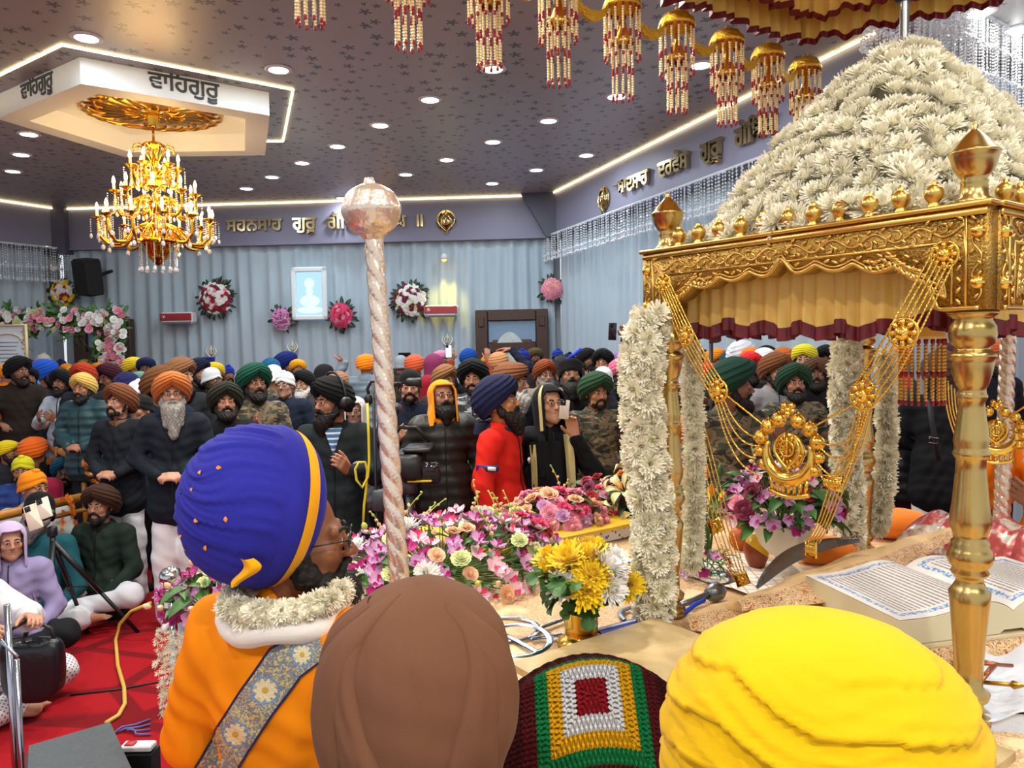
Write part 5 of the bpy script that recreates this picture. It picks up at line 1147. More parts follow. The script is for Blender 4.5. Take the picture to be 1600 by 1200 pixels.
def page(sg, W_, name):
    n, m = 26, 16; V = []; uvs = []
    for i in range(n):
        u = i/(n-1); z = .03*math.sin(min(1, u*2.6)*PI/2)*(1-.75*u)-.012*math.exp(-u*14)+.006*math.sin(u*7)
        for j in range(m): p = GL[0].lerp(GL[1], j/(m-1))+gw*sg*W_*u+Vector((0, 0, z-.016*u)); V.append(tuple(p)); uvs.append((j/(m-1), u) if True else 0)
    idx = np.arange(n*m).reshape(n, m); Q = np.stack([idx[:-1, :-1], idx[1:, :-1], idx[1:, 1:], idx[:-1, 1:]], -1).reshape(-1, 4)
    b = MB(); b.add(V, Q); o = b.build(name, m_page, bk); uvl = o.data.uv_layers.new(name='page')
    for lp in o.data.loops: uvl.data[lp.index].uv = uvs[lp.vertex_index]
    # block of pages under the leaf
    top = [V[i*m] for i in range(n)]; top2 = [V[i*m+m-1] for i in range(n)]; b = MB(); th = .055
    A_ = [(x, y, z-.002) for x, y, z in top]; B_ = [(x, y, z-.002) for x, y, z in top2]; zb = GL[0].z-.075
    C_ = [(x, y, zb+ (0.01 if k < 3 else 0)) for k, (x, y, z) in enumerate(top)]; D_ = [(x, y, zb+(0.01 if k < 3 else 0)) for k, (x, y, z) in enumerate(top2)]
    Vb = A_+B_+C_+D_; N = n; Qb = []
    for i in range(n-1): Qb += [(i, i+1, 2*N+i+1, 2*N+i), (N+i+1, N+i, 3*N+i, 3*N+i+1), (i, N+i, N+i+1, i+1), (2*N+i, 2*N+i+1, 3*N+i+1, 3*N+i)]
    Qb += [(n-1, N+n-1, 3*N+n-1, 2*N+n-1)]; b.add(Vb, Qb); b.build('page_block', m_edge, bk, smooth=False)
page(-1, .37, 'left_page'); page(1, .40, 'right_page')
b = MB(); q = [GL[0]-gd*.012-gw*.385, GL[1]+gd*.012-gw*.385, GL[1]+gd*.012+gw*.415, GL[0]-gd*.012+gw*.415]; b.slab([(p.x, p.y) for p in q], GL[0].z-.085, GL[0].z-.077); b.build('cover_board', mat('cream book cover', 'd8c9a4', .6), bk, smooth=False)
# cushion bed carrying the book, with wrapped cloth behind
cu = thing('book_cushion', 'brocade covered cushion bed under the open book', 'cushion', (1.5, 2.45, PZ)); c0 = GL[0].lerp(GL[1], .5)
b = MB(); M = Matrix((gd, gw, Vector((0, 0, 1)))).transposed().to_4x4(); M.translation = (c0.x, c0.y, PZ+.036); q = MB(); q.box((.0, .02, 0), (.52, .92, .066), bev=.025); b.merge(q, M); b.build('pad', m_band, cu)
t = NT('glitter wrap'); vv_ = t.voro(60, None, 'F1', 'Color'); nn_ = t.noise(14, 2); t.set(t.mix(t.ramp(nn_, [(.42, '000000'), (.5, 'ffffff')]), t.mix(t.xyz(vv_)[0], lin('cfc3b4'), lin('efe8dc')), lin('c05a5a')), t.math('MULTIPLY_ADD', t.xyz(vv_)[1], .3, .15), .25); t.bump(t.xyz(vv_)[2], .6); m_glit = t.m
g = thing('sequinned_cushion', 'red and silver sequinned cushion behind the open book', 'cushion', tuple(at(1520, 830, 3.0).xy)+(PZ,)); c0 = at(1530, 810, 3.05)
b = MB(); b.grid(lambda u, v: (c0.x+PF.x*(-.28+.56*u)+PS.x*.34*(v-.5)*1.0, c0.y+PF.y*(-.28+.56*u)+PS.y*.34*(v-.5), PZ+.02+.18*(np.sin(PI*np.clip(v, 0.0, 1))**.5)*(.75+.25*np.sin(PI*u))*np.clip(np.minimum(u, 1-u)*9, 0, 1)**.5+.01*np.sin(u*40)), 50, 24); b.build('cushion', m_glit, g)
g = thing('orange_bundle', 'folded orange cloth behind the back left column base', 'cloth', tuple(at(1400, 830, 3.5).xy)+(PZ,)); c0 = at(1400, 830, 3.5)
b = MB(); b.ell((c0.x, c0.y, PZ+.06), (.16, .1, .07), 20, 10); b.build('cloth', cloth('orange cotton', 'e8821a'), g)
g = thing('orange_bundle', 'folded orange cloth right of the white urn under the gold plate', 'cloth', tuple(at(1285, 850, 3.12).xy)+(PZ,)); c0 = at(1288, 850, 3.12)
b = MB(); b.ell((c0.x, c0.y, PZ+.045), (.13, .08, .06), 20, 10); b.build('cloth', cloth('orange cotton', 'e8821a'), g)
# white sheet and dark rail at the lower right corner
g = thing('white_sheet', 'pale bluish sheet hanging at the lower right corner by the brass column', 'sheet', tuple(at(1560, 1100, 1.62).xy)+(.6,))
P = [at(1500, 990, 1.95), at(1620, 955, 1.95), at(1640, 1010, 1.6)]; 
b = MB(); A0, A1, A2, A3 = [np.array(atz(*q)) for q in ((1490, 1010, 1.0), (1700, 940, 1.0), (1760, 1120, .98), (1520, 1120, .97))]
b.grid(lambda u, v: tuple((1-u)*(1-v)*A0[k]+u*(1-v)*A1[k]+u*v*A2[k]+(1-u)*v*A3[k]+(.012*np.sin(u*14+v*3) if k == 2 else 0) for k in range(3)), 30, 20)
B0, B1 = np.array(atz(1525, 1115, .97)), np.array(atz(1760, 1118, .98))
b.grid(lambda u, v: tuple((1-u)*B0[k]+u*B1[k]+((-.25*v+.0) if k == 2 else (-.05*v*PS[k]+.01*np.sin(u*30)*v)) for k in range(3)), 30, 10); b.build('sheet', m_sheet, g)
g = thing('arrow_ornament', 'small brass arrow lying on the pale sheet by the brass column', 'ornament', atz(1560, 1062, 1.02)); b = MB(); A, B = atz(1535, 1066, 1.02), atz(1583, 1070, 1.03); b.tube([A, B], .005, 6); b.lathe([(.0001, -.012), (.011, 0), (.007, .012), (.0001, .03)], 8, c=B, M=frame(B-A).to_3x3().to_4x4()); b.build('arrow', mat('brass hilt', 'b08a3c', .3, 1), g)
g = thing('tinsel_ribbon', 'red and gold tinsel ribbon tied at the foot of the near column', 'ribbon', atz(1530, 1040, 1.03)); b = MB()
for A, B in (((1528, 1036), (1582, 1040)), ((1540, 1034), (1560, 1038)), ((1555, 1040), (1535, 1062)), ((1550, 1040), (1538, 1055))): b.tube([atz(*A, 1.04), atz(*B, 1.03)], .005, 5)
b.build('ribbon', mat('copper tinsel', 'b06a48', .3, .8), g)
# orchids and white strings at the left end of the platform
for q in ((-1.10, 2.80),):
    bouquet('orchid_arrangement', 'orchid clump on the platform corner behind the blue turban', (-1.08, 2.72, .96), (.19, .13, .12), [('orchid_magenta', 20, .95), ('orchid_deep', 14, .9), ('bud', 12, 1.2), ('carn_green', 4, .7)], 17, 40, rz=RS, sprays=4, foot=(-1.08, 2.72, .88))
pd = thing('flower_pedestal', 'white draped stand under the orchid clump behind the orange shoulder', 'stand', (-1.08, 2.74, 0)); b = MB(); b.lathe([(.0001, .0), (.15, 0), (.13, .5), (.13, .88), (.0001, .88)], 20, flute=.05, fn=9); b.build('draped_stand', m_sheet, pd, world=False)
gs = thing('flower_strings', 'strings of small white blossoms hanging from the platform corner behind the orange shoulder', 'flower strings', (-1.2, 2.6, .6)); b = MB(); r = random.Random(3); sm = chrys(9, .016, 16, False)
for k in range(12):
    x, y = at(247+k*6.5, 950, 2.55).xy; zt = .92-.002*k
    for j in range(24-k): b.merge(sm, frame((r.gauss(0, 1), -1+r.gauss(0, .5), r.gauss(0, .6)), None, (x+r.gauss(0, .006), y+r.gauss(0, .006)-.01*j*0, zt-.013*j)))
stuff(b.build('blossom_strings', [p_white], gs))
sb_ = thing('steel_ball', 'shiny steel ball finial behind the orchid clump', 'finial', at(266, 902, 2.95)); b = MB(); c = at(266, 902, 2.95); b.ell(c, .042, 20, 14); b.build('ball', mat('chrome', 'c8ccd0', .08, 1), sb_); b = MB(); b.tube([(c.x, c.y, c.z-.03), (c.x, c.y, 0)], .012, 10); b.build('post', m_steel, sb_)
# ================================================================== figures: blended solids turned into one skin
def surface_nets(Fd, lo, h):
    S = Fd < 0; nx, ny, nz = Fd.shape
    cnt = sum(S[i:nx-1+i, j:ny-1+j, k:nz-1+k].astype(np.int8) for i in (0, 1) for j in (0, 1) for k in (0, 1))
    act = (cnt > 0) & (cnt < 8); I = np.argwhere(act); idm = np.full(act.shape, -1, np.int32); idm[tuple(I.T)] = np.arange(len(I))
    cor = [(i, j, k) for i in (0, 1) for j in (0, 1) for k in (0, 1)]
    val = np.stack([Fd[I[:, 0]+i, I[:, 1]+j, I[:, 2]+k] for i, j, k in cor], 1)
    acc = np.zeros((len(I), 3)); num = np.zeros(len(I))
    for a in range(8):
        for c in range(a+1, 8):
            if sum(x != y for x, y in zip(cor[a], cor[c])) != 1: continue
            m = (val[:, a] < 0) != (val[:, c] < 0); t = val[m, a]/(val[m, a]-val[m, c])
            acc[m] += np.array(cor[a])+(np.array(cor[c])-np.array(cor[a]))*t[:, None]; num[m] += 1
    V = (I+acc/num[:, None])*h+np.array(lo); Q = []
    for ax in range(3):
        sl0 = [slice(None)]*3; sl1 = [slice(None)]*3; sl0[ax] = slice(0, -1); sl1[ax] = slice(1, None)
        A, B = S[tuple(sl0)], S[tuple(sl1)]; E = np.argwhere(A != B); u, v = [(1, 2), (2, 0), (0, 1)][ax]
        E = E[(E[:, u] > 0) & (E[:, v] > 0) & (E[:, u] < Fd.shape[u]-1) & (E[:, v] < Fd.shape[v]-1)]
        ins_ = A[tuple(E.T)]; q = []
        for du, dv in ((1, 1), (0, 1), (0, 0), (1, 0)):
            c = E.copy(); c[:, u] -= du; c[:, v] -= dv; q.append(idm[tuple(c.T)])
        q = np.stack(q, 1); q[~ins_] = q[~ins_][:, ::-1]; Q.append(q)
    return V, np.concatenate(Q)
def sd_cone(P, a, b, ra, rb):
    a, b = np.array(a, float), np.array(b, float); d = b-a; t = np.clip(((P-a) @ d)/(d @ d+1e-12), 0, 1)
    return np.linalg.norm(P-a-t[..., None]*d, axis=-1)-(ra+(rb-ra)*t)
def sd_ell(P, c, r):
    q = (P-np.array(c))/np.array(r); k0 = np.linalg.norm(q, axis=-1); k1 = np.linalg.norm(q/np.array(r), axis=-1)+1e-9
    return k0*(k0-1)/k1
class SDF:
    """list of blended solids; H = frame matrix for the pieces that follow"""
    def __init__(s): s.p = []; s.H = None
    def cone(s, a, b, ra, rb=None, k=.02, op=1): s.p.append(('c', a, b, ra, ra if rb is None else rb, k, op, s.H)); return s
    def ell(s, c, r, k=.02, op=1): s.p.append(('e', c, r, 0, 0, k, op, s.H)); return s
    def field(s, h, pad=.03, noise=None):
        L, U = [], []
        for t, a, b, ra, rb, k, op, H in s.p:
            pts = np.array([a, b], float) if t == 'c' else np.array([a], float); r = max(ra, rb) if t == 'c' else max(b)
            if H is not None: pts = xf(pts, H)
            L.append(pts.min(0)-r-k); U.append(pts.max(0)+r+k)
        add = [i for i in range(len(s.p)) if s.p[i][6] > 0]
        lo = np.min([L[i] for i in add], 0)-pad; hi = np.max([U[i] for i in add], 0)+pad
        n = np.ceil((hi-lo)/h).astype(int)+1; Fd = np.full(n, .2, np.float32)
        ax = [lo[i]+h*np.arange(n[i]) for i in range(3)]
        for i, (t, a, b, ra, rb, k, op, H) in enumerate(s.p):
            i0 = np.clip(((L[i]-lo-.02)/h).astype(int), 0, n-1); i1 = np.clip(np.ceil((U[i]-lo+.02)/h).astype(int)+1, 1, n)
            sl = tuple(slice(x, y) for x, y in zip(i0, i1))
            P = np.stack(np.meshgrid(*[ax[j][i0[j]:i1[j]] for j in range(3)], indexing='ij'), -1)
            if H is not None:
                Hi = np.linalg.inv(np.array(H)); P = P @ Hi[:3, :3].T+Hi[:3, 3]
            d = sd_cone(P, a, b, ra, rb) if t == 'c' else sd_ell(P, a, b); f = Fd[sl]
            if op > 0: hh = np.clip(.5+.5*(f-d)/k, 0, 1); Fd[sl] = f*(1-hh)+d*hh-k*hh*(1-hh)
            else: hh = np.clip(.5-.5*(f+d)/k, 0, 1); Fd[sl] = f*(1-hh)+(-d)*hh+k*hh*(1-hh)
        if noise is not None:
            G = np.stack(np.meshgrid(*ax, indexing='ij'), -1); Fd += noise(G).astype(np.float32)
        return Fd, lo
    def arrays(s, h, noise=None): Fd, lo = s.field(h, noise=noise); return surface_nets(Fd, lo, h)
    def mesh(s, name, m, h, noise=None):
        V, Q = s.arrays(h, noise); return raw_mesh(name, V, Q, np.zeros((0, 3), int), [m])
# ---- head: face towards -Y, origin at the middle of the skull
def head_prims(s, male=True):
    s.ell((0, .018, .03), (.077, .096, .098), .02).ell((0, -.022, -.045), (.060, .070, .078), .03)
    s.cone((-.046, -.03, -.075), (0, -.068, -.103), .024, .021, .025).cone((.046, -.03, -.075), (0, -.068, -.103), .024, .021, .025)
    s.ell((-.04, -.062, -.022), (.026, .024, .024), .02).ell((.04, -.062, -.022), (.026, .024, .024), .02)
    s.cone((-.045, -.078, .024), (.045, -.078, .024), .011, .011, .015)
    s.ell((-.031, -.101, .004), (.017, .016, .012), .012, -1).ell((.031, -.101, .004), (.017, .016, .012), .012, -1)
    s.cone((0, -.088, .012), (0, -.113, -.027), .0085, .012, .012).ell((-.012, -.104, -.031), (.009, .01, .008), .008).ell((.012, -.104, -.031), (.009, .01, .008), .008)
    s.cone((-.019, -.088, -.058), (.019, -.088, -.058), .0065, .0065, .006).cone((-.015, -.087, -.069), (.015, -.087, -.069), .0075, .0075, .006)
    s.cone((-.026, -.090, -.0635), (.026, -.090, -.0635), .0028, .0028, .004, -1)
    s.cone((-.043, -.091, .0115), (-.019, -.095, .0115), .0052, .0052, .004).cone((.043, -.091, .0115), (.019, -.095, .0115), .0052, .0052, .004)
    for q in (-1, 1):
        s.ell((q*.031, -.0845, .0045), (.0152, .0152, .0150), .004); s.ell((q*.031, -.102, .0035), (.0135, .016, .0058), .003, -1)
    s.ell((-.079, .012, -.012), (.009, .02, .03), .008).ell((.079, .012, -.012), (.009, .02, .03), .008)
    return s
def hand_prims(s, w, d, n, curl=.5, side=1, sc=1.0):
    """w wrist, d direction of the hand, n palm normal; side = +1 puts the thumb at n x d"""
    w, d, n = Vector(w), Vector(d).normalized(), Vector(n); n = (n-d*n.dot(d)).normalized(); u = n.cross(d)*side
    L = .19*sc; c = w+d*(.05*sc)
    for q in (-.028, -.009, .010, .028): s.cone(tuple(w+d*.01+u*q*.7*sc), tuple(w+d*.088*sc+u*q*sc), .0155*sc, .0125*sc, .012)
    for i, (q, ln) in enumerate(((.029, .072), (.010, .082), (-.009, .077), (-.027, .06))):
        p = w+d*.088*sc+u*q*sc; a = 0
        for k, f in enumerate((.45, .32, .23)):
            a += curl*(.55+.25*k)+.04*i; dd = d*math.cos(a)+n*math.sin(a)+u*q*1.5; e = p+dd.normalized()*ln*f*sc*1.1; s.cone(tuple(p), tuple(e), (.0098-.0009*k)*sc, (.009-.0009*k)*sc, .0035); p = e
    p = w+d*.028*sc+u*.026*sc
    for k, (f, a) in enumerate(((.042, .75), (.034, .45), (.026, .25))):
        dd = d*math.cos(a)+u*math.sin(a)+n*(.35+curl*.5); e = p+dd.normalized()*f*sc; s.cone(tuple(p), tuple(e), (.0135-.0018*k)*sc, (.0115-.0016*k)*sc, .006); p = e
    return s
# arms: per side (elbow, wrist, hand direction, palm normal, curl); body frame: hips at 0, face to -Y, person's right is -X
def mirror(v): return (-v[0], v[1], v[2])
ARM = {
 'down': ((.265, .03, .20), (.27, -.06, -.03), (0, -.15, -1), (-1, -.2, 0), .35),
 'fold': ((.27, .0, .19), (.075, -.205, .07), (-.9, -.25, .05), (0, .6, -.8), .6),
 'pray': ((.25, -.06, .17), (.035, -.20, .27), (-.12, -.25, .95), (-1, .1, 0), .12),
 'reach': ((.26, -.2, .25), (.17, -.42, .08), (-.1, -.8, -.55), (0, -.3, -.9), .3),
 'rail': ((.28, -.12, .2), (.20, -.34, .15), (-.3, -.95, -.1), (0, 0, -1), .7),
 'face': ((.25, -.17, .22), (.10, -.24, .47), (-.25, -.1, .95), (-.3, -1, .2), .55),
 'palm': ((.30, -.06, .25), (.27, -.2, .46), (0, 0, 1), (0, -1, 0), .08),
 'vow': ((.27, -.12, .2), (.15, -.26, .35), (0, 0, 1), (0, -1, 0), .08),
 'high': ((.27, -.05, .66), (.22, -.08, .92), (-.1, 0, 1), (0, -1, .1), .6),
 'side': ((.38, -.03, .50), (.26, -.06, .70), (.75, 0, .35), (0, -.3, 1), .25),
 'head': ((.33, -.03, .62), (.14, -.08, .83), (-1, -.1, .05), (0, 0, -1), .25),
 'lap': ((.27, -.05, .17), (.16, -.26, .03), (-.5, -.8, -.2), (0, 0, -1), .55),
 'hold': ((.25, -.10, .2), (.10, -.27, .26), (-.3, -.7, .5), (-.6, .1, .3), .7),
 'fwd': ((.24, -.2, .34), (.12, -.44, .42), (-.2, -.95, .2), (-.4, 0, -.9), .5),
 'staff': ((.24, -.12, .24), (.07, -.27, .49), (-.3, -.75, .5), (-.6, .1, .3), 1.0),
 'behind': ((.25, .08, .2), (.2, .1, -.02), (-.2, .1, -1), (-1, 0, 0), .4),
}
def arms_of(pose):
    p = pose.split('/') if isinstance(pose, str) else pose
    r, l = (p[0], p[-1]); a = ARM[r]; b = ARM[l]
    return (tuple(mirror(v) for v in a[:4])+(a[4],), b)
SHO = .475; HEADZ = .655
def head_matrix(yaw, pitch, lean=0):
    return Matrix.Translation((0, -.01-lean, .545)) @ Matrix.Rotation(math.radians(yaw), 4, 'Z') @ Matrix.Rotation(math.radians(pitch), 4, 'X') @ Matrix.Translation((0, -.012, HEADZ-.545))
_SH = {}
def body_mesh(pose, yaw, pitch, h, slim):
    key = ('b', pose, yaw, pitch, h, slim)
    if key in _SH: return _SH[key]
    s = SDF(); s.H = head_matrix(yaw, pitch); head_prims(s); s.H = None
    s.cone((0, .015, .44), tuple(head_matrix(yaw, pitch) @ Vector((0, .025, -.06))), .058, .05, .03)
    s.ell((0, .005, .33), (.15*slim, .095, .19), .04).ell((0, 0, .1), (.135*slim, .09, .2), .05).ell((0, 0, -.02), (.145*slim, .095, .12), .05)
    s.cone((-.15*slim, .01, SHO-.025), (.15*slim, .01, SHO-.025), .05, .05, .04)
    for sg in (-1, 1): s.cone((sg*.08, 0, -.05), (sg*.085, 0, -.30), .07, .05, .03)
    for sg, (e, w, d, n, c) in zip((-1, 1), arms_of(pose)):
        s.cone((sg*.18*slim, .01, SHO-.03), e, .046, .038, .03).cone(e, w, .037, .024, .02); hand_prims(s, w, d, n, c, side=sg)
    me = s.mesh('body', None, h); _SH[key] = me; return me
def jacket_mesh(pose, style, h, slim):
    key = ('j', pose, style, h, slim)
    if key in _SH: return _SH[key]
    g = {'coat': .022, 'puffer': .036, 'shirt': .012, 'robe': .03}[style]; hem = {'coat': -.13, 'puffer': -.10, 'shirt': -.13, 'robe': -.3}[style]
    s = SDF()
    s.ell((0, .005, .32), (.158*slim+g, .10+g, .19+g), .05).ell((0, 0, .1), (.14*slim+g, .097+g, .2), .06).cone((-.055, 0, .03), (.055, 0, .03), .112*slim+g, .112*slim+g, .06).cone((-.06, 0, hem), (.06, 0, hem), .122*slim+g, .122*slim+g, .06).cone((-.07, 0, hem-.08), (.07, 0, hem-.08), .108*slim+g, .108*slim+g, .05)
    s.cone((-.155*slim, .012, SHO-.03), (.155*slim, .012, SHO-.03), .054+g*.7, .054+g*.7, .05)
    s.cone((0, .02, .44), (0, .012, .515), .075+g*.3, .068, .04)
    for sg, (e, w, d, n, c) in zip((-1, 1), arms_of(pose)):
        e, w = Vector(e), Vector(w); s.cone((sg*.18*slim, .01, SHO-.035), tuple(e), .052+g*.9, .044+g*.8, .04).cone(tuple(e), tuple(e.lerp(w, .93)), .043+g*.8, .030+g*.55, .03)
    s.ell((0, -.005, .56), (.057, .06, .06), .012, -1)
    nz = None
    if style == 'puffer': nz = lambda G: .0038*np.cos(G[..., 2]*2*PI/.085+2.6*np.abs(G[..., 0]))+.002*np.sin(G[..., 0]*50+G[..., 2]*21)
    elif style == 'robe': nz = lambda G: .004*np.sin(G[..., 2]*26+G[..., 0]*38+3*np.sin(G[..., 0]*11+G[..., 1]*9))+.003*np.sin(G[..., 2]*57-G[..., 0]*49+2*np.sin(G[..., 2]*21))
    elif style == 'coat': nz = lambda G: .003*np.sin(G[..., 2]*41+G[..., 0]*33+3*np.sin(G[..., 0]*17))+.002*np.sin(G[..., 2]*83-G[..., 1]*60)
    else: nz = lambda G: .0022*np.sin(G[..., 2]*60+G[..., 0]*45+2*np.sin(G[..., 1]*30))
    me = s.mesh('jacket', None, h, nz); _SH[key] = me; return me
def legs_mesh(kind):
    key = ('l', kind)
    if key in _SH: return _SH[key]
    s = SDF()
    if kind == 'stand':
        s.ell((0, 0, .0), (.16, .115, .12), .04)
        for q in (-1, 1): s.cone((q*.085, 0, -.05), (q*.095, -.01, -.45), .085, .066, .04).cone((q*.095, -.01, -.45), (q*.10, .0, -.84), .066, .062, .04).cone((q*.1, -.02, -.885), (q*.105, -.12, -.895), .032, .026, .02)
    elif kind == 'pyjama':
        s.ell((0, 0, .0), (.15, .105, .11), .04)
        for q in (-1, 1): s.cone((q*.085, 0, -.05), (q*.095, -.01, -.45), .088, .088, .04).cone((q*.095, -.01, -.45), (q*.10, .0, -.83), .09, .08, .04).cone((q*.1, -.02, -.885), (q*.105, -.12, -.895), .032, .026, .02)
    elif kind == 'cross':
        s.ell((0, .02, .0), (.18, .14, .115), .05)
        for q in (-1, 1): s.cone((q*.09, -.02, .0), (q*.36, -.26, .02), .095, .08, .04).cone((q*.36, -.26, .02), (q*-.08, -.38, -.045), .075, .05, .04)
    nz = lambda G: .004*np.sin(G[..., 2]*30+G[..., 0]*22+2*np.sin(G[..., 1]*14))+.002*np.sin(G[..., 2]*70+G[..., 0]*40)
    me = s.mesh('trousers', None, .012, nz); _SH[key] = me; return me
def feet_mesh():
    if 'f' not in _SH:
        s = SDF()
        for q in (-1, 1):
            s.cone((q*-.05, -.37, -.055), (q*-.14, -.41, -.065), .038, .034, .03).cone((q*-.14, -.41, -.07), (q*-.2, -.36, -.078), .03, .022, .02)
            for k in range(4): s.cone((q*-.2, -.375+.015*k, -.082), (q*-.235, -.38+.016*k, -.084), .011, .008, .004)
        _SH['f'] = s.mesh('foot', None, .008)
    return _SH['f']
# ---- head coverings (head frame)
def turban_mesh(style, seed=0):
    key = ('t', style, seed)
    if key in _SH: return _SH[key]
    b = MB(); r = random.Random(seed+len(style)*7)
    def shell(nu, nv, fn): b.grid(fn, nu, nv, cu=True)
    sh = r.uniform(-.4, .4); nl = r.choice((5, 6, 7))
    if style in ('pagg', 'wide', 'back'):
        W, Dp, T = {'pagg': (.125, .138, .172), 'wide': (.142, .15, .185), 'back': (.13, .15, .19)}[style]
        def fn(u, v):
            th = 2*PI*u; fr = np.cos(th); ab = np.abs(np.angle(np.exp(1j*th)))/PI
            zb = .072-.125*np.clip(ab*1.55, 0, 1)**.8-.02*np.clip(ab*1.9-.9, 0, 1); zt = T
            vv = v**.9; z = zb+(zt-zb)*vv
            pr = np.clip(np.cos(PI/2*np.clip(vv, 0, 1)**2.1), 0, 1)**.62*(.80+.20*np.sin(np.clip(v*3.2, 0, 1)*PI/2))
            sgn = np.where(np.sin(th) > 0, .5, 0.)
            q = vv*nl+1.9*ab-sgn+sh*.3; saw = q-np.floor(q); lay = .0085*(1-saw)**1.5-.002
            rr = pr*(1+lay/.12*np.clip((1-vv)*4, 0, 1))+.01*np.exp(-v*25)*0
            x = W*rr*np.sin(th); y = -Dp*rr*np.cos(th)*(1+.06*np.sin(vv*3))+.018+(-.035 if style != 'back' else .03)*vv*fr*0+(.022 if style == 'back' else -.012)*vv
            return x, y, z+.012*pr*np.cos(th)*vv
        shell(72, 44, fn)
        # folded underside
        b.grid(lambda u, v: (np.sin(2*PI*u)*(W*.80*(1-v)+.070*v), -(Dp*.80*(1-v)+.086*v)*np.cos(2*PI*u)+.018, .072-.125*np.clip(np.abs(np.angle(np.exp(2j*PI*u)))/PI*1.55, 0, 1)**.8-.02*np.clip(np.abs(np.angle(np.exp(2j*PI*u)))/PI*1.9-.9, 0, 1)+.012*v), 72, 3, cu=True)
    elif style in ('round', 'dumalla'):
        W, Dp, T = {'round': (.115, .13, .15), 'dumalla': (.135, .155, .24)}[style]
        def fn(u, v):
            th = 2*PI*u; ab = np.abs(np.angle(np.exp(1j*th)))/PI; zb = .055-.075*np.clip(ab*1.6, 0, 1)-.02*ab; z = zb+(T-zb)*v**.92
            pr = np.clip(np.cos(PI/2*np.clip(v, 0, 1)**2.3), 0, 1)**.6*(.86+.14*np.sin(np.clip(v*3.5, 0, 1)*PI/2)); q = v*nl*1.15+.7*np.sin(th+sh); lay = .008*(1-(q-np.floor(q)))**1.4
            rr = pr*(1+lay/.12*np.clip((1-v)*4, 0, 1)); return W*rr*np.sin(th), -Dp*rr*np.cos(th)+.016+(.02*v if style == 'dumalla' else 0), z
        shell(64, 40, fn)
        b.grid(lambda u, v: (np.sin(2*PI*u)*(W*.86*(1-v)+.070*v), -(Dp*.86*(1-v)+.086*v)*np.cos(2*PI*u)+.016, .055-.075*np.clip(np.abs(np.angle(np.exp(2j*PI*u)))/PI*1.6, 0, 1)-.02*np.abs(np.angle(np.exp(2j*PI*u)))/PI+.01*v), 64, 3, cu=True)
    elif style in ('patka', 'beanie'):
        T = .145 if style == 'patka' else .155
        def fn(u, v):
            th = 2*PI*u; ab = np.abs(np.angle(np.exp(1j*th)))/PI; zb = .05-.085*np.clip(ab*1.3, 0, 1); z = zb+(T-zb)*v; pr = np.clip(np.cos(PI/2*np.clip(v, 0, 1)**2.2), 0, 1)**.55
            rib = .0025*np.sin(th*34) if style == 'beanie' else .004*np.abs(np.sin(v*9+1.2*ab)); lip = .006*np.exp(-((v-.08)/.1)**2)*(1 if style == 'beanie' else .4)
            rr = pr*(.090+rib+lip)/.09; return .091*rr*np.sin(th), -.108*rr*np.cos(th)+.014, z
        shell(68, 24, fn)
        if style == 'patka': b.ell((0, -.035, .138), (.03, .03, .02), 14, 8); b.ell((0, .10, .0), (.03, .02, .03), 10, 6)
    elif style == 'flat':
        def fn(u, v):
            th = 2*PI*u; z = np.interp(v, [0, .05, .45, .6, .68, 1], [.045, .04, .115, .13, .135, .125]); pr = np.interp(v, [0, .05, .45, .6, .68, 1], [.97, 1.0, 1.1, 1.08, .98, .0])
            return .098*pr*np.sin(th), -.112*pr*np.cos(th)+.014, z-.03*(1-np.cos(th))*.5*np.clip(1-v*2, 0, 1)+.0015*np.sin(v*60)
        shell(48, 30, fn); b.grid(lambda u, v: (np.sin(2*PI*u)*.096, -.110*np.cos(2*PI*u)+.014, .045-.03*(1-np.cos(2*PI*u))*.5-.05*v*(1-np.cos(2*PI*u))*.5), 48, 4, cu=True)
    elif style in ('hood', 'veil'):
        lo = -.21 if style == 'hood' else -.46; e0 = .15 if style == 'hood' else .13
        def fn(u, v):
            th = 2*PI*(e0+(1-2*e0)*u); z = np.where(v < .4, .03+.112*np.cos(PI/2*v/.4), .03+(lo-.03)*((v-.4)/.6))
            pr = np.where(v < .4, np.sin(PI/2*v/.4), 1.0)*np.interp(v, [0, .4, .6, .75, 1], [1, 1, .96, 1.08, 1.55 if style == 'veil' else 1.2]); wv = 1+.025*np.sin(th*9+v*8)*np.clip(v-.4, 0, 1)*2
            return .106*pr*wv*np.sin(th), -.124*pr*wv*np.cos(th)+.018, z
        b.grid(fn, 60, 44)
        # part over the forehead and a rolled edge round the face
        b.grid(lambda u, v: (.106*np.sin(2*PI*(e0*(2*u-1)))*np.sin(PI/2*(.02+v*.62)), -.124*np.cos(2*PI*(e0*(2*u-1)))*np.sin(PI/2*(.02+v*.62))+.018, .03+.112*np.cos(PI/2*(.02+v*.62))), 24, 12)
        ed = [(.108*math.sin(2*PI*e0)*q, -.126*math.cos(2*PI*e0)+.016, z) for q in (-1,) for z in np.linspace(-.19, .05, 10)]
        top = [(.108*math.sin(2*PI*e0*k)*math.sin(PI/2*.66), -.126*math.cos(2*PI*e0*k)*math.sin(PI/2*.66)+.018, .03+.114*math.cos(PI/2*.66)) for k in np.linspace(-.75, .75, 9)]
        ed2 = [(-x, y, z) for x, y, z in ed[::-1]]
        b.tube(ed+top+ed2, .008, 8)
    me = b.mesh('turban', [None]); _SH[key] = me; return me
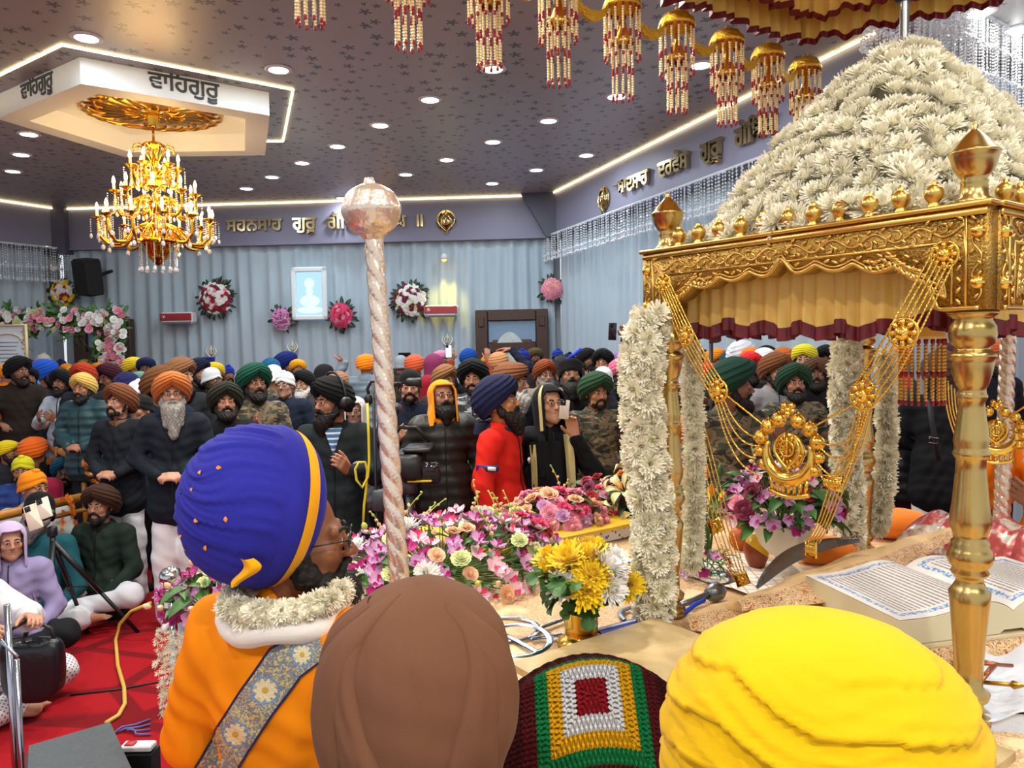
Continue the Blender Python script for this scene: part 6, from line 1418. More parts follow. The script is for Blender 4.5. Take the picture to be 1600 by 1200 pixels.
def beard_mesh(kind):
    key = ('beard', kind)
    if key in _SH: return _SH[key]
    s = SDF()
    rj, rc, zc = {'stub': (.012, .016, -.112), 'short': (.018, .024, -.118), 'tied': (.024, .032, -.122), 'full': (.026, .036, -.135), 'long': (.026, .036, -.14)}[kind]
    for q in (-1, 1):
        s.cone((q*.070, -.004, -.012), (q*.064, -.02, -.06), rj*.75, rj, .01).cone((q*.064, -.02, -.06), (q*.043, -.058, -.095), rj, rj*1.1, .015).cone((q*.043, -.058, -.095), (0, -.08, zc), rj*1.1, rc, .02)
        s.cone((0, -.103, -.0475), (q*.03, -.092, -.055), .0085, .007, .006).cone((q*.03, -.092, -.055), (q*.045, -.075, -.085), .007, .010, .01)
    s.ell((0, -.083, -.098), (.032, .022, .016), .01)
    if kind in ('full', 'tied'): s.ell((0, -.062, zc+.005), (.055, .05, .042), .03)
    if kind == 'full': s.cone((0, -.07, -.12), (0, -.075, -.19), .055, .03, .03)
    if kind == 'long': s.cone((0, -.07, -.12), (0, -.085, -.30), .062, .035, .03).cone((-.04, -.06, -.1), (-.05, -.07, -.22), .04, .02, .03).cone((.04, -.06, -.1), (.05, -.07, -.22), .04, .02, .03)
    s.cone((-.014, -.106, -.067), (.014, -.106, -.067), .0085, .0085, .006, -1)
    nz = lambda G: .0022*np.sin(G[..., 0]*260+40*np.sin(G[..., 2]*30))+.002*np.sin(G[..., 1]*230+G[..., 2]*90)+(.003*np.sin(G[..., 0]*120+2*np.sin(G[..., 2]*25)) if kind == 'long' else 0)
    me = s.mesh('beard', None, .005, nz); _SH[key] = me; return me
eyeb = MB(); eyeb.ell((0, 0, 0), .0128, 14, 10)
t = NT('eye'); x = t.xyz(); rr = t.math('SQRT', t.math('ADD', t.math('MULTIPLY', x[0], x[0]), t.math('MULTIPLY', x[2], x[2]))); fr_ = t.math('LESS_THAN', x[1], 0)
t.set(t.mix(t.math('MULTIPLY', t.math('LESS_THAN', rr, .0066), fr_), lin('c9beb6'), lin('140c08')), .15); m_eye = t.m
eye_me = eyeb.mesh('eye', [m_eye])
browb = MB(); browb.tube([(.013, -.097, .0225), (.022, -.098, .0275), (.034, -.094, .0285), (.048, -.084, .022)], [.003, .0042, .004, .002], 6); brow_me = browb.mesh('eyebrow', [None])
glb = MB()
for q in (-1, 1):
    glb.tube([(q*.034+.022*math.cos(a)*(1+.1*math.cos(2*a)), -.112+.008*abs(math.cos(a))*.5, .004+.016*math.sin(a)) for a in np.linspace(0, 2*PI, 20, endpoint=False)], .0019, 5, closed=True); glb.tube([(q*.057, -.108, .008), (q*.082, -.06, .008), (q*.084, .0, .0)], .0018, 5)
glb.tube([(-.012, -.113, .008), (0, -.116, .010), (.012, -.113, .008)], .0018, 5); gl_me = glb.mesh('glasses', [mat('black spectacle frame', '17171a', .3)])
collb = MB(); collb.lathe([(.063, .015), (.066, .05), (.082, .052), (.094, .035), (.105, -.01), (.10, -.02), (.07, -.01)], 28); coll_me = collb.mesh('collar', [None])
scb = MB(); scb.grid(lambda u, v: ((.082+.03*np.cos(2*PI*v)+.004*np.sin(u*60))*np.sin(2*PI*u), -(.088+.03*np.cos(2*PI*v))*np.cos(2*PI*u)+.01, .026*np.sin(2*PI*v)-.03*np.cos(2*PI*u)*.6), 40, 12, cu=True, cv=True); scarf_me = scb.mesh('scarf', [None])
def skinmat(c):
    n = 'skin '+c
    if n not in _MATS:
        t = NT(n); k = lin(c); t.set(t.mix(t.noise(28, 3), tuple(x*.86 for x in k), tuple(min(1, x*1.1) for x in k)), .5, spec=.4)
        t.b.inputs['Subsurface Weight'].default_value = .12; t.b.inputs['Subsurface Radius'].default_value = (.012, .005, .003); _MATS[n] = t.m
    return _MATS[n]
def hairmat(c):
    n = 'hair '+c
    if n not in _MATS:
        t = NT(n); k = lin(c); z = t.noise(1.0, 3, t.map(None, (190, 190, 22))); t.set(t.mix(z, tuple(x*.45 for x in k), tuple(min(1, x*1.5+.004) for x in k)), .6, spec=.3); t.bump(z, .7, .004); _MATS[n] = t.m
    return _MATS[n]
def turbmat(c):
    n = 'turban muslin '+c
    if n not in _MATS:
        t = NT(n); k = lin(c); z = t.noise(7, 3); t.set(t.mix(z, tuple(x*.86 for x in k), tuple(min(1, x*1.1) for x in k)), .85, sheen=.03 if sum(k) < .5 else .1, spec=.2); t.bump(t.noise(150, 2, t.map(None, (1, 1, 3))), .08, .004); _MATS[n] = t.m
    return _MATS[n]
def camomat(nm, cs):
    if nm not in _MATS:
        t = NT(nm); v = t.map(None, (1, 1, 1.9)); n1 = t.noise(12, 3, v, .55, .8); n2 = t.noise(9, 3, t.map(None, (1, 1, 2.2), loc=(3, 5, 1)), .55, .8)
        a = t.mix(t.math('GREATER_THAN', n1, .52), lin(cs[0]), lin(cs[1])); a = t.mix(t.math('GREATER_THAN', n2, .57), a, lin(cs[2])); a = t.mix(t.math('LESS_THAN', n2, .37), a, lin(cs[3])); t.set(a, .85); t.bump(t.noise(90, 2), .2); _MATS[nm] = t.m
    return _MATS[nm]
CAMO = lambda: camomat('army camouflage', ('74644f', '3d4636', '2a241f', '9a8568')); CAMOG = lambda: camomat('grey camouflage', ('50535c', '24262d', 'a9adb3', '34363d'))
def fabric(c, kind='coat'):
    if c == 'camo': return CAMO()
    if c == 'camog': return CAMOG()
    n = kind+' fabric '+c
    if n not in _MATS:
        t = NT(n); k = lin(c); z = t.noise(6, 3); t.set(t.mix(z, tuple(x*.8 for x in k), tuple(min(1, x*1.15+.002) for x in k)), .42 if kind == 'puffer' else .8, spec=.35 if kind == 'puffer' else .15)
        t.bump(t.noise(30 if kind == 'puffer' else 14, 3), .25, .01); _MATS[n] = t.m
    return _MATS[n]
def omat(o, m):
    if len(o.data.materials) == 0: o.data.materials.append(None)
    o.material_slots[0].link = 'OBJECT'; o.material_slots[0].material = m; return o
TW = {'pagg': .25, 'wide': .284, 'back': .262, 'round': .232, 'dumalla': .27, 'patka': .19, 'beanie': .192, 'flat': .216, 'hood': .215, 'veil': .22, None: .155}
TT = {'pagg': .172, 'wide': .185, 'back': .19, 'round': .15, 'dumalla': .24, 'patka': .155, 'beanie': .155, 'flat': .135, 'hood': .135, 'veil': .135, None: .13}
TD = {'pagg': .276, 'wide': .3, 'back': .3, 'round': .26, 'dumalla': .31, 'patka': .22, 'beanie': .22, 'flat': .24, 'hood': .244, 'veil': .244, None: .19}
def person(label, base, hip, s, yaw, style='pagg', tc='14151a', byaw=None, pitch=0, beard='tied', bc='15110f', skin='9c6b4e', jk='coat', jc='1b1e24', pose='down', legs='stand', lc='1a1b20', near=True, collar=None, scarf=None, glasses=False, slim=1.0, trs=None, extra=None, face=True, tseed=None, roll=0):
    """one figure: base on the floor, hip height, scale, yaw 0 = facing the camera, + = turned to the picture's right"""
    byaw = yaw*.55 if byaw is None else byaw
    p = thing('person', label, 'person', base, rot=Euler((0, 0, math.radians(byaw))))
    rel_ = round((yaw-byaw)/10)*10; h = .0075 if near else .0115
    U = Matrix.Translation((0, 0, hip)) @ Matrix.Rotation(math.radians(roll), 4, 'X') @ Matrix.Scale(s, 4)
    omat(inst('body', body_mesh(pose, rel_, pitch, h, slim), p, U), skinmat(skin))
    omat(inst('jacket', jacket_mesh(pose, jk, .0095 if near else .014, slim), p, U), fabric(jc, jk))
    if near and jk in ('coat', 'puffer') and jc not in ('camo',) and abs(byaw) < 120:
        zk = ('z', pose, jk, slim)
        if zk not in _SH:
            co = np.array([v.co[:] for v in jacket_mesh(pose, jk, .0095, slim).vertices]); co = co[(np.abs(co[:, 0]) < .02) & (co[:, 1] < -.02)]; zb = MB(); pts = []
            for z in np.linspace(-.2, .5, 26):
                m = np.abs(co[:, 2]-z) < .02
                if m.any() and (pose.find('fold') < 0 or not -.05 < z < .2): pts.append((0, max(-.2, co[m, 1].min())-.0012, z))
            zb.tube(pts, .0042, 5); _SH[zk] = zb.mesh('zip', [mat('dark zip', '0b0b0c', .35)])
        inst('zip', _SH[zk], p, U)
    if legs:
        Lz = hip/.915 if legs != 'cross' else 1
        omat(inst('trousers', legs_mesh(legs), p, Matrix.Translation((0, 0, hip)) @ Matrix.Diagonal((s, s, Lz, 1))), fabric(lc, 'trouser'))
        if legs == 'cross': omat(inst('feet', feet_mesh(), p, Matrix.Translation((0, 0, hip))), skinmat(skin))
    H = U @ head_matrix(rel_, pitch)
    if style: 
        o = omat(inst('turban' if style not in ('beanie', 'flat', 'hood', 'veil') else {'beanie': 'cap', 'flat': 'cap', 'hood': 'headscarf', 'veil': 'headscarf'}[style], turban_mesh(style, (hash_(label) % 3) if tseed is None else tseed), p, H), turbmat(tc))
    if face:
        if beard: omat(inst('beard', beard_mesh(beard), p, H), hairmat(bc))
        for q in (-1, 1):
            inst('eye', eye_me, p, H @ Matrix.Translation((q*.031, -.0845, .0045)))
            omat(inst('eyebrow', brow_me, p, H @ Matrix.Diagonal((q, 1, 1, 1))), hairmat(bc if bc < '5' else '3a302a'))
        if glasses: inst('glasses', gl_me, p, H)
    if collar is None and near and jk in ('coat', 'puffer', 'shirt') and style not in ('hood', 'veil'): collar = jc
    if collar: omat(inst('collar', coll_me, p, U @ Matrix.Translation((0, .015, .475)) @ Matrix.Rotation(.12, 4, 'X')), fabric(collar, 'collar'))
    if scarf: omat(inst('scarf', scarf_me, p, U @ Matrix.Translation((0, .005, .50))), fabric(scarf, 'scarf'))
    if extra: extra(p, U, H)
    return p
def hash_(s): return sum((i+3)*ord(c) for i, c in enumerate(s))
# ================================================================== the standing crowd
BLK, NAVY, BRN, DGR, ORG, YEL, WHT = '131418', '181f3f', '7a4a2c', '27452f', 'e88a1a', 'e6c628', 'dfe6ee'
CR = []
def C(px, top, w, style, tc, yaw, label, **k): CR.append(dict(px=px, top=top, w=w, style=style, tc=tc, yaw=yaw, label=label, k=k))
SK1, SK2, SK3 = 'a8745a', '8a5d47', '6b4636'
# far left
C(26, 557, 27, 'pagg', BLK, 70, 'man in black turban and dark brown jacket, first standing figure at the left edge', jc='2a2422', pose='rail', legs='stand', D=8.45)
C(8, 570, 24, 'round', ORG, 150, 'person in orange turban with orange shawl half hidden at the left edge', jc='d8721c', beard=None, D=9.6)
C(43, 560, 17, 'round', '5a1418', 20, 'far person in dark red turban behind the man in brown jacket', D=11)
C(45, 574, 18, 'pagg', '191a33', 40, 'person in navy turban just right of the brown jacket', D=9)
C(66, 553, 22, 'patka', 'b5aba0', 200, 'far person with beige head cloth near the framed notice', D=11.3, beard=None)
C(67, 562, 30, 'back', '1f55c4', 115, 'man in bright blue turban and dark jacket turned away at the left', jc='1a1f28', pose='rail', D=9.9)
C(43, 589, 31, 'back', '3d94dc', 185, 'person in sky blue turban and navy jacket seen from behind at the left', jc='151c2c', beard=None, pose='down', D=9.2)
C(95, 562, 18, 'patka', NAVY, 30, 'far man in navy cap below the left doorway', D=11.4)
C(103, 568, 14, 'round', 'ef8f35', 0, 'far man in small orange turban under the left doorway', D=11.8)
C(115, 573, 22, 'round', 'd9b12e', 10, 'man in yellow turban hidden behind the rust red turban', D=10.2)
C(133, 562, 16, 'round', '9a8a2a', 0, 'far person in olive yellow turban in the left doorway', D=11.9)
C(154, 567, 19, 'round', 'f08a1c', 0, 'far person in orange turban below the flower pillar', D=11.5)
C(131, 567, 38, 'pagg', 'a9361b', 0, 'man in rust red turban behind the cream turbaned man', jc='232833', D=7.4, bc='17120f')
C(172, 568, 38, 'pagg', '3a1524', -15, 'man in maroon turban and glasses with navy sweater', jc='1a2340', glasses=True, skin=SK2, D=7.6)
C(208, 559, 29, 'round', 'e4c92a', 60, 'man in yellow turban left of the navy and blue turban', D=9.6)
C(228, 559, 29, 'round', '16214a', 15, 'man in navy turban with bright blue edge, dark face', skin=SK3, D=9.3)
C(219, 581, 24, 'round', '6aa7a0', 0, 'person in pale teal turban, mostly hidden, below the navy turban', D=8.8)
C(96, 578, 31, 'wide', '10161c', -10, 'man in black turban wearing grey hoodie with a dark strap, leaning on the rail', jc='a9b6c2', pose='hold', pitch=-10, D=7.6, skin=SK2)
C(110, 590, 24, 'pagg', BLK, -20, 'bearded man in black turban pressed behind the cream turban', D=8.0, skin=SK2)
C(131, 583, 38, 'pagg', 'd9b45e', -5, 'bearded man in cream yellow turban and teal puffer jacket', jk='puffer', jc='22424a', pose='fold', skin=SK1, D=6.7)
C(196, 582, 40, 'back', '1c2052', 185, 'person in navy blue turban between the maroon and brown turbans', beard=None, D=7.1, jc='232c3c')
C(213, 594, 31, 'patka', 'dfe9f2', 190, 'person in white head cloth behind the young man in brown turban', beard=None, D=6.9)
C(222, 616, 30, 'patka', '17171a', -20, 'woman with black hair band and glasses beside the grey bearded man', glasses=True, beard=None, skin='b98a70', D=6.0, jc='2c3b42')
C(185, 600, 51, 'wide', '6d4028', -12, 'young man in brown turban and black jacket with tan corduroy collar', pitch=-12, beard='stub', skin='b5836a', jc='1a1f26', collar='6a4a30', D=5.6, pose='fold', legs='pyjama', lc='d5dae2')
C(249, 572, 46, 'wide', '6e4526', 60, 'man in olive brown turban directly behind the orange brown turban', D=6.6, beard=None)
C(278, 559, 39, 'pagg', '8c6243', 75, 'man in tan turban with large black beard in profile', beard='full', skin='b98a70', D=7.0)
C(307, 560, 26, 'pagg', '171d36', 70, 'man in navy turban in profile beside the tan turban', D=8.3, skin=SK1)
C(325, 559, 20, 'flat', '1b2a7c', 30, 'far man in royal blue cap under the left wreath', D=10.5)
C(333, 567, 32, 'round', 'e0c21f', 40, 'man in yellow turban behind the white cap', D=8.8, beard=None)
C(329, 575, 23, 'beanie', 'e6ecf2', 60, 'dark bearded man in white skull cap behind the olive turban', skin=SK3, D=8.0)
C(355, 571, 19, 'patka', '1e2f9a', 40, 'man in small blue cap looking right', skin=SK2, D=9.3, beard='stub')
C(268, 582, 57, 'wide', 'b5652c', 25, 'old man with long grey beard, orange brown turban and spectacles', beard='long', bc='8c8a84', skin='b98a72', jc='191f28', glasses=True, pose='fold', legs='pyjama', lc='e2e4e8', D=5.1, pitch=-6)
C(352, 598, 52, 'wide', '272a20', 30, 'man in dark olive turban behind the royal blue turban', pitch=-12, jc='17191c', D=5.7, skin='a8745a')
C(397, 568, 51, 'wide', '134a3c', 35, 'soldier in bottle green turban and camouflage jacket at left', jc='camo', D=6.0, pitch=-8, pose='pray', skin=SK2)
C(421, 560, 30, 'back', '165a86', 170, 'person in teal blue turban behind the bottle green turban', beard=None, D=8.6)
C(425, 571, 25, 'beanie', 'eef0ee', 150, 'person in white knitted cap next to the bottle green turban', beard=None, D=6.9, jc='camo')
C(446, 580, 25, 'patka', 'e8eaec', -10, 'older clean shaven man in white cap and glasses', beard=None, glasses=True, skin='b58a74', D=6.7, jc='1c2638')
C(443, 550, 24, 'pagg', '14256e', 80, 'tall man in blue and black turban standing out before the back curtain', D=9.9, skin=SK2, jc='1c1f26')
C(465, 562, 26, 'round', 'f0a51e', 20, 'man in amber turban before the back curtain', jc='camo', D=9.0, beard=None)
C(476, 578, 31, 'pagg', BLK, -15, 'old man with white beard in black turban left of the headset man', beard='full', bc='c9cac8', skin='b58a70', D=6.9, jc='3a3c40')
C(504, 570, 28, 'beanie', '1d1b1f', 140, 'person in black woollen cap with a pink top', beard=None, D=7.2, jc='25282b')
C(527, 581, 31, 'round', 'a0714f', 190, 'person in tan turban hidden behind the headset man', beard=None, D=7.0)
C(555, 622, 32, 'veil', 'c9c6c4', 0, 'woman in pale hood with black face mask behind the yellow cable', beard=None, skin='8a6a5c', D=6.1, jc='6a6f78')
C(571, 550, 30, 'round', 'ef8414', 160, 'man in orange turban and grey puffer stretching an arm over the crowd', jk='puffer', jc='6d7f90', pose='down/side', byaw=178, beard=None, D=7.4)
C(625, 556, 21, 'beanie', '98a2a8', 170, 'person in light grey cap right of the mace', beard=None, D=9.4)
C(632, 552, 14, 'flat', BLK, 0, 'far person in black cap behind the light grey cap', D=11.2)
C(646, 555, 32, 'round', 'cf5a35', 175, 'person in coral turban and dusky pink shawl seen from behind', jc='8c3a4c', beard=None, D=8.2)
C(676, 555, 34, 'veil', '7c2d57', 185, 'person under a purple shawl seen from behind', jc='7c2d57', beard=None, D=7.7)
C(688, 547, 19, 'round', 'd487ac', 60, 'far person in pink turban left of the raised phone', D=10.2, beard=None)
C(733, 580, 20, 'patka', '222428', 180, 'person in rust sleeves holding a phone up before the back curtain', jc='a4492c', pose='high/high', byaw=176, beard=None, D=9.0, s=1.0)
C(731, 541, 21, 'back', '17489a', 140, 'man in blue turban in front of the dark door frame', beard='short', D=10.2)
C(640, 578, 37, 'beanie', '141517', 10, 'young man in black cap looking past the camera viewfinder', beard='stub', skin='b5846a', jc='141b2e', D=5.9, pose='hold')
C(667, 588, 28, 'veil', '8a1526', 170, 'person in crimson hood behind the orange scarf', jc='8a1526', beard=None, D=6.8)
C(693, 570, 37, 'pagg', '8c6240', 40, 'man in tan turban and dark glasses with white beard', bc='c9c9c5', beard='full', glasses=True, skin='b5866c', D=6.6)
C(691, 596, 44, 'hood', 'ee961a', 20, 'man with orange scarf over his head, glasses and black beard, dark olive puffer', jk='puffer', jc='23241f', beard='full', glasses=True, pitch=-12, D=4.75, pose='down', skin='a8755c', scarf='e07f12')
C(739, 561, 48, 'wide', '0f1013', -8, 'young man in large black turban and grey camouflage hoodie', jc='camog', beard='short', skin='b98468', D=5.6)
C(761, 557, 17, 'round', 'f0991e', 0, 'far man in small orange turban before the wooden door', D=11.2)
C(779, 549, 31, 'round', 'b78358', 185, 'man in tan turban holding a hand on his head before the door', pose='head/down', byaw=178, beard=None, D=7.4, jc='1a2234')
C(817, 546, 23, 'patka', '232f8e', -10, 'man in blue patterned cap before the door', D=9.2, skin=SK1)
C(836, 544, 26, 'round', '57482c', 10, 'far man in olive brown turban at the right of the door', D=10.4, skin=SK3)
C(796, 567, 47, 'round', '7d4f33', 70, 'man in banded brown turban with white beard and brown collar', bc='c8c6c2', beard='full', collar='6a4a30', jc='1a1c22', skin='b5866c', D=6.0)
C(783, 586, 50, 'back', '191d40', 72, 'man in navy turban and red jacket bending to the flowers', beard='full', jc='d8261c', skin='b57a4a', pose='down', D=4.6, byaw=70, s=.97, pitch=-14, collar='20263a')
C(850, 562, 37, 'pagg', '84401f', 15, 'man in rust brown turban, thick black glasses and grey beard', bc='7d7c7a', beard='full', glasses=True, skin='b98a74', D=6.7, jc='8a8378')
C(871, 543, 17, 'patka', '1f3a98', 10, 'far man in blue cap behind the raised hand', D=10.4)
C(877, 556, 20, 'patka', '2a2d34', 175, 'person raising an open hand with a blue band right of the door', pose='palm/palm', byaw=170, beard=None, D=8.2, s=1.0)
C(889, 551, 20, 'patka', '1a2038', 10, 'far man in dark blue cap right of the raised hand', D=9.9)
C(892, 567, 42, 'flat', '101114', 5, 'man in flat topped black cap with long black beard looking down', beard='full', pitch=-24, skin=SK2, jc='15171c', D=5.6)
C(858, 604, 44, 'veil', '15161b', 22, 'woman in black and cream shawl photographing with a phone', beard=None, glasses=True, skin='c08e70', jc='17181d', pose='down/face', D=4.95, s=.97, slim=.8, pitch=-8)
C(914, 540, 27, 'pagg', BLK, 40, 'man in black turban beside the raised black phone', D=8.2, skin=SK2)
C(942, 542, 36, 'pagg', '101115', -15, 'man in black turban holding a black phone high', D=6.9, pose='down/high', byaw=0, skin=SK1)
C(929, 581, 47, 'wide', '27452f', 20, 'young soldier in green turban and camouflage beside the white garland', jc='camo', beard='stub', skin='b07a5a', D=5.0, pose='reach/down')
C(968, 551, 27, 'round', '8d62ae', 30, 'person in lilac patterned turban behind the pink turban', D=8.0, beard=None)
C(967, 560, 33, 'pagg', 'd96a8e', 30, 'man in pink turban with blue and white band by the garland', D=6.6, jc='1a2038', skin=SK2, collar='c98bb0')
C(942, 574, 20, 'beanie', 'dfe6ea', 0, 'person in white cap behind the green turbaned soldier', D=6.0, beard=None)
C(985, 588, 40, 'wide', '22382a', -20, 'soldier in camouflage half hidden behind the white garland', jc='camo', D=5.4)
# seen through the throne
C(1098, 547, 24, 'pagg', '1a2350', 0, 'person in dark blue turban behind the gold chain at left', D=7.4)
C(1117, 545, 29, 'round', 'ef8c1a', 40, 'man in orange turban beside the thin pole seen through the throne', D=7.3, beard=None)
C(1102, 567, 32, 'round', 'c81f2a', 150, 'person in scarlet turban with white cloth seen through the throne', D=6.4, beard=None, jc='4a5250', scarf='d9dee0')
C(1140, 548, 30, 'back', '1d4248', 150, 'person in dark teal turban behind the red turban', D=6.9, beard=None)
C(1158, 532, 34, 'back', 'dfe3ec', 120, 'person in white turban with blue edge seen through the throne', D=7.4, beard=None)
C(1173, 539, 20, 'round', 'ef7f1a', 0, 'far person in orange turban between two white turbans', D=7.7)
C(1196, 527, 33, 'pagg', BLK, 0, 'tall man in black turban at the back seen through the throne', D=7.3)
C(1193, 537, 32, 'round', 'e4ebf2', 170, 'person in plain white turban seen through the throne', D=6.8, beard=None)
C(1170, 550, 39, 'pagg', 'd61f27', 10, 'dark bearded man in bright red turban seen through the throne', skin=SK3, D=6.2)
C(1223, 536, 32, 'round', 'b85f22', 180, 'person in orange brown turban beside the yellow turban', D=6.9, beard=None)
C(1257, 529, 38, 'round', 'd9cf2c', -30, 'man in yellow turban with black beard seen through the throne', skin='b58a70', D=6.5, beard='full')
C(1291, 534, 26, 'pagg', '15151c', -30, 'man in black turban with purple cloth beside the garland', D=6.9)
C(1275, 560, 43, 'wide', '5c4030', -15, 'man in brown turban with bowed dark face behind the right soldier', skin=SK3, pitch=-20, D=5.8, jc='17181a')
C(1209, 551, 51, 'wide', '73482a', 12, 'man in brown turban and pale shirt between the two soldiers', skin='b98a6e', beard='tied', D=5.4, jc='8f9096')
C(1139, 560, 46, 'pagg', '17382f', 75, 'soldier in dark green turban in profile raising his palm', jc='camo', pose='down/vow', byaw=15, D=4.75, skin=SK2)
C(1241, 569, 54, 'wide', '1d3b2a', -8, 'soldier in dark green turban and camouflage facing front behind the medallion', jc='camo', skin='9a6650', D=5.3, pitch=-12, beard='tied')
C(1080, 590, 44, 'pagg', '3a1f1a', 60, 'bearded man in orange robe and white scarf behind the front left column', jc='ea8018', jk='robe', scarf='dfe2da', D=4.95, pose='fold', byaw=30)
# right wing
C(1404, 541, 24, 'round', 'd9772a', 170, 'person in orange turban with white cloth right of the back garland', D=5.7, beard=None)
C(1400, 572, 34, 'patka', 'd02a28', 165, 'person in red turban and black puffer jacket turned away', jk='puffer', jc='15171d', beard=None, D=4.9, byaw=150, pose='down', scarf='8f8778')
C(1483, 528, 44, 'pagg', '3a1626', 160, 'person in dark maroon turban behind the near column', D=5.5, beard=None)
C(1470, 548, 46, 'back', '4a342a', 150, 'person in brown turban and black coat with a buckled bag strap', jc='14161a', legs='pyjama', lc='e6e2da', beard=None, D=4.6, pose='fold', byaw=140)
C(1552, 529, 47, 'round', 'b5522a', 20, 'man in rust orange turban with black beard right of the near column', beard='full', jc='17181d', D=5.3, skin='a8755c')
# ------------------------------------------------------------------ depths: keep each figure on its sight line, move crowded ones back
for c in CR:
    st = c['style']; a = math.radians(c['yaw']); c['te'] = math.hypot(TW[st]*math.cos(a), TD[st]*math.sin(a)) if not 0 else 0
    c['te'] = abs(math.cos(a))*TW[st]*.55+.45*TW[st]+abs(math.sin(a))*(TD[st]-TW[st])*.8
    c['D'] = c['k'].pop('D', c['te']*F/c['w'])
def wall_limit(px):
    d = ray(px, 560)
    lim = 12.0
    if px > 700:
        k_ = d.x/d.y; y = (BR[0]+.3588*BR[1]-.62)/(k_+.3588)
        if y > RE[1]: lim = min(lim, y)
    if px < 120: lim = min(lim, 11.5)
    return lim
for _ in range(60):
    mv = 0
    for i, a in enumerate(CR):
        for b_ in CR[:i]:
            pa, pb = at(a['px'], a['top'], a['D']), at(b_['px'], b_['top'], b_['D']); d = math.hypot(pa.x-pb.x, pa.y-pb.y); need = .40
            if d < need:
                f, n_ = (a, b_) if a['D'] >= b_['D'] else (b_, a); f['D'] = min(wall_limit(f['px']), f['D']+.05); n_['D'] = max(4.5, n_['D']-.012); mv += 1
    if not mv: break
for c in CR:
    c['D'] = min(c['D'], wall_limit(c['px'])); st = c['style']; s = c['k'].pop('s', None) or max(.84, min(1.13, c['w']*c['D']/(F*c['te']))); p = at(c['px'], c['top'], c['D'])
    hip = p.z-(HEADZ-.012+TT[st])*s
    hip = max(.55, min(1.12, hip)); k = c['k']; k.setdefault('near', c['w'] >= 29); k.setdefault('skin', random.Random(hash_(c['label'])).choice((SK1, SK2, 'a8745a', '9c6b4e'))); k.setdefault('jc', random.Random(hash_(c['label'])+1).choice(('1b1e24', '22252c', '2a2d33', '1a2234', '302a28', '3a3f46')))
    c['obj'] = person(c['label'], (p.x, p.y, 0), hip, s, c['yaw'], c['style'], c['tc'], **k); c['s'] = s; c['hip'] = hip
def who(word): return [c for c in CR if word in c['label']][0]
# ------------------------------------------------------------------ things worn and held by the nearer people
def extra_part(c, name, mb, m):
    p = c['obj']; b = MB(); b.merge(mb, Matrix.Translation((0, 0, c['hip'])) @ Matrix.Scale(c['s'], 4)); return b.build(name, m, p, world=False)
def torso_front(x, z, g=.0): return (x, -.118-g-.03*(1-min(1, abs(x)/.16)**2)+.0, z)
# red jacket: hood, chest mark, sleeve band
c = who('red jacket'); b = MB(); b.grid(lambda u, v: (.12*np.sin(2*PI*u)*(1-.25*v), .085+.07*(.5-np.cos(2*PI*u)*.8)*(1-.3*v), .475+.06*v+.035*np.sin(PI*v)-.06*np.cos(2*PI*u)*0), 28, 8, cu=True); extra_part(c, 'hood', b, fabric('20263a', 'hood'))
b = MB(); b.box((.0, -.145, .27), (.0, .0, .0)); b = MB(); b.tube([(.05, -.148, .30), (.075, -.147, .31), (.1, -.14, .295), (.085, -.145, .28)], [.004, .009, .006, .003], 6); b.tube([(.07, -.148, .302), (.064, -.148, .29)], .004, 5); extra_part(c, 'chest_mark', b, mat('white print', 'e8e4e4', .6))
b = MB(); b.box((-.285, -.012, .30), (.03, .13, .035)); extra_part(c, 'sleeve_band', b, mat('navy tape', '1c2260', .6))
b = MB(); b.box((-.288, -.045, .30), (.03, .05, .022)); extra_part(c, 'sleeve_tab', b, mat('white print', 'e8e4e4', .6))
# olive puffer: sleeve patch, hanging scarf end
c = who('orange scarf'); b = MB(); b.box((-.285, -.075, .24), (.045, .03, .055), bev=.004); extra_part(c, 'sleeve_patch', b, mat('black patch', '17181a', .5)); b = MB(); b.ell((-.287, -.092, .24), (.01, .004, .01), 10, 6); extra_part(c, 'patch_badge', b, mat('white print', 'e8e4e4', .6))
b = MB(); b.grid(lambda u, v: (.115+.05*(u-.5)*(1+v)+.05*v, -.155-.01*np.sin(v*7)-.012*np.cos(u*6), .47-.50*v+.02*(u-.5)), 8, 20); extra_part(c, 'scarf_end', b, fabric('e07f12', 'scarf'))
# woman: cream bordered shawl and phone
c = who('cream shawl'); m_crm = fabric('c9bd86', 'shawl'); b = MB()
b.grid(lambda u, v: (-.16+.04*(u-.5)+.02*v, -.16-.015*np.sin(v*6)-.01*np.cos(u*7), .42-.60*v), 7, 24); b.grid(lambda u, v: (.07+.06*(u-.5)+.04*v, -.17-.015*np.sin(v*6)-.012*np.cos(u*7), .48-.62*v), 7, 24); b.grid(lambda u, v: (-.16+.23*u, -.165-.02*np.sin(u*5), .05-.13*v+.02*u), 14, 8); extra_part(c, 'shawl_border', b, m_crm)
b = MB(); b.grid(lambda u, v: (-.19+.33*u, -.145-.03*np.sin(PI*u)-.008*np.sin(u*22), .44-.5*v), 30, 14); extra_part(c, 'shawl', b, fabric('17181d', 'shawl'))
b = MB()
for k in range(9): b.tube([(-.19+.015*(k % 3)+(.26 if k > 5 else 0 if k < 3 else .22), -.165, -.15), (-.19+.016*(k % 3)+(.26 if k > 5 else 0 if k < 3 else .22), -.16, -.24)], .003, 4)
extra_part(c, 'fringe', b, m_crm)
H = c['obj'].matrix_basis @ Matrix.Translation((0, 0, c['hip'])) @ Matrix.Scale(c['s'], 4) @ head_matrix(round((c['yaw']-math.degrees(c['obj'].rotation_euler.z))/10)*10, -8)
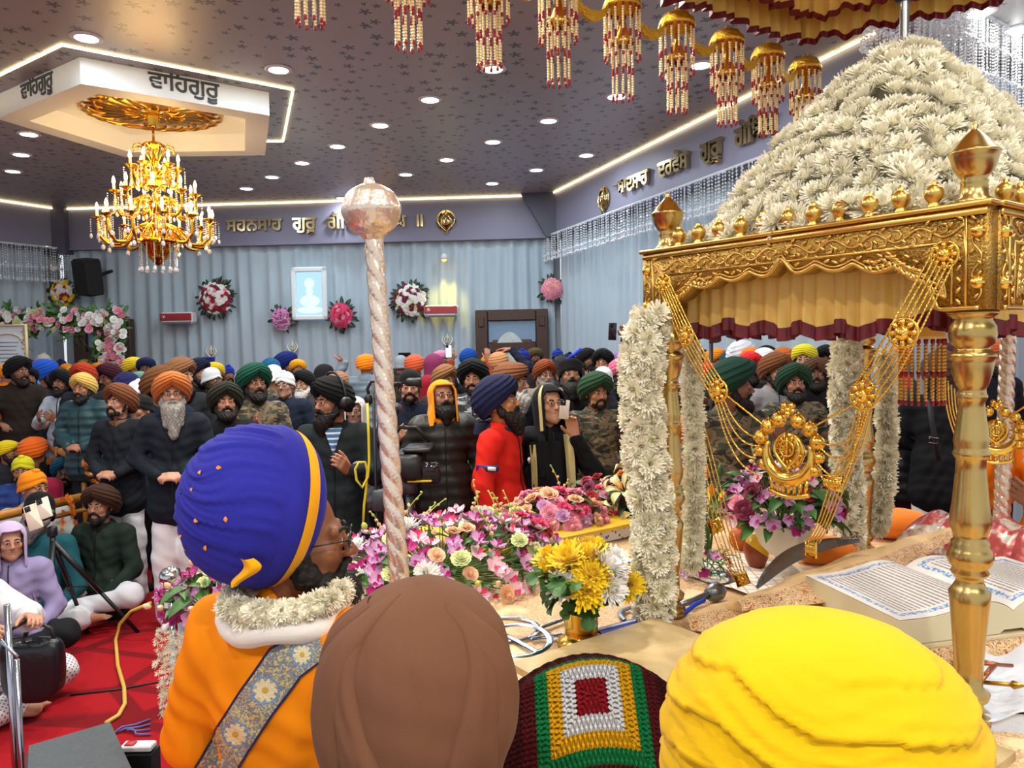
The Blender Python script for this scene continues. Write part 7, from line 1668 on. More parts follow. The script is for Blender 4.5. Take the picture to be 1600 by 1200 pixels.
edge = MB(); e0 = .145; edge.grid(lambda u, v: ((.112+.0*v)*np.sin(2*PI*(e0+.03*v))*np.sin(np.clip(u*2.2, .35, 1)*PI/2)*-1, -(.131)*np.cos(2*PI*(e0+.035*v))*np.sin(np.clip(u*2.2, .35, 1)*PI/2)+.012, np.where(u < .45, .03+.118*np.cos(np.clip(u*2.2, .35, 1)*PI/2), .03-.36*(u-.45))), 24, 4)
o = MB().merge(edge, H).build('shawl_edge', m_crm, c['obj'])
def phone(label, p, n, up, body='c9bfb2', w=.075, h=.155, lit=None):
    M = frame(n, up, p); g = thing('phone', label, 'phone', p); b = MB(); q = MB(); q.box((0, 0, 0), (h, w, .009), bev=.003); b.merge(q, M); b.build('case', mat('phone case '+body, body, .3), g)
    q = MB(); q.box((h*.36, w*.2, .006), (.034, .034, .004), bev=.002); 
    for x, y in ((.01, .008), (-.01, .008), (0, -.009)): q.ell((h*.36+x, w*.2+y, .009), (.006, .006, .003), 10, 6)
    MB().merge(q, M).build('camera_block', mat('phone lens', '15161a', .15), g)
    if lit: q = MB(); q.box((0, 0, .0055), (h*.9, w*.88, .002)); MB().merge(q, M).build('screen', mat('lit phone screen', 'aac4f0', .3, emit='a9c4f4', es=1.6), g)
    return g
phone('silver triple lens phone held up by the woman in the shawl', at(882, 640, c['D']-.34), (-.1, -1, .05), (.1, 0, 1), w=.058, h=.115)
c2 = who('holding a black phone high'); phone('black phone raised high against the right curtain', at(957, 518, c2['D']-.1), (.2, -1, 0), (.05, 0, 1), '17181c')
c2 = who('holding a phone up'); phone('lit phone raised above the purple shawl before the back curtain', at(701, 549, c2['D']-.1), (0, -1, 0), (0, 0, 1), '22232a', lit=1)
c2 = who('raising an open hand'); b = MB(); w0 = at(886, 562, c2['D']-.15); w1 = at(908, 545, c2['D']-.15); g = thing('blue_band', 'blue ribbon held up by the raised hand right of the door', 'ribbon', w0); b.tube([w0, w1], .018, 8); b.build('band', mat('blue satin', '1f3fd0', .4), g)
# headset cameraman
HC = dict(px=520, top=589, w=47, D=4.85); p = at(HC['px'], HC['top'], HC['D']); s = 1.0; hip = p.z-(HEADZ-.012+TT['pagg'])*s
hc = person('cameraman in black turban with headset and dark jacket at the television camera', (p.x, p.y, 0), hip, s, -45, 'pagg', '0f1012', byaw=8, beard='full', skin='a8745a', jc='20272a', pose='down/hold', collar='20272a', lc='1a2436'); HCc = dict(obj=hc, hip=hip, s=s)
H = Matrix.Translation((0, 0, hip)) @ head_matrix(round((-45-8)/10)*10, 0); b = MB()
b.tube([(.135*math.cos(a), .01, .02+.17*math.sin(a)) for a in np.linspace(0, PI, 16)], .009, 6)
for q in (-1, 1): b.lathe([(.0001, .03), (.03, .028), (.042, .012), (.042, -.008), (.03, -.014), (.0001, -.014)], 18, c=(q*.128, .01, .0), M=Matrix.Rotation(q*PI/2, 4, 'Y'))
b.tube([(.14, -.0, -.02), (.13, -.07, -.065), (.08, -.125, -.075), (.03, -.135, -.07)], .004, 5); b.ell((.03, -.135, -.07), .011, 8, 6); MB().merge(b, H).build('headset', mat('black headset', '121316', .35), hc, world=False)
zc = [v.co for v in _SH[('z', 'down/hold', 'coat', 1.0)].vertices]
def fy_(z): return min(q.y for q in zc if abs(q.z-z) < .03)
b = MB(); b.grid(lambda u, v: (.055*(1-v)*(u-.5)*2, np.interp(.50-.17*v, np.linspace(.3, .5, 6), [fy_(z) for z in np.linspace(.3, .48, 6)])-.004+.02*np.abs(u-.5), .50-.17*v), 10, 14)
t = NT('striped shirt'); x = t.xyz(); t.set(t.mix(t.math('GREATER_THAN', t.math('FRACT', t.math('MULTIPLY', x[2], 30)), .65), lin('3f6f9e'), lin('d8e2ea')), .8); extra_part(HCc, 'shirt', b, t.m)
b = MB(); b.tube([(.145+.03*math.cos(a), -.128-.004*math.sin(a)-.0, .25+.035*math.sin(a)) for a in np.linspace(.7, 5.6, 24)], .009, 6); b.ell((.15, -.128, .25), (.014, .008, .016), 8, 6); extra_part(HCc, 'chest_emblem', b, mat('grey embroidered badge', 'a9958f', .8))
# shoulder patch on the soldier
c = who('young soldier'); b = MB(); b.slab([(-.025, .03), (.0, .018), (.025, .03), (.025, -.005), (0, -.032), (-.025, -.005)], 0, .006); q = MB().merge(b, frame((.35, -.9, .15), (0, 0, 1), (.245, -.035, .33)) @ Matrix.Rotation(-PI/2, 4, 'Z')); extra_part(c, 'rank_patch', q, mat('silver patch', 'c6cace', .5))
# bag strap and buckle on the black coat
c = who('buckled bag'); w0, w1 = at(1452, 625, c['D']-.25), at(1468, 720, c['D']-.27); b = MB(); b.tube([w0, at(1456, 660, c['D']-.27), w1], .014, 6); b.build('bag_strap', mat('black webbing', '1e2024', .7), c['obj'])
b = MB(); bc_ = at(1458, 688, c['D']-.295); M = frame((.1, -1, 0), (0, 0, 1), bc_) @ Matrix.Rotation(PI/2-.2, 4, 'Z'); q = MB(); q.tube([(-.026, -.016, 0), (.026, -.016, 0), (.026, .016, 0), (-.026, .016, 0)], .005, 6, closed=True); b.merge(q, M); b.build('buckle', mat('chrome', 'c8ccd0', .08, 1), c['obj'])
# ------------------------------------------------------------------ television camera on its stand
tc = at(655, 715, 4.45); g = thing('television_camera', 'black shoulder television camera with flip screen behind the silver mace', 'camera', (tc.x-.12, tc.y, 0)); m_cam = mat('camera black', '121317', .4); m_pole = mat('tripod grey', '55585c', .4, .6)
def cp(px, py, d=0): return at(px, py, 4.45+d)
b = MB(); c0 = cp(640, 725); b.box(c0, (.17, .34, .15), bev=.02); b.box(cp(612, 640), (.10, .2, .07), bev=.02); b.box(cp(655, 700), (.16, .26, .03), bev=.01); b.tube([cp(610, 690), cp(625, 668), cp(650, 668), cp(672, 690)], .012, 8); b.build('camera_body', m_cam, g)
b = MB(); q = cp(667, 738, -.12); b.box(q, (.155, .03, .125), bev=.012); b.build('flip_screen', mat('camera screen', '1d1418', .12), g)
b = MB(); b.box(cp(647, 597, -.1), (.085, .09, .045), bev=.01); b.tube([cp(600, 600), cp(626, 600)], .012, 8); b.build('viewfinder', m_cam, g)
b = MB(); b.box(cp(657, 750, -.1), (.14, .1, .012), bev=.004); b.build('yellow_plate', mat('yellow plate', 'e0b81e', .5), g)
b = MB(); b.lathe([(.0001, .0), (.045, 0), (.045, .06), (.03, .075), (.0001, .075)], 16, c=cp(640, 770)); b.tube([cp(640, 775), (c0.x, c0.y, .7)], .025, 10); b.build('stand_head', m_pole, g)
for k in range(3):
    a = k*2*PI/3+.4; b = MB(); b.tube([(c0.x, c0.y, .72), (c0.x+.3*math.cos(a), c0.y+.3*math.sin(a), .0)], .014, 8); b.build('leg', m_pole, g)
ms = thing('microphone_stand', 'thin black microphone stand with headphones hung beside the cameraman', 'stand', (*cp(583, 700, .05).xy, 0)); b = MB(); u = cp(583, 600, .05); b.tube([(u.x, u.y, 0), (u.x, u.y, u.z)], .009, 8); b.build('pole', m_cam, ms)
b = MB(); b.tube([cp(578, 622, 0), cp(574, 608, 0), cp(580, 596, 0), cp(592, 596, 0), cp(598, 610, 0)], .01, 8); b.ell(cp(576, 624), (.025, .025, .035), 10, 7); b.ell(cp(597, 616), (.025, .025, .035), 10, 7); b.build('headphones', m_cam, ms)
b = MB(); b.box(cp(593, 782, .05), (.085, .05, .13), bev=.01); b.build('receiver_box', mat('grey device', '3c4046', .4), ms)
yc = thing('yellow_cable', 'yellow cable looping down beside the cameraman', 'cable', cp(572, 800, -.1)); b = MB(); pts = [cp(574, 630, -.1), cp(576, 680, -.1), cp(577, 720, -.1), cp(575, 745, -.1), cp(566, 762, -.12), cp(557, 750, -.13), cp(555, 733, -.13), cp(561, 722, -.13), cp(570, 722, -.12), cp(574, 735, -.1), cp(572, 765, -.1), cp(569, 790, -.1), cp(567, 830, -.1)]
b.tube(pts, .0075, 8); b.build('cable', mat('yellow rubber', 'd8c42a', .5), yc)
# ================================================================== people in the foreground, seen from behind
from mathutils.bvhtree import BVHTree
def bvh_of(obs):
    V, Pg = [], []
    for o in obs:
        M = o.matrix_basis if o.parent is None else o.parent.matrix_basis @ o.matrix_basis; k = len(V); V += [M @ v.co for v in o.data.vertices]; Pg += [[k+i for i in p.vertices] for p in o.data.polygons]
    return BVHTree.FromPolygons(V, Pg)
def part_of(p, nm): return [c for c in p.children if c.name.split('.')[0] == nm][0]
# royal blue turbaned attendant
HP = at(452, 856, 1.60); hip = HP.z-.643
bl = person('attendant in tall royal blue turban with yellow band and orange tunic, seen from behind', (HP.x, HP.y, 0), hip, 1.0, 104, None, byaw=160, beard='full', skin='8a5638', jc='f08a08', jk='robe', pose='down/fold', lc='e8e4da', legs='pyjama', glasses=True, near=True)
A = Vector((.74, .62, -.26)).normalized(); Up = Vector((-.25, .0, 1)); Up = (Up-A*Up.dot(A)).normalized(); Sd = A.cross(Up); TC = at(397, 787, 1.585)
def tb(phi, lam, r=1.0):
    """phi from the back pole (0) to the front (pi); lam round the axis"""
    x, y, z = -np.cos(phi), np.sin(phi)*np.cos(lam), np.sin(phi)*np.sin(lam)
    a, b_, c_ = .150, .168, .150
    P = TC[:, None, None] if False else None
    return [TC[k]+r*(A[k]*a*x+Up[k]*b_*y+Sd[k]*c_*z) for k in range(3)]
b = MB()
def fn(u, v):
    phi = .02+v*2.42; lam = 2*PI*u; wz = np.clip((1.62-phi)*6, 0, 1); y = np.sin(phi)*np.cos(lam); sd = np.sin(phi)*np.sin(lam)
    q = (y*1.0+.20*(-np.cos(phi))+.12*np.sin(sd*2.2+1)+.07*np.sin(y*5+sd*3))*3.6+.3*sd+.25*np.sin(sd*4+y*2); saw = q-np.floor(q); q2 = q*2.7+.8*np.sin(sd*3); s2 = q2-np.floor(q2)
    r = 1+wz*(.030*(1-saw)**1.3-.016+.011*(1-s2)**1.5+.004*np.sin(q*17+sd*9))+.04*np.clip((phi-1.62)*8, 0, 1)*np.clip((2.4-phi)*5, 0, 1)
    return tb(phi, lam, r)
b.grid(fn, 150, 110, cu=True); tbm = turbmat('2a2a96'); o = b.build('turban', tbm, bl)
b = MB(); b.grid(lambda u, v: tb(1.88+.20*v, 2*PI*u, 1.048+.012*np.sin(PI*v)), 110, 6, cu=True); b.build('turban_band', turbmat('f0a80e'), bl)
b = MB(); q0 = [at(386+12*math.sin(k*.6)-k*1.0, 872+k*5.4, 1.425-.0*k) for k in range(9)]
b.grid(lambda u, v: tuple(np.interp(v, np.linspace(0, 1, 9), [p[k] for p in q0])+(u-.5)*(.012+.022*np.sin(PI*np.clip(v*.8+.2, 0, 1)))*(1 if k == 0 else 0)-(.012*np.cos((u-.5)*3) if k == 1 else 0) for k in range(3)), 8, 16); b.build('turban_tail', turbmat('f0a80e'), bl)
for i, (px, py) in enumerate(((338, 731), (313, 742), (302, 762), (304, 812), (354, 816), (285, 836), (288, 853), (322, 860))):
    d = ray(px, py); hit = bvh_of([o]).ray_cast(Vector((0, 0, CAMZ)), d)
    if hit[0]:
        g = MB(); g.grid(lambda u, v: (.011*v, .008*(u-.5)*np.sin(PI*np.clip(v, .05, .95)), .002*np.sin(PI*v)), 4, 5); M = frame(hit[1], (math.cos(i*2), 0, math.sin(i*2)), hit[0]+hit[1]*.002); pt = MB().merge(g, M).build('petal', p_orange, loc=hit[0]); tag(pt, 'small orange marigold petal stuck to the royal blue turban', 'petal', 'petals on the blue turban')
jk_ = part_of(bl, 'jacket'); bv = bvh_of([jk_])
def drape(pxs, wds, name, m, p, off=.004, nu=9, extra=None):
    """ribbon laid on a garment: centre line and half widths given as seen from the front"""
    b = MB(); n = 40; t_ = np.linspace(0, 1, len(pxs)); V = []; uvs = []
    for i in range(n):
        u = i/(n-1); cx, cy = np.interp(u, t_, [q[0] for q in pxs]), np.interp(u, t_, [q[1] for q in pxs]); w = np.interp(u, t_, wds); u2 = min(1, u+.02); dx, dy = np.interp(u2, t_, [q[0] for q in pxs])-np.interp(u2-.04, t_, [q[0] for q in pxs]), np.interp(u2, t_, [q[1] for q in pxs])-np.interp(u2-.04, t_, [q[1] for q in pxs]); l = math.hypot(dx, dy)+1e-6
        for j in range(nu):
            f = (j/(nu-1)-.5)*2; d = ray(cx-dy/l*w*f, cy+dx/l*w*f); h = bv.ray_cast(Vector((0, 0, CAMZ)), d); V.append(h[0]+h[1]*off if h[0] else None); uvs.append((f, u))
    idx = np.arange(n*nu).reshape(n, nu); Q = [q for q in np.stack([idx[:-1, :-1], idx[1:, :-1], idx[1:, 1:], idx[:-1, 1:]], -1).reshape(-1, 4) if all(V[k] is not None for k in q)]
    V = [tuple(v) if v is not None else (0, 0, 1) for v in V]; used = sorted({k for q in Q for k in q}); mp = {k: i for i, k in enumerate(used)}
    b.add([V[k] for k in used], [[mp[k] for k in q] for q in Q]); o = b.build(name, m, p); uvl = o.data.uv_layers.new(name='strap')
    for lp in o.data.loops: uvl.data[lp.index].uv = uvs[used[lp.vertex_index]]
    return o
t = NT('silver brocade strap'); uvn = t.n('ShaderNodeUVMap'); uv = t.xyz(uvn.outputs[0]); ax_ = t.math('ABSOLUTE', uv[0]); cv = t.n('ShaderNodeCombineXYZ'); t.l(t.math('MULTIPLY', uv[0], 1.0), cv.inputs[0]); t.l(t.math('MULTIPLY', uv[1], 9), cv.inputs[1])
fl = t.math('FRACT', t.math('MULTIPLY', uv[1], 4.5)); dy_ = t.math('MULTIPLY', t.math('SUBTRACT', fl, .5), 2.6); rr = t.math('SQRT', t.math('ADD', t.math('MULTIPLY', uv[0], uv[0]), t.math('MULTIPLY', dy_, dy_))); an = t.math('ARCTAN2', dy_, uv[0])
pet_ = t.math('MULTIPLY_ADD', t.math('COSINE', t.math('MULTIPLY', an, 10)), .10, .5); flower = t.math('LESS_THAN', rr, pet_); core_ = t.math('LESS_THAN', rr, .16); vine = t.math('GREATER_THAN', t.noise(5, 3, cv.outputs[0], .6, 1.5), .52)
c1 = t.mix(vine, lin('77828f'), lin('c9b878')); c1 = t.mix(flower, c1, lin('d8cda6')); ring2 = t.math('MULTIPLY', t.math('LESS_THAN', rr, .66), t.math('GREATER_THAN', rr, .56)); c1 = t.mix(ring2, c1, lin('6f8fb8')); c1 = t.mix(core_, c1, lin('caa040')); c1 = t.mix(t.math('GREATER_THAN', ax_, .88), c1, lin('231a4a')); t.set(c1, .45, .25); t.bump(t.noise(12, 2, cv.outputs[0]), .3); m_strap = t.m
drape([(505, 1008), (448, 1035), (400, 1100), (362, 1160), (330, 1215), (312, 1250)], [20, 34, 32, 32, 32, 32], 'shoulder_strap', m_strap, bl)
Hb = Matrix.Translation((HP.x, HP.y, hip)) @ Matrix.Rotation(math.radians(160), 4, 'Z'); b = MB()
b.grid(lambda u, v: ((.096+.036*np.cos(2*PI*v)+.006*np.sin(u*38+np.sin(v*6)))*np.sin(2*PI*u)*1.08, -(.092+.036*np.cos(2*PI*v))*np.cos(2*PI*u)+.018, .515+.030*np.sin(2*PI*v)+.008*np.sin(u*25)+.012*np.cos(2*PI*u)), 70, 14, cu=True, cv=True); MB().merge(b, Hb).build('white_neckcloth', cloth('white cotton', 'e8e4dc', .8, .05, .15, 60), bl)
ng = [Hb @ Vector((.115*math.sin(a), -.112*math.cos(a)+.012, .555+.012*math.cos(a)+(-.05 if math.cos(a) > .5 else 0))) for a in np.linspace(0, 2*PI, 26)]
garland('garland of white flowers round the neck of the blue turbaned attendant', ng, .034, 8, .026, .024)
# brown turbaned person
TB = at(652, 914, 1.10); s = 1.0; hip = TB.z-(.643+TT['wide'])*s
br = person('person in smooth brown turban at the bottom centre, seen from behind', (TB.x, TB.y, 0), hip, s, 172, None, byaw=176, beard=None, face=False, skin='8a5d47', jc='6b4a34', pose='down/fold', lc='2a2420')
Hm = br.matrix_basis @ Matrix.Translation((0, 0, hip)) @ Matrix.Scale(s, 4) @ head_matrix(0, 0)
def dome(th, v, f):
    ab = np.abs(np.angle(np.exp(1j*th)))/PI; zb = .06-.16*np.clip(ab*1.4, 0, 1); z = zb+(.176-zb)*v**.95; pr = np.clip(np.cos(PI/2*np.clip(v, 0, 1)**2.3), 0, 1)**.62*(.86+.14*np.sin(np.clip(v*3, 0, 1)*PI/2))
    rr = pr*(1+f*np.clip((1-v)*5, 0, 1)); return .137*rr*np.sin(th), -.150*rr*np.cos(th)+.018, z+.012*f*np.clip(v*2-1, 0, 1)
b = MB(); b.grid(lambda u, v: dome(2*PI*u, v, .005*np.sin(2*PI*u*9+v*11)+.004*np.sin(2*PI*u*23+np.sin(v*9)*2)+.004*np.sin(v*31+2*PI*u*5)), 140, 60, cu=True)
def wrap(c0, c1, w0, w1, v0, v1, h, ph):
    def fn(u, v):
        vv = v0+(v1-v0)*v; t_ = 2*u-1; th = PI+c0+(c1-c0)*v**1.2+(w0+(w1-w0)*v)*t_+.05*np.sin(v*6+ph)
        return dome(th, vv, 1.7*h*np.sqrt(np.clip(1-np.abs(t_)**2.6, 0, 1))-.02+.006*np.sin(v*17+t_*5+ph)+.005*np.sin(t_*9+v*3+ph))
    b.grid(fn, 26, 40)
wrap(-1.15, -.75, .50, .22, 0, .97, .10, 0); wrap(-.35, -.85, .30, .12, 0, .93, .065, 1); wrap(-1.75, -1.4, .42, .25, 0, .9, .07, 2)
wrap(.80, 1.0, .42, .12, 0, .93, .065, 3); wrap(1.30, 1.05, .45, .2, 0, .92, .075, 4)
MB().merge(b, Hm).build('turban', turbmat('6f4a35'), br)
# yellow turbaned person
TY = at(1282, 984, .84); hip = TY.z-(.643+.180)
ye = person('person in large bright yellow turban at the bottom right, seen from behind', (TY.x, TY.y, 0), hip, 1.0, 178, None, byaw=176, beard=None, face=False, skin='8a5d47', jc='8a6038', pose='down', lc='e6e2da')
Hm = ye.matrix_basis @ Matrix.Translation((0, 0, hip)) @ head_matrix(0, 0); b = MB()
def fn(u, v):
    th = 2*PI*u; zb = -.15; z = zb+(.180-zb)*v; f_ = 2*v-1; pr = np.clip(1-np.abs(f_)**2.7, 0, 1)**.5; pr = np.where(v < .3, np.maximum(pr, .80), pr); sx = np.sin(th)
    q = v*7.5-.5*sx*(1-.4*v)+.22*np.sin(th*2+1)+.12*np.sin(th*5); saw = q-np.floor(q); q2 = q*2.3+.6*np.sin(th*3); lay = .055*(1-saw)**1.4-.02+.020*(1-(q2-np.floor(q2)))**1.6+.004*np.sin(q*19+th*7)
    rr = pr*(1+lay*np.clip((1-v)*9, 0, 1)); return .171*rr*sx, -.160*rr*np.cos(th)+.01, z+.006*np.sin(th*3)*(1-v)
b.grid(fn, 150, 90, cu=True); MB().merge(b, Hm).build('turban', turbmat('e8b800'), ye)
# crocheted cover over a bolster on the desk
t = NT('crochet squares'); x = t.xyz(); sq = t.math('MAXIMUM', t.math('ABSOLUTE', x[0]), t.math('ABSOLUTE', x[1])); ang = t.math('ADD', t.math('ABSOLUTE', x[0]), t.math('ABSOLUTE', x[1]))
uvn = t.n('ShaderNodeUVMap'); uv = t.xyz(uvn.outputs[0]); au, av = t.math('ABSOLUTE', uv[0]), t.math('ABSOLUTE', uv[1]); sq = t.math('MAXIMUM', au, av); mn = t.math('MINIMUM', au, av)
sel = t.math('GREATER_THAN', au, av); along = t.math('ADD', t.math('MULTIPLY', sel, uv[1]), t.math('MULTIPLY', t.math('SUBTRACT', 1, sel), uv[0]))
jag = t.math('MULTIPLY', t.math('PINGPONG', t.math('MULTIPLY', along, 16), .5), .055); sj = t.math('ADD', sq, jag)
rc = t.ramp(sj, [(0, '8e1420'), (.235, 'dfe4ea'), (.43, 'e2a80e'), (.62, '0c7a42'), (.80, '541019'), (1, '3a0c0e')], 'CONSTANT')
t.set(rc, .9, spec=.15); stw = t.math('MULTIPLY', t.math('SINE', t.math('MULTIPLY', along, 100)), t.math('SINE', t.math('MULTIPLY', sq, 34))); t.bump(stw, .9, .012); m_cro = t.m
cr = thing('crocheted_cover', 'crocheted cover with green, yellow, white and red square, draped between the brown and yellow turbans', 'crocheted cover', (.12, 1.62, PZ)); c0 = at(918, 1090, 1.62)
b = MB(); n, m = 70, 70; V = []; uvs = []
for i in range(n):
    for j in range(m):
        u, v = i/(n-1)*2-1, j/(m-1)*2-1
        X = u*.20*(1-.06*v); back = max(0, v); frn = max(0, -v)
        z = .135*math.sqrt(max(0, 1-min(1, (.82*u)**2)))*.5+.035-.26*frn**1.15-.04*back**2-.06*u*u+.012; Y = .02+.13*v-.0*frn
        st_ = .003*math.sin(u*88)*math.sin(v*60)
        V.append((X, Y, z+st_)); uvs.append((u*1.32+.06, (v+.27)*1.75))
rot = Matrix.Rotation(.10, 4, 'Z'); base = Vector((c0.x+.015, c0.y, 1.045)); idx = np.arange(n*m).reshape(n, m); Q = np.stack([idx[:-1, :-1], idx[1:, :-1], idx[1:, 1:], idx[:-1, 1:]], -1).reshape(-1, 4)
b.add(xf(np.array(V), rot)+np.array(base), Q); o = b.build('crochet', m_cro, cr); uvl = o.data.uv_layers.new(name='rows')
for lp in o.data.loops: uvl.data[lp.index].uv = uvs[lp.vertex_index]
b = MB(); b.ell((base.x, base.y+.05, .96), (.15, .09, .07), 24, 12); b.build('bolster', mat('dark bolster', '2a1214', .9), cr)
# ------------------------------------------------------------------ silver mace on its pole
m_sil = NT('chased silver'); gx = m_sil.noise(9, 2); m_sil.set(m_sil.mix(gx, lin('e6c6a4'), lin('efe6de')), m_sil.math('MULTIPLY_ADD', gx, .2, .16), .7); m_sil.bump(m_sil.voro(150), .2, .003); m_sil = m_sil.m
def mace(label, A, B, r, head=None, nm='silver_mace'):
    A, B = Vector(A), Vector(B); g = thing(nm, label, 'mace', B); L = (B-A).length; M = frame(A-B, None, B); b = MB()
    b.grid(lambda u, v: (r*(1+.2*np.abs(np.sin(2*PI*u*1.5+v*L*75))**.8+.02*np.sin(v*L*700)*np.sin(2*PI*u*14))*np.cos(2*PI*u)*(1.12-.12*v), r*(1+.2*np.abs(np.sin(2*PI*u*1.5+v*L*75))**.8+.02*np.sin(v*L*700)*np.sin(2*PI*u*14))*np.sin(2*PI*u)*(1.12-.12*v), L*v), 40, 420, cu=True); MB().merge(b, M).build('shaft', m_sil, g)
    if head:
        b = MB(); prof = [(r, -head*1.02), (r*1.25, -head*.98), (r*1.5, -head*.86)]+[(head*math.sin(a)*(1+.02*math.sin(a*9)), -head*.93*math.cos(a)) for a in np.linspace(.5, PI-.02, 26)]
        b.lathe(prof, 44, flute=.018, fn=9); MB().merge(b, frame(A-B, None, A+(A-B).normalized()*head*.8)).build('mace_head', m_sil, g)
        b = MB(); b.lathe([(.0001, .012), (.008, .01), (.012, 0), (.012, -.006)], 14, c=(0, 0, head*.93)); MB().merge(b, frame(A-B, None, A+(A-B).normalized()*head*.8)).build('top_knob', m_sil, g)
    return g
mace('tall silver mace with round chased head standing behind the brown turban', at(583, 366, 1.45), at(632, 1010, 1.45), .0150, .0545)
mace('second silver staff held upright by two hands at the right edge', at(1576, 505, 3.08), at(1564, 838, 3.08), .0245, None, 'silver_staff')
RP = at(1672, 552, 3.2); hip = RP.z-.643-.22
rp = person('attendant in blue and yellow turban and orange robe holding the staff at the right edge', (RP.x, RP.y, 0), hip, 1.0, -60, 'dumalla', '1c2066', byaw=-72, beard='full', skin='9c6b4e', jk='robe', jc='ee8410', pose='staff/hold', lc='e6e2da', legs='pyjama')
b = MB(); H = rp.matrix_basis @ Matrix.Translation((0, 0, hip)) @ head_matrix(10, 0); b.grid(lambda u, v: ((.128+.012*np.sin(PI*v))*np.sin(2*PI*u), -(.148+.012*np.sin(PI*v))*np.cos(2*PI*u)+.018, .11+.05*v+.05*np.cos(2*PI*u)), 40, 5, cu=True); MB().merge(b, H).build('turban_band', turbmat('f0c010'), rp)
gp = [rp.matrix_basis @ Vector((.12*math.sin(a), -.14*math.cos(a), hip+.5-.12*max(0, math.cos(a)))) for a in np.linspace(0, 2*PI, 20)]
garland('garland of white flowers on the orange robed attendant at the right edge', gp, .03, 14, .03, .03)
# orange sleeved person cut by the lower left corner
OP = at(-215, 960, 1.35); op = person('person in orange tunic cut off by the lower left corner', (OP.x, OP.y, 0), OP.z-.643-.16, 1.0, 150, 'round', 'e8861a', byaw=140, beard=None, face=False, jc='ec850c', jk='robe', pose='reach/down', lc='e6e2da')
# ------------------------------------------------------------------ people seated on the carpet at the left
def S(px, top, w, style, tc, yaw, label, D=None, hip=.12, **k):
    a = math.radians(yaw); te = TW[style]+abs(math.sin(a))*(TD[style]-TW[style])*.8; D = D or te*F/w; s = max(.85, min(1.1, w*D/(F*te))); p = at(px, top, D)
    hip2 = p.z-(HEADZ-.012+TT[style])*s; k.setdefault('legs', 'cross'); k.setdefault('pose', 'lap'); k.setdefault('near', w > 30)
    return person(label, (p.x, p.y, 0), max(.11, min(.34, hip2)), s, yaw, style, tc, **k), p, max(.11, min(.34, hip2)), s
S(10, 689, 27, 'round', 'e8cf1e', 80, 'seated person in yellow turban at the far left behind the rail', D=7.6, jc='2c3038')
S(24, 692, 22, 'round', '2f9fe0', 60, 'seated person in sky blue turban between yellow and orange turbans', D=7.95, jc='3a3430')
S(49, 684, 40, 'round', 'e2651a', 170, 'seated man in orange turban with dark wrap seen from behind by the rail', D=7.35, jc='15181c', beard=None)
S(36, 712, 33, 'patka', 'd3cf22', 20, 'seated singing man in lime yellow bandana and blue jacket', D=6.7, jc='1f3a7c', jk='puffer', beard='stub')
S(49, 735, 43, 'patka', 'f08c12', 75, 'seated young man in orange bandana in profile', D=6.1, jc='aeb4ae', beard=None, skin='a87a5c', legs='cross')
S(100, 719, 41, 'pagg', '14506a', 30, 'seated man in teal turban and glasses behind the marigold strings', D=7.2, jc='15171d', glasses=True, skin='8a5d47', beard='short')
S(77, 768, 34, 'veil', '8c1c3c', 150, 'seated person under a maroon head cloth behind the wooden rail', D=6.6, jc='8c1c3c', beard=None)
S(14, 818, 40, 'veil', 'b9a8cc', 40, 'seated woman in lilac headscarf at the left edge', D=4.55, jc='8f86b0', beard=None, skin='b5846c')
S(56, 795, 46, 'beanie', '101114', 10, 'seated grey bearded man in black cap and teal shirt behind the tripod', D=5.15, jc='1d5660', jk='shirt', bc='6f6d6a', beard='full', skin='a8755c', pitch=-22, lc='d9dce2')
S(157, 757, 57, 'wide', '3b241a', -5, 'seated man in dark brown turban and dark green jacket on the red carpet', D=5.35, jc='1d2a24', jk='coat', collar='1a1818', skin='b07d62', beard='short', lc='d8dae2', pitch=-6)
wp = at(-75, 800, 3.9); w_ = person('seated woman in white patterned suit reaching with a phone at the left edge', (wp.x, wp.y, 0), .12, 1.0, 70, 'veil', 'd8d6d8', byaw=60, beard=None, skin='b98a70', jk='robe', jc='cfcdd2', pose='fwd/fwd', legs='cross', lc='ffffff', face=True)
t = NT('patterned white cotton'); v = t.map(None, (1, 1, 1)); wv = t.math('SINE', t.math('MULTIPLY', t.xyz(v)[0], 240)); wz = t.math('SINE', t.math('ADD', t.math('MULTIPLY', t.xyz(v)[2], 200), t.math('MULTIPLY', t.xyz(v)[1], 160))); t.set(t.mix(t.math('GREATER_THAN', t.math('MULTIPLY', wv, wz), .45), lin('d8dade'), lin('6a6e7a')), .85); part_of(w_, 'trousers').material_slots[0].material = t.m
b = MB(); c = at(52, 1045, 3.72); zb_ = max(.17, c.z); sg_ = lambda w, e: np.sign(w)*np.abs(w)**e; b.grid(lambda u, v: (c.x+.15*sg_(np.cos(2*PI*u), .5)*np.sin(PI*v)**.35*(1+.12*(v-.5)), c.y+.06*sg_(np.sin(2*PI*u), .6)*np.sin(PI*v)**.4, zb_-.15*sg_(np.cos(PI*v), .6)+.012*np.cos(4*PI*u)), 32, 18, cu=True); b.tube([(c.x-.12, c.y, zb_+.1), (c.x-.1, c.y, zb_+.2), (c.x, c.y, zb_+.25), (c.x+.1, c.y, zb_+.2), (c.x+.12, c.y, zb_+.1)], .01, 6); o = b.build('shoulder_bag', mat('black leather', '15181d', .3, bump=.3, bscale=20), None, loc=c); tag(o, 'black leather bag on the lap of the seated woman in white pattern', 'bag')
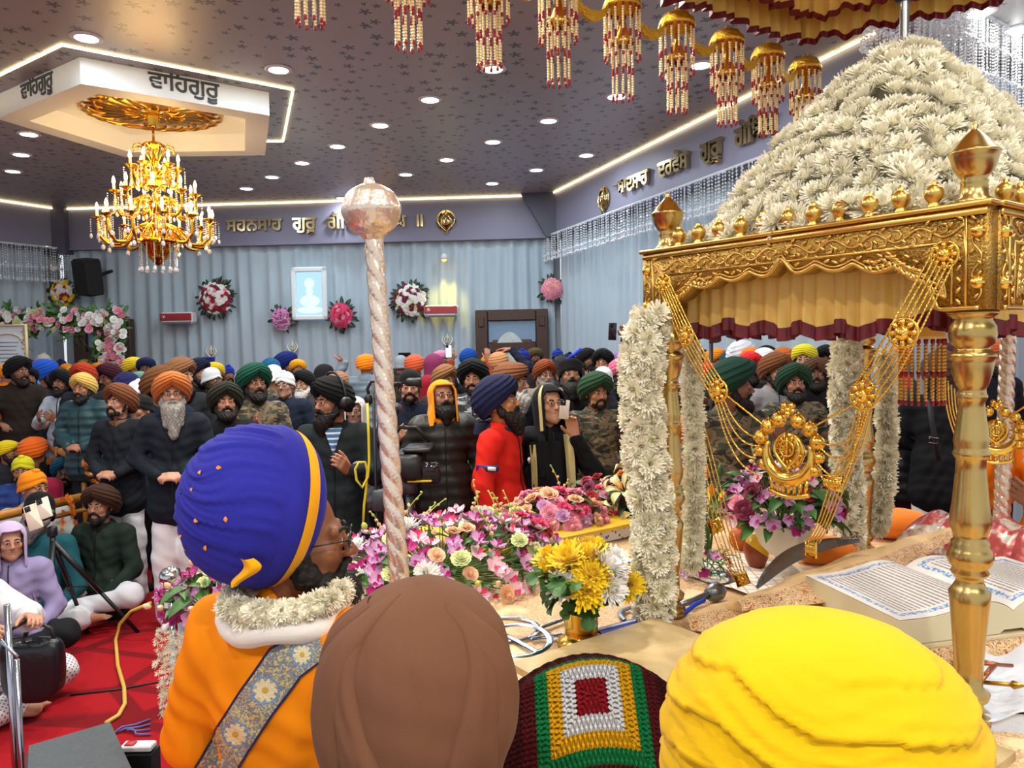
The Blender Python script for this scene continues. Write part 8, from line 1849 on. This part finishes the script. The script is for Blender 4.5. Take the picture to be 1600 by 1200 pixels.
# phone tripod
tp = thing('tripod', 'small black tripod with two cream phones standing before the seated men', 'tripod', atz(110, 1010, 0)); m_tr = mat('tripod black', '15161a', .4); hd = at(82, 838, 4.75)
b = MB(); b.tube([hd, hd+Vector((0, 0, -.12))], .018, 8); b.box(hd+Vector((0, 0, .03)), (.05, .05, .07), bev=.01); b.build('head', m_tr, tp)
for k, (px, py) in enumerate(((72, 1052), (137, 990), (216, 988))):
    e = atz(px, py, .0); b = MB(); st_ = hd+Vector((0, 0, -.03)); b.tube([st_, st_.lerp(e, .55)], .017, 8); b.tube([st_.lerp(e, .5), e], .012, 8); b.build('leg', m_tr, tp)
b = MB(); h2 = atz(137, 990, 0); m1 = hd.lerp(atz(72, 1052, 0), .55); m2 = hd.lerp(atz(216, 988, 0), .5); b.tube([m1, hd.lerp(h2, .5), m2], .007, 6); b.build('brace', m_tr, tp)
b = MB(); b.box((0, 0, 0), (.20, .03, .05), M=Matrix.Rotation(-.35, 4, 'Y'), bev=.008); MB().merge(b, Matrix.Translation(hd+Vector((-.06, -.02, .12)))).build('twin_clamp', m_tr, tp)
phone('cream phone on the left clamp of the small tripod', at(52, 808, 4.68), (.1, -1, .3), (-.35, 0, 1), 'e6d3bd', .085, .16); phone('cream phone on the right clamp of the small tripod', at(69, 794, 4.70), (.1, -1, .3), (-.35, 0, 1), 'e9dac6', .075, .13)
# wooden rails with marigold strings
m_rail = mat('honey varnished rail', 'a8712e', .3, var=.3, vscale=20)
def rail(label, P, zs, posts):
    g = thing('barrier_rail', label, 'railing', (P[0].x, P[0].y, 0)); b = MB()
    for dz, r in ((0, .035), (-.10, .018)): b.tube([p+Vector((0, 0, dz)) for p in P], r, 10)
    b.build('handrail', m_rail, g)
    for q in posts: p = P[0].lerp(P[-1], q); b = MB(); b.tube([(p.x, p.y, 0), (p.x, p.y, p.z)], .025, 8); b.build('post', m_rail, g)
    return g
r1 = [atz(-60, 640, .92), atz(40, 684, .92), atz(142, 724, .92)]; r2 = [atz(-70, 826, .74), atz(0, 806, .74), atz(150, 772, .74)]
rail('varnished rail in front of the standing crowd at the left, hung with marigolds', r1, 0, (.3, .65, .97)); rail('varnished rail behind the seated men with phones at the left', r2, 0, (.1, .95))
MG = chrys(21, .02, 26, False).mesh('marigold', [p_orange])
def mari(label, pts, n=26):
    g = thing('marigold_string', label, 'garland', pts[0], group=None); P = [np.array(p) for p in pts]; s = np.r_[0, np.cumsum([np.linalg.norm(b-a) for a, b in zip(P, P[1:])])]; r = random.Random(n)
    for q in np.linspace(0, s[-1], n):
        p = Vector([np.interp(q, s, [k[i] for k in P]) for i in range(3)]); inst('marigold', MG, g, Matrix.Translation(p-g.location) @ frame((r.gauss(0, 1), -1, r.gauss(0, .7))).to_3x3().to_4x4() @ Matrix.Scale(r.uniform(1.0, 1.5), 4))
mari('marigold string wound on the rail near the left edge', [atz(8, 668, .9), atz(18, 684, .86), atz(22, 700, .8), atz(30, 680, .93), atz(36, 700, .8)])
mari('marigold string hanging from the rail above the teal turban', [atz(75, 697, .95), atz(82, 712, .85), atz(75, 722, .8), atz(88, 716, .82), atz(84, 735, .7)])
mari('marigold string dropping along the rail beside the black jackets', [atz(110, 708, .95), atz(112, 716, .9), atz(120, 735, .78), atz(130, 748, .7), atz(133, 722, .93), atz(140, 745, .78), atz(152, 756, .72), atz(166, 756, .72)], 34)
mari('marigold string hanging from the near wooden rail by the dark green jacket', [atz(96, 780, .77), atz(106, 776, .79), atz(112, 786, .74), atz(114, 805, .62), atz(118, 822, .54)], 20)
mari('marigold string hanging behind the tripod phones', [atz(98, 800, .64), atz(99, 822, .5), atz(97, 845, .4), atz(100, 858, .3)], 14)
# floor clutter at the lower left
pv = thing('steel_stand', 'steel microphone stand at the left edge', 'stand', at(14, 1100, 2.6).xy.to_3d()); b = MB(); u = at(11, 945, 2.6); b.tube([(u.x, u.y, 0), u], .011, 8); u2 = at(26, 1030, 2.55); b.tube([(u2.x, u2.y, 0), u2], .009, 8); b.tube([at(0, 1000, 2.58), at(28, 1026, 2.55)], .006, 6); b.build('tubes', m_steel, pv)
sp = thing('monitor_case', 'dark grey padded case at the lower left corner, beside the orange tunic', 'case', atz(120, 1190, .60)); b = MB(); q = [atz(45, 1165, .62), atz(172, 1128, .62), atz(212, 1215, .62), atz(40, 1290, .62)]; b.slab([(p.x, p.y) for p in q][::-1], .50, .62); b.build('case', mat('grey vinyl', '3d464d', .55, bump=.2), sp, smooth=False)
b = MB(); q = [atz(45, 1165, .50), atz(172, 1128, .50), atz(212, 1215, .5), atz(40, 1290, .5)]; b.slab([(p.x*.98-.01, p.y*.98) for p in q][::-1], 0, .50); b.build('plinth', m_blk, sp, smooth=False)
lb = thing('switch_box', 'white topped switch box with red key beside the grey case', 'switch box', atz(215, 1165, .45)); b = MB(); c = atz(216, 1166, .47); b.box(c, (.11, .05, .02), bev=.004); b.build('white_top', m_white, lb, smooth=False); b = MB(); b.box((c.x, c.y, c.z-.25), (.12, .07, .47)); b.build('box', m_blk, lb, smooth=False); b = MB(); b.box((c.x-.025, c.y-.002, c.z+.012), (.035, .03, .008), bev=.003); b.build('red_key', mat('red key', 'c8303a', .4), lb)
g = thing('floor_cable', 'yellow cable curving over the red carpet beside the blue turban', 'cable', atz(190, 1050, .01)); b = MB(); b.tube([atz(236, 942, .25), atz(205, 955, .2), atz(187, 975, .1), atz(181, 1000, .012), atz(184, 1040, .012), atz(194, 1075, .012), atz(195, 1100, .012), atz(185, 1118, .012), atz(165, 1130, .012)], .011, 8); b.build('cable', mat('amber rubber', 'c9a448', .5), g)
g = thing('floor_cable', 'thin black cable running straight across the red carpet', 'cable', atz(180, 1080, .004)); b = MB(); b.tube([atz(110, 1086, .005), atz(180, 1078, .005), atz(245, 1066, .005), atz(330, 1050, .005)], .005, 6); b.build('cable', m_blk, g)
g = thing('floor_cable', 'tangled violet cables on the carpet beside the orange tunic', 'cable', atz(210, 1140, .005)); b = MB()
for k in range(4): b.tube([atz(175+9*k, 1148-4*k, .006), atz(190+7*k, 1136+2*k, .02), atz(212, 1132+5*k, .012), atz(235, 1124+8*k, .006)], .005, 6)
b.build('cable', mat('violet cable', '5c5a9a', .5), g)
# ================================================================== chandelier
ch = thing('chandelier', 'three tiered gold and crystal chandelier with candle bulbs under the pentagon soffit', 'chandelier', (pcx, pcy, CEIL-.05))
m_chg = mat('chandelier gold', 'e0a93a', .18, 1); m_crys = mat('clear crystal', 'f4f1ea', .05, .3, spec=1.0); m_bulb = mat('candle flame bulb', 'fff0c8', .4, emit='ffd890', es=22); m_cand = mat('candle sleeve', 'efe0b8', .4, emit='ffcf80', es=.6)
def ca(b, nm, m): return MB().merge(b, Matrix.Translation((pcx, pcy, 0))).build(nm, m, ch)
b = MB(); b.lathe([(.0001, 4.27), (.07, 4.27), (.06, 4.2), (.035, 4.12), (.03, 4.10), (.0001, 4.10)], 20); ca(b, 'ceiling_rose', m_chg)
b = MB(); b.tube([(0, 0, 4.12), (0, 0, 3.95)], .012, 8); b.lathe([(.0001, 3.97), (.03, 3.96), (.1, 3.93), (.11, 3.92), (.05, 3.91), (.02, 3.87), (.025, 3.8), (.045, 3.74), (.03, 3.68), (.03, 3.62), (.13, 3.60), (.16, 3.575), (.12, 3.55), (.05, 3.5), (.03, 3.44), (.05, 3.38), (.09, 3.33), (.05, 3.28), (.035, 3.2), (.07, 3.1), (.10, 3.02), (.16, 2.99), (.20, 2.97), (.2, 2.955), (.14, 2.93), (.13, 2.88), (.09, 2.80), (.05, 2.76), (.02, 2.73), (.0001, 2.72)], 28, flute=.03, fn=14); ca(b, 'centre_column', m_chg)
for k in range(8):
    a = k*PI/4; b = MB(); b.tube([(.03*math.cos(a)+r*math.cos(a), .03*math.sin(a)+r*math.sin(a), z) for r, z in ((0, 3.76), (.06, 3.86), (.11, 3.92), (.16, 3.90), (.17, 3.86))], .008, 6); ca(b, 'plume', m_chg)
TI = [(.53, 3.165, 3.0, 12, .0), (.375, 3.43, 3.28, 9, .2), (.22, 3.70, 3.58, 6, .5)]
cupb = MB(); cupb.lathe([(.0001, -.025), (.02, -.02), (.035, -.005), (.06, .008), (.066, .014), (.05, .012), (.0001, .004)], 16, flute=.05, fn=8); cup_me = cupb.mesh('drip_cup', [m_chg])
canb = MB(); canb.lathe([(.013, .01), (.013, .075), (.0001, .075)], 10); can_me = canb.mesh('candle', [m_cand])
bub = MB(); bub.lathe([(.006, .075), (.015, .09), (.0165, .105), (.011, .13), (.004, .15), (.0001, .156)], 10); bulb_me = bub.mesh('bulb', [m_bulb])
drb = MB()
for k in range(6): drb.ell((0, 0, -.02-.022*k), .0075, 6, 4)
drb.ell((0, 0, -.175), (.014, .014, .026), 8, 5); drop_me = drb.mesh('crystal_drop', [m_crys], False)
lgb = MB()
for k in range(13): lgb.ell((0, 0, -.018*k), .0075, 6, 4)
lgb.ell((0, 0, -.26), (.02, .02, .03), 8, 5); long_me = lgb.mesh('crystal_strand', [m_crys], False)
for R_, zc, z0, n, ph in TI:
    ab = MB(); rr = [.05, .12, .2, R_*.62, R_*.85, R_*.98, R_]; zz = [z0+.06, z0+.13, z0+.09, z0-.07, z0-.08, z0+.0, zc-.02]
    tt = np.linspace(0, 1, 7); f = np.linspace(0, 1, 26); ab.tube([(np.interp(q, tt, rr), .012*math.sin(q*9), np.interp(q, tt, zz)) for q in f], .0165 if n == 12 else .013, 8); ab.tube([(R_*.4+.06*math.cos(g), 0, z0+.02+.06*math.sin(g)) for g in np.linspace(0, 5, 14)], .009, 6)
    am = ab.mesh('arm', [m_chg])
    for k in range(n):
        a = 2*PI*k/n+ph; Rm = Matrix.Rotation(a, 4, 'Z'); L0 = Matrix.Translation((0, 0, -ch.location.z))
        inst('arm', am, ch, L0 @ Rm); Mc = L0 @ Rm @ Matrix.Translation((R_, 0, zc)); inst('drip_cup', cup_me, ch, Mc); inst('candle', can_me, ch, Mc); inst('bulb', bulb_me, ch, Mc)
        for j in range(4): g = j*PI/2; inst('crystal_drop', drop_me, ch, Mc @ Matrix.Translation((.06*math.cos(g), .06*math.sin(g), 0)))
        if n == 12: inst('crystal_strand', long_me, ch, Mc @ Matrix.Translation((-.04, 0, -.02)))
for k in range(14): a = k*2*PI/14; inst('crystal_strand', long_me, ch, Matrix.Translation((.17*math.cos(a), .17*math.sin(a), 2.94-ch.location.z)))
for z, e in ((3.35, 42), (3.72, 22), (3.0, 22)):
    L = bpy.data.lights.new('lamp_light', 'POINT'); L.energy = e; L.color = (1, .68, .3); L.shadow_soft_size = .25; o = bpy.data.objects.new('lamp_light', L); COL.objects.link(o); o.parent = ch; o.location = (0, 0, z-ch.location.z)
# ================================================================== flowers on the back wall
def wreath(name, label, px, py, rx, rz, mix_, seed, nleaf=50, bulge=.12):
    l = wall_at(px, py, BL, BR, .24); M = W_at(WB, l); g = thing(name, label, 'flower wreath', M.translation); inv = g.matrix_basis.inverted(); r = random.Random(seed); st = []
    items = [(k, s) for k, n, s in mix_ for _ in range(n)]; r.shuffle(items); N = len(items)
    for i, (k, s) in enumerate(items):
        q = math.sqrt((i+.5)/N); a = i*2.39996; x, y = rx*q*math.cos(a), rz*q*math.sin(a); p = M @ Vector((x, y, bulge*(1-q*q)+.02)); n = (M.to_3x3() @ Vector((x*1.2/rx*.6, y/rz*.6, 1))); ms = FM[k]
        inst(NAME(k), ms[i % len(ms)], g, inv @ frame(n, (r.uniform(-1, 1), .1, r.uniform(-1, 1)), p) @ Matrix.Scale(s*r.uniform(.9, 1.15), 4))
    lb = MB()
    for i in range(nleaf):
        a = r.uniform(0, 2*PI); q = r.uniform(.5, 1.02); p = M @ Vector((rx*q*math.cos(a), rz*q*math.sin(a), r.uniform(-.03, .04))); d = M.to_3x3() @ Vector((math.cos(a), math.sin(a), r.uniform(-.2, .5))); lb.merge(LF, inv @ frame(M.to_3x3() @ Vector((0, 0, 1)), d, p) @ Matrix.Scale(r.uniform(1, 1.8), 4))
    b = MB(); b.slab([(rx*.9*math.cos(a), rz*.9*math.sin(a)) for a in np.linspace(0, 2*PI, 24, endpoint=False)], -.04, .01); lb.merge(b, inv @ M); stuff(lb.build('foliage', m_dleaf, g, world=False)); return g
wreath('flower_wreath', 'round wreath of white and crimson roses left of the lit portrait', 338, 466, .26, .25, [('rose_white', 34, 1.2), ('rose_red', 14, 1.2), ('rose_wine', 20, 1.2), ('rose_pink', 6, 1.1)], 1, 70)
wreath('flower_wreath', 'round wreath of white and wine roses right of the silver mace', 641, 469, .25, .25, [('rose_white', 34, 1.2), ('rose_wine', 26, 1.2), ('carn_green', 8, 1.1)], 2, 70)
wreath('flower_bunch', 'small bunch of lilac orchids at the lower left of the lit portrait', 442, 498, .15, .17, [('orchid_magenta', 34, 1.5), ('orchid_pink', 10, 1.4), ('carn_lilac', 8, 1.1)], 3, 24)
wreath('flower_bunch', 'small bunch of coral pink roses at the lower right of the lit portrait', 534, 493, .17, .18, [('rose_hot', 34, 1.15), ('carn_red', 8, 1.1), ('rose_pink', 8, 1.1)], 4, 40)
wreath('flower_bunch', 'small bunch of pale pink roses near the right corner of the back curtain', 863, 452, .155, .155, [('rose_pink', 38, 1.15), ('rose_peach', 6, 1.1)], 5, 30)
wreath('flower_bunch', 'bunch of yellow, white and red roses below the loudspeaker', 99, 458, .18, .2, [('rose_yellow', 22, 1.2), ('rose_white', 18, 1.2), ('rose_red', 12, 1.15)], 6, 30)
# flower arch over the left doorway
AD = 11.9
fa = thing('flower_arch', 'arch of white and pink roses with green fronds at the far left doorway', 'flower arch', at(172, 600, AD).xy.to_3d()); inv = fa.matrix_basis.inverted(); r = random.Random(8); items = []
def blk(x0, x1, y0, y1, n): return [(r.uniform(x0, x1), r.uniform(y0, y1)) for _ in range(n)]
pts = blk(-40, 190, 484, 516, 120)+blk(152, 193, 516, 600, 70)+blk(152, 193, 600, 700, 30); rest = MB(); ks = ['rose_white', 'rose_white', 'carn_green', 'rose_pink', 'rose_pink', 'rose_white']
meshmb = {'rose_white': RO[0], 'rose_pink': RO[1], 'carn_green': CA[0]}
pts.sort(key=lambda q: q[1] > 590)
for i, (px, py) in enumerate(pts):
    p = at(px, py, AD-r.uniform(.12, .2)); k = r.choice(ks); M = inv @ frame((r.gauss(0, .4), -1, r.gauss(.1, .4)), (1, 0, .2), p) @ Matrix.Scale(r.uniform(1.1, 1.8), 4)
    if i < 100: inst(NAME(k), FM[k][i % len(FM[k])], fa, M)
    else: rest.mi = 0 if k == 'rose_white' else 1; q = MB(); q.mi = rest.mi; V_, Q_, T_, _, _ = meshmb[k].arrays(); q.add(V_, Q_, T_); rest.merge(q, M)
stuff(rest.build('rose_mass', [p_pure, p_pink], fa, world=False)); lb = MB()
for i in range(420):
    if i < 240: px, py = r.uniform(-40, 194), r.uniform(480, 520)
    else: px, py = r.uniform(148, 196), r.uniform(505, 640)
    if i % 9 == 0 and i < 240: px, py = r.choice((36, 126))+r.uniform(-8, 8), r.uniform(490, 530)
    lb.merge(LF3 if i % 9 == 0 else LF, inv @ frame((r.gauss(0, .5), -1, r.gauss(.2, .5)), (r.gauss(0, 1), -.2, r.gauss(0, 1) if i % 9 else -1), at(px, py, AD-.08)) @ Matrix.Scale(r.uniform(1.1, 2.0), 4))
lb.box(inv @ at(78, 500, AD), (2.3, .1, .2)); lb.box(inv @ at(172, 560, AD), (.3, .1, .9)); e_ = at(172, 700, AD); lb.box(inv @ Vector((e_.x, e_.y, .55)), (.3, .1, 1.1)); e_ = at(-30, 700, AD); lb.box(inv @ Vector((e_.x, e_.y, 1.0)), (.12, .1, 2.0))
stuff(lb.build('foliage', m_leaf, fa, world=False))
# framed notice beside the arch
nf = thing('framed_notice', 'gold arch framed white notice at the left edge below the flower arch', 'notice', at(14, 545, 11.0)); b = MB(); c = at(14, 548, 11.0)
b.box(c, (.52, .03, .70)); b.build('board', mat('white board', 'd9e4ef', .6), nf, smooth=False); b = MB()
out = [(-.27, -.36), (-.27, .36), (.27, .36), (.27, -.36)]
b.tube([(c.x+x, c.y-.02, c.z+z) for x, z in out], .028, 8, closed=True); b.tube([(c.x+.2*math.cos(a)*1.05, c.y-.02, c.z+.1+.14*abs(math.sin(a))**.8) for a in np.linspace(0, PI, 16)], .012, 6)
for k in range(40): a = random.Random(k); b.ell((c.x+a.choice((-.23, .23))+a.uniform(-.03, .03), c.y-.02, c.z+a.uniform(-.3, .33)), (.02, .01, .02), 6, 4)
b.build('gold_frame', mat('pale gilt frame', 'd8c89a', .45, .4), nf); b = MB()
for k in range(6): b.box((c.x, c.y-.018, c.z+.12-.055*k), (.3-.04*(k % 3), .004, .012))
b.build('text_lines', mat('faded ink', '8a97a8', .7), nf)
# mic pole seen through the throne
g = thing('dark_pole', 'thin dark pole standing among the crowd seen through the throne', 'pole', at(1111, 700, 7.0).xy.to_3d()); b = MB(); u = at(1111, 517, 7.0); b.tube([(u.x, u.y, 0), (u.x, u.y, u.z+.2)], .02, 8); b.build('pole', m_cam, g)
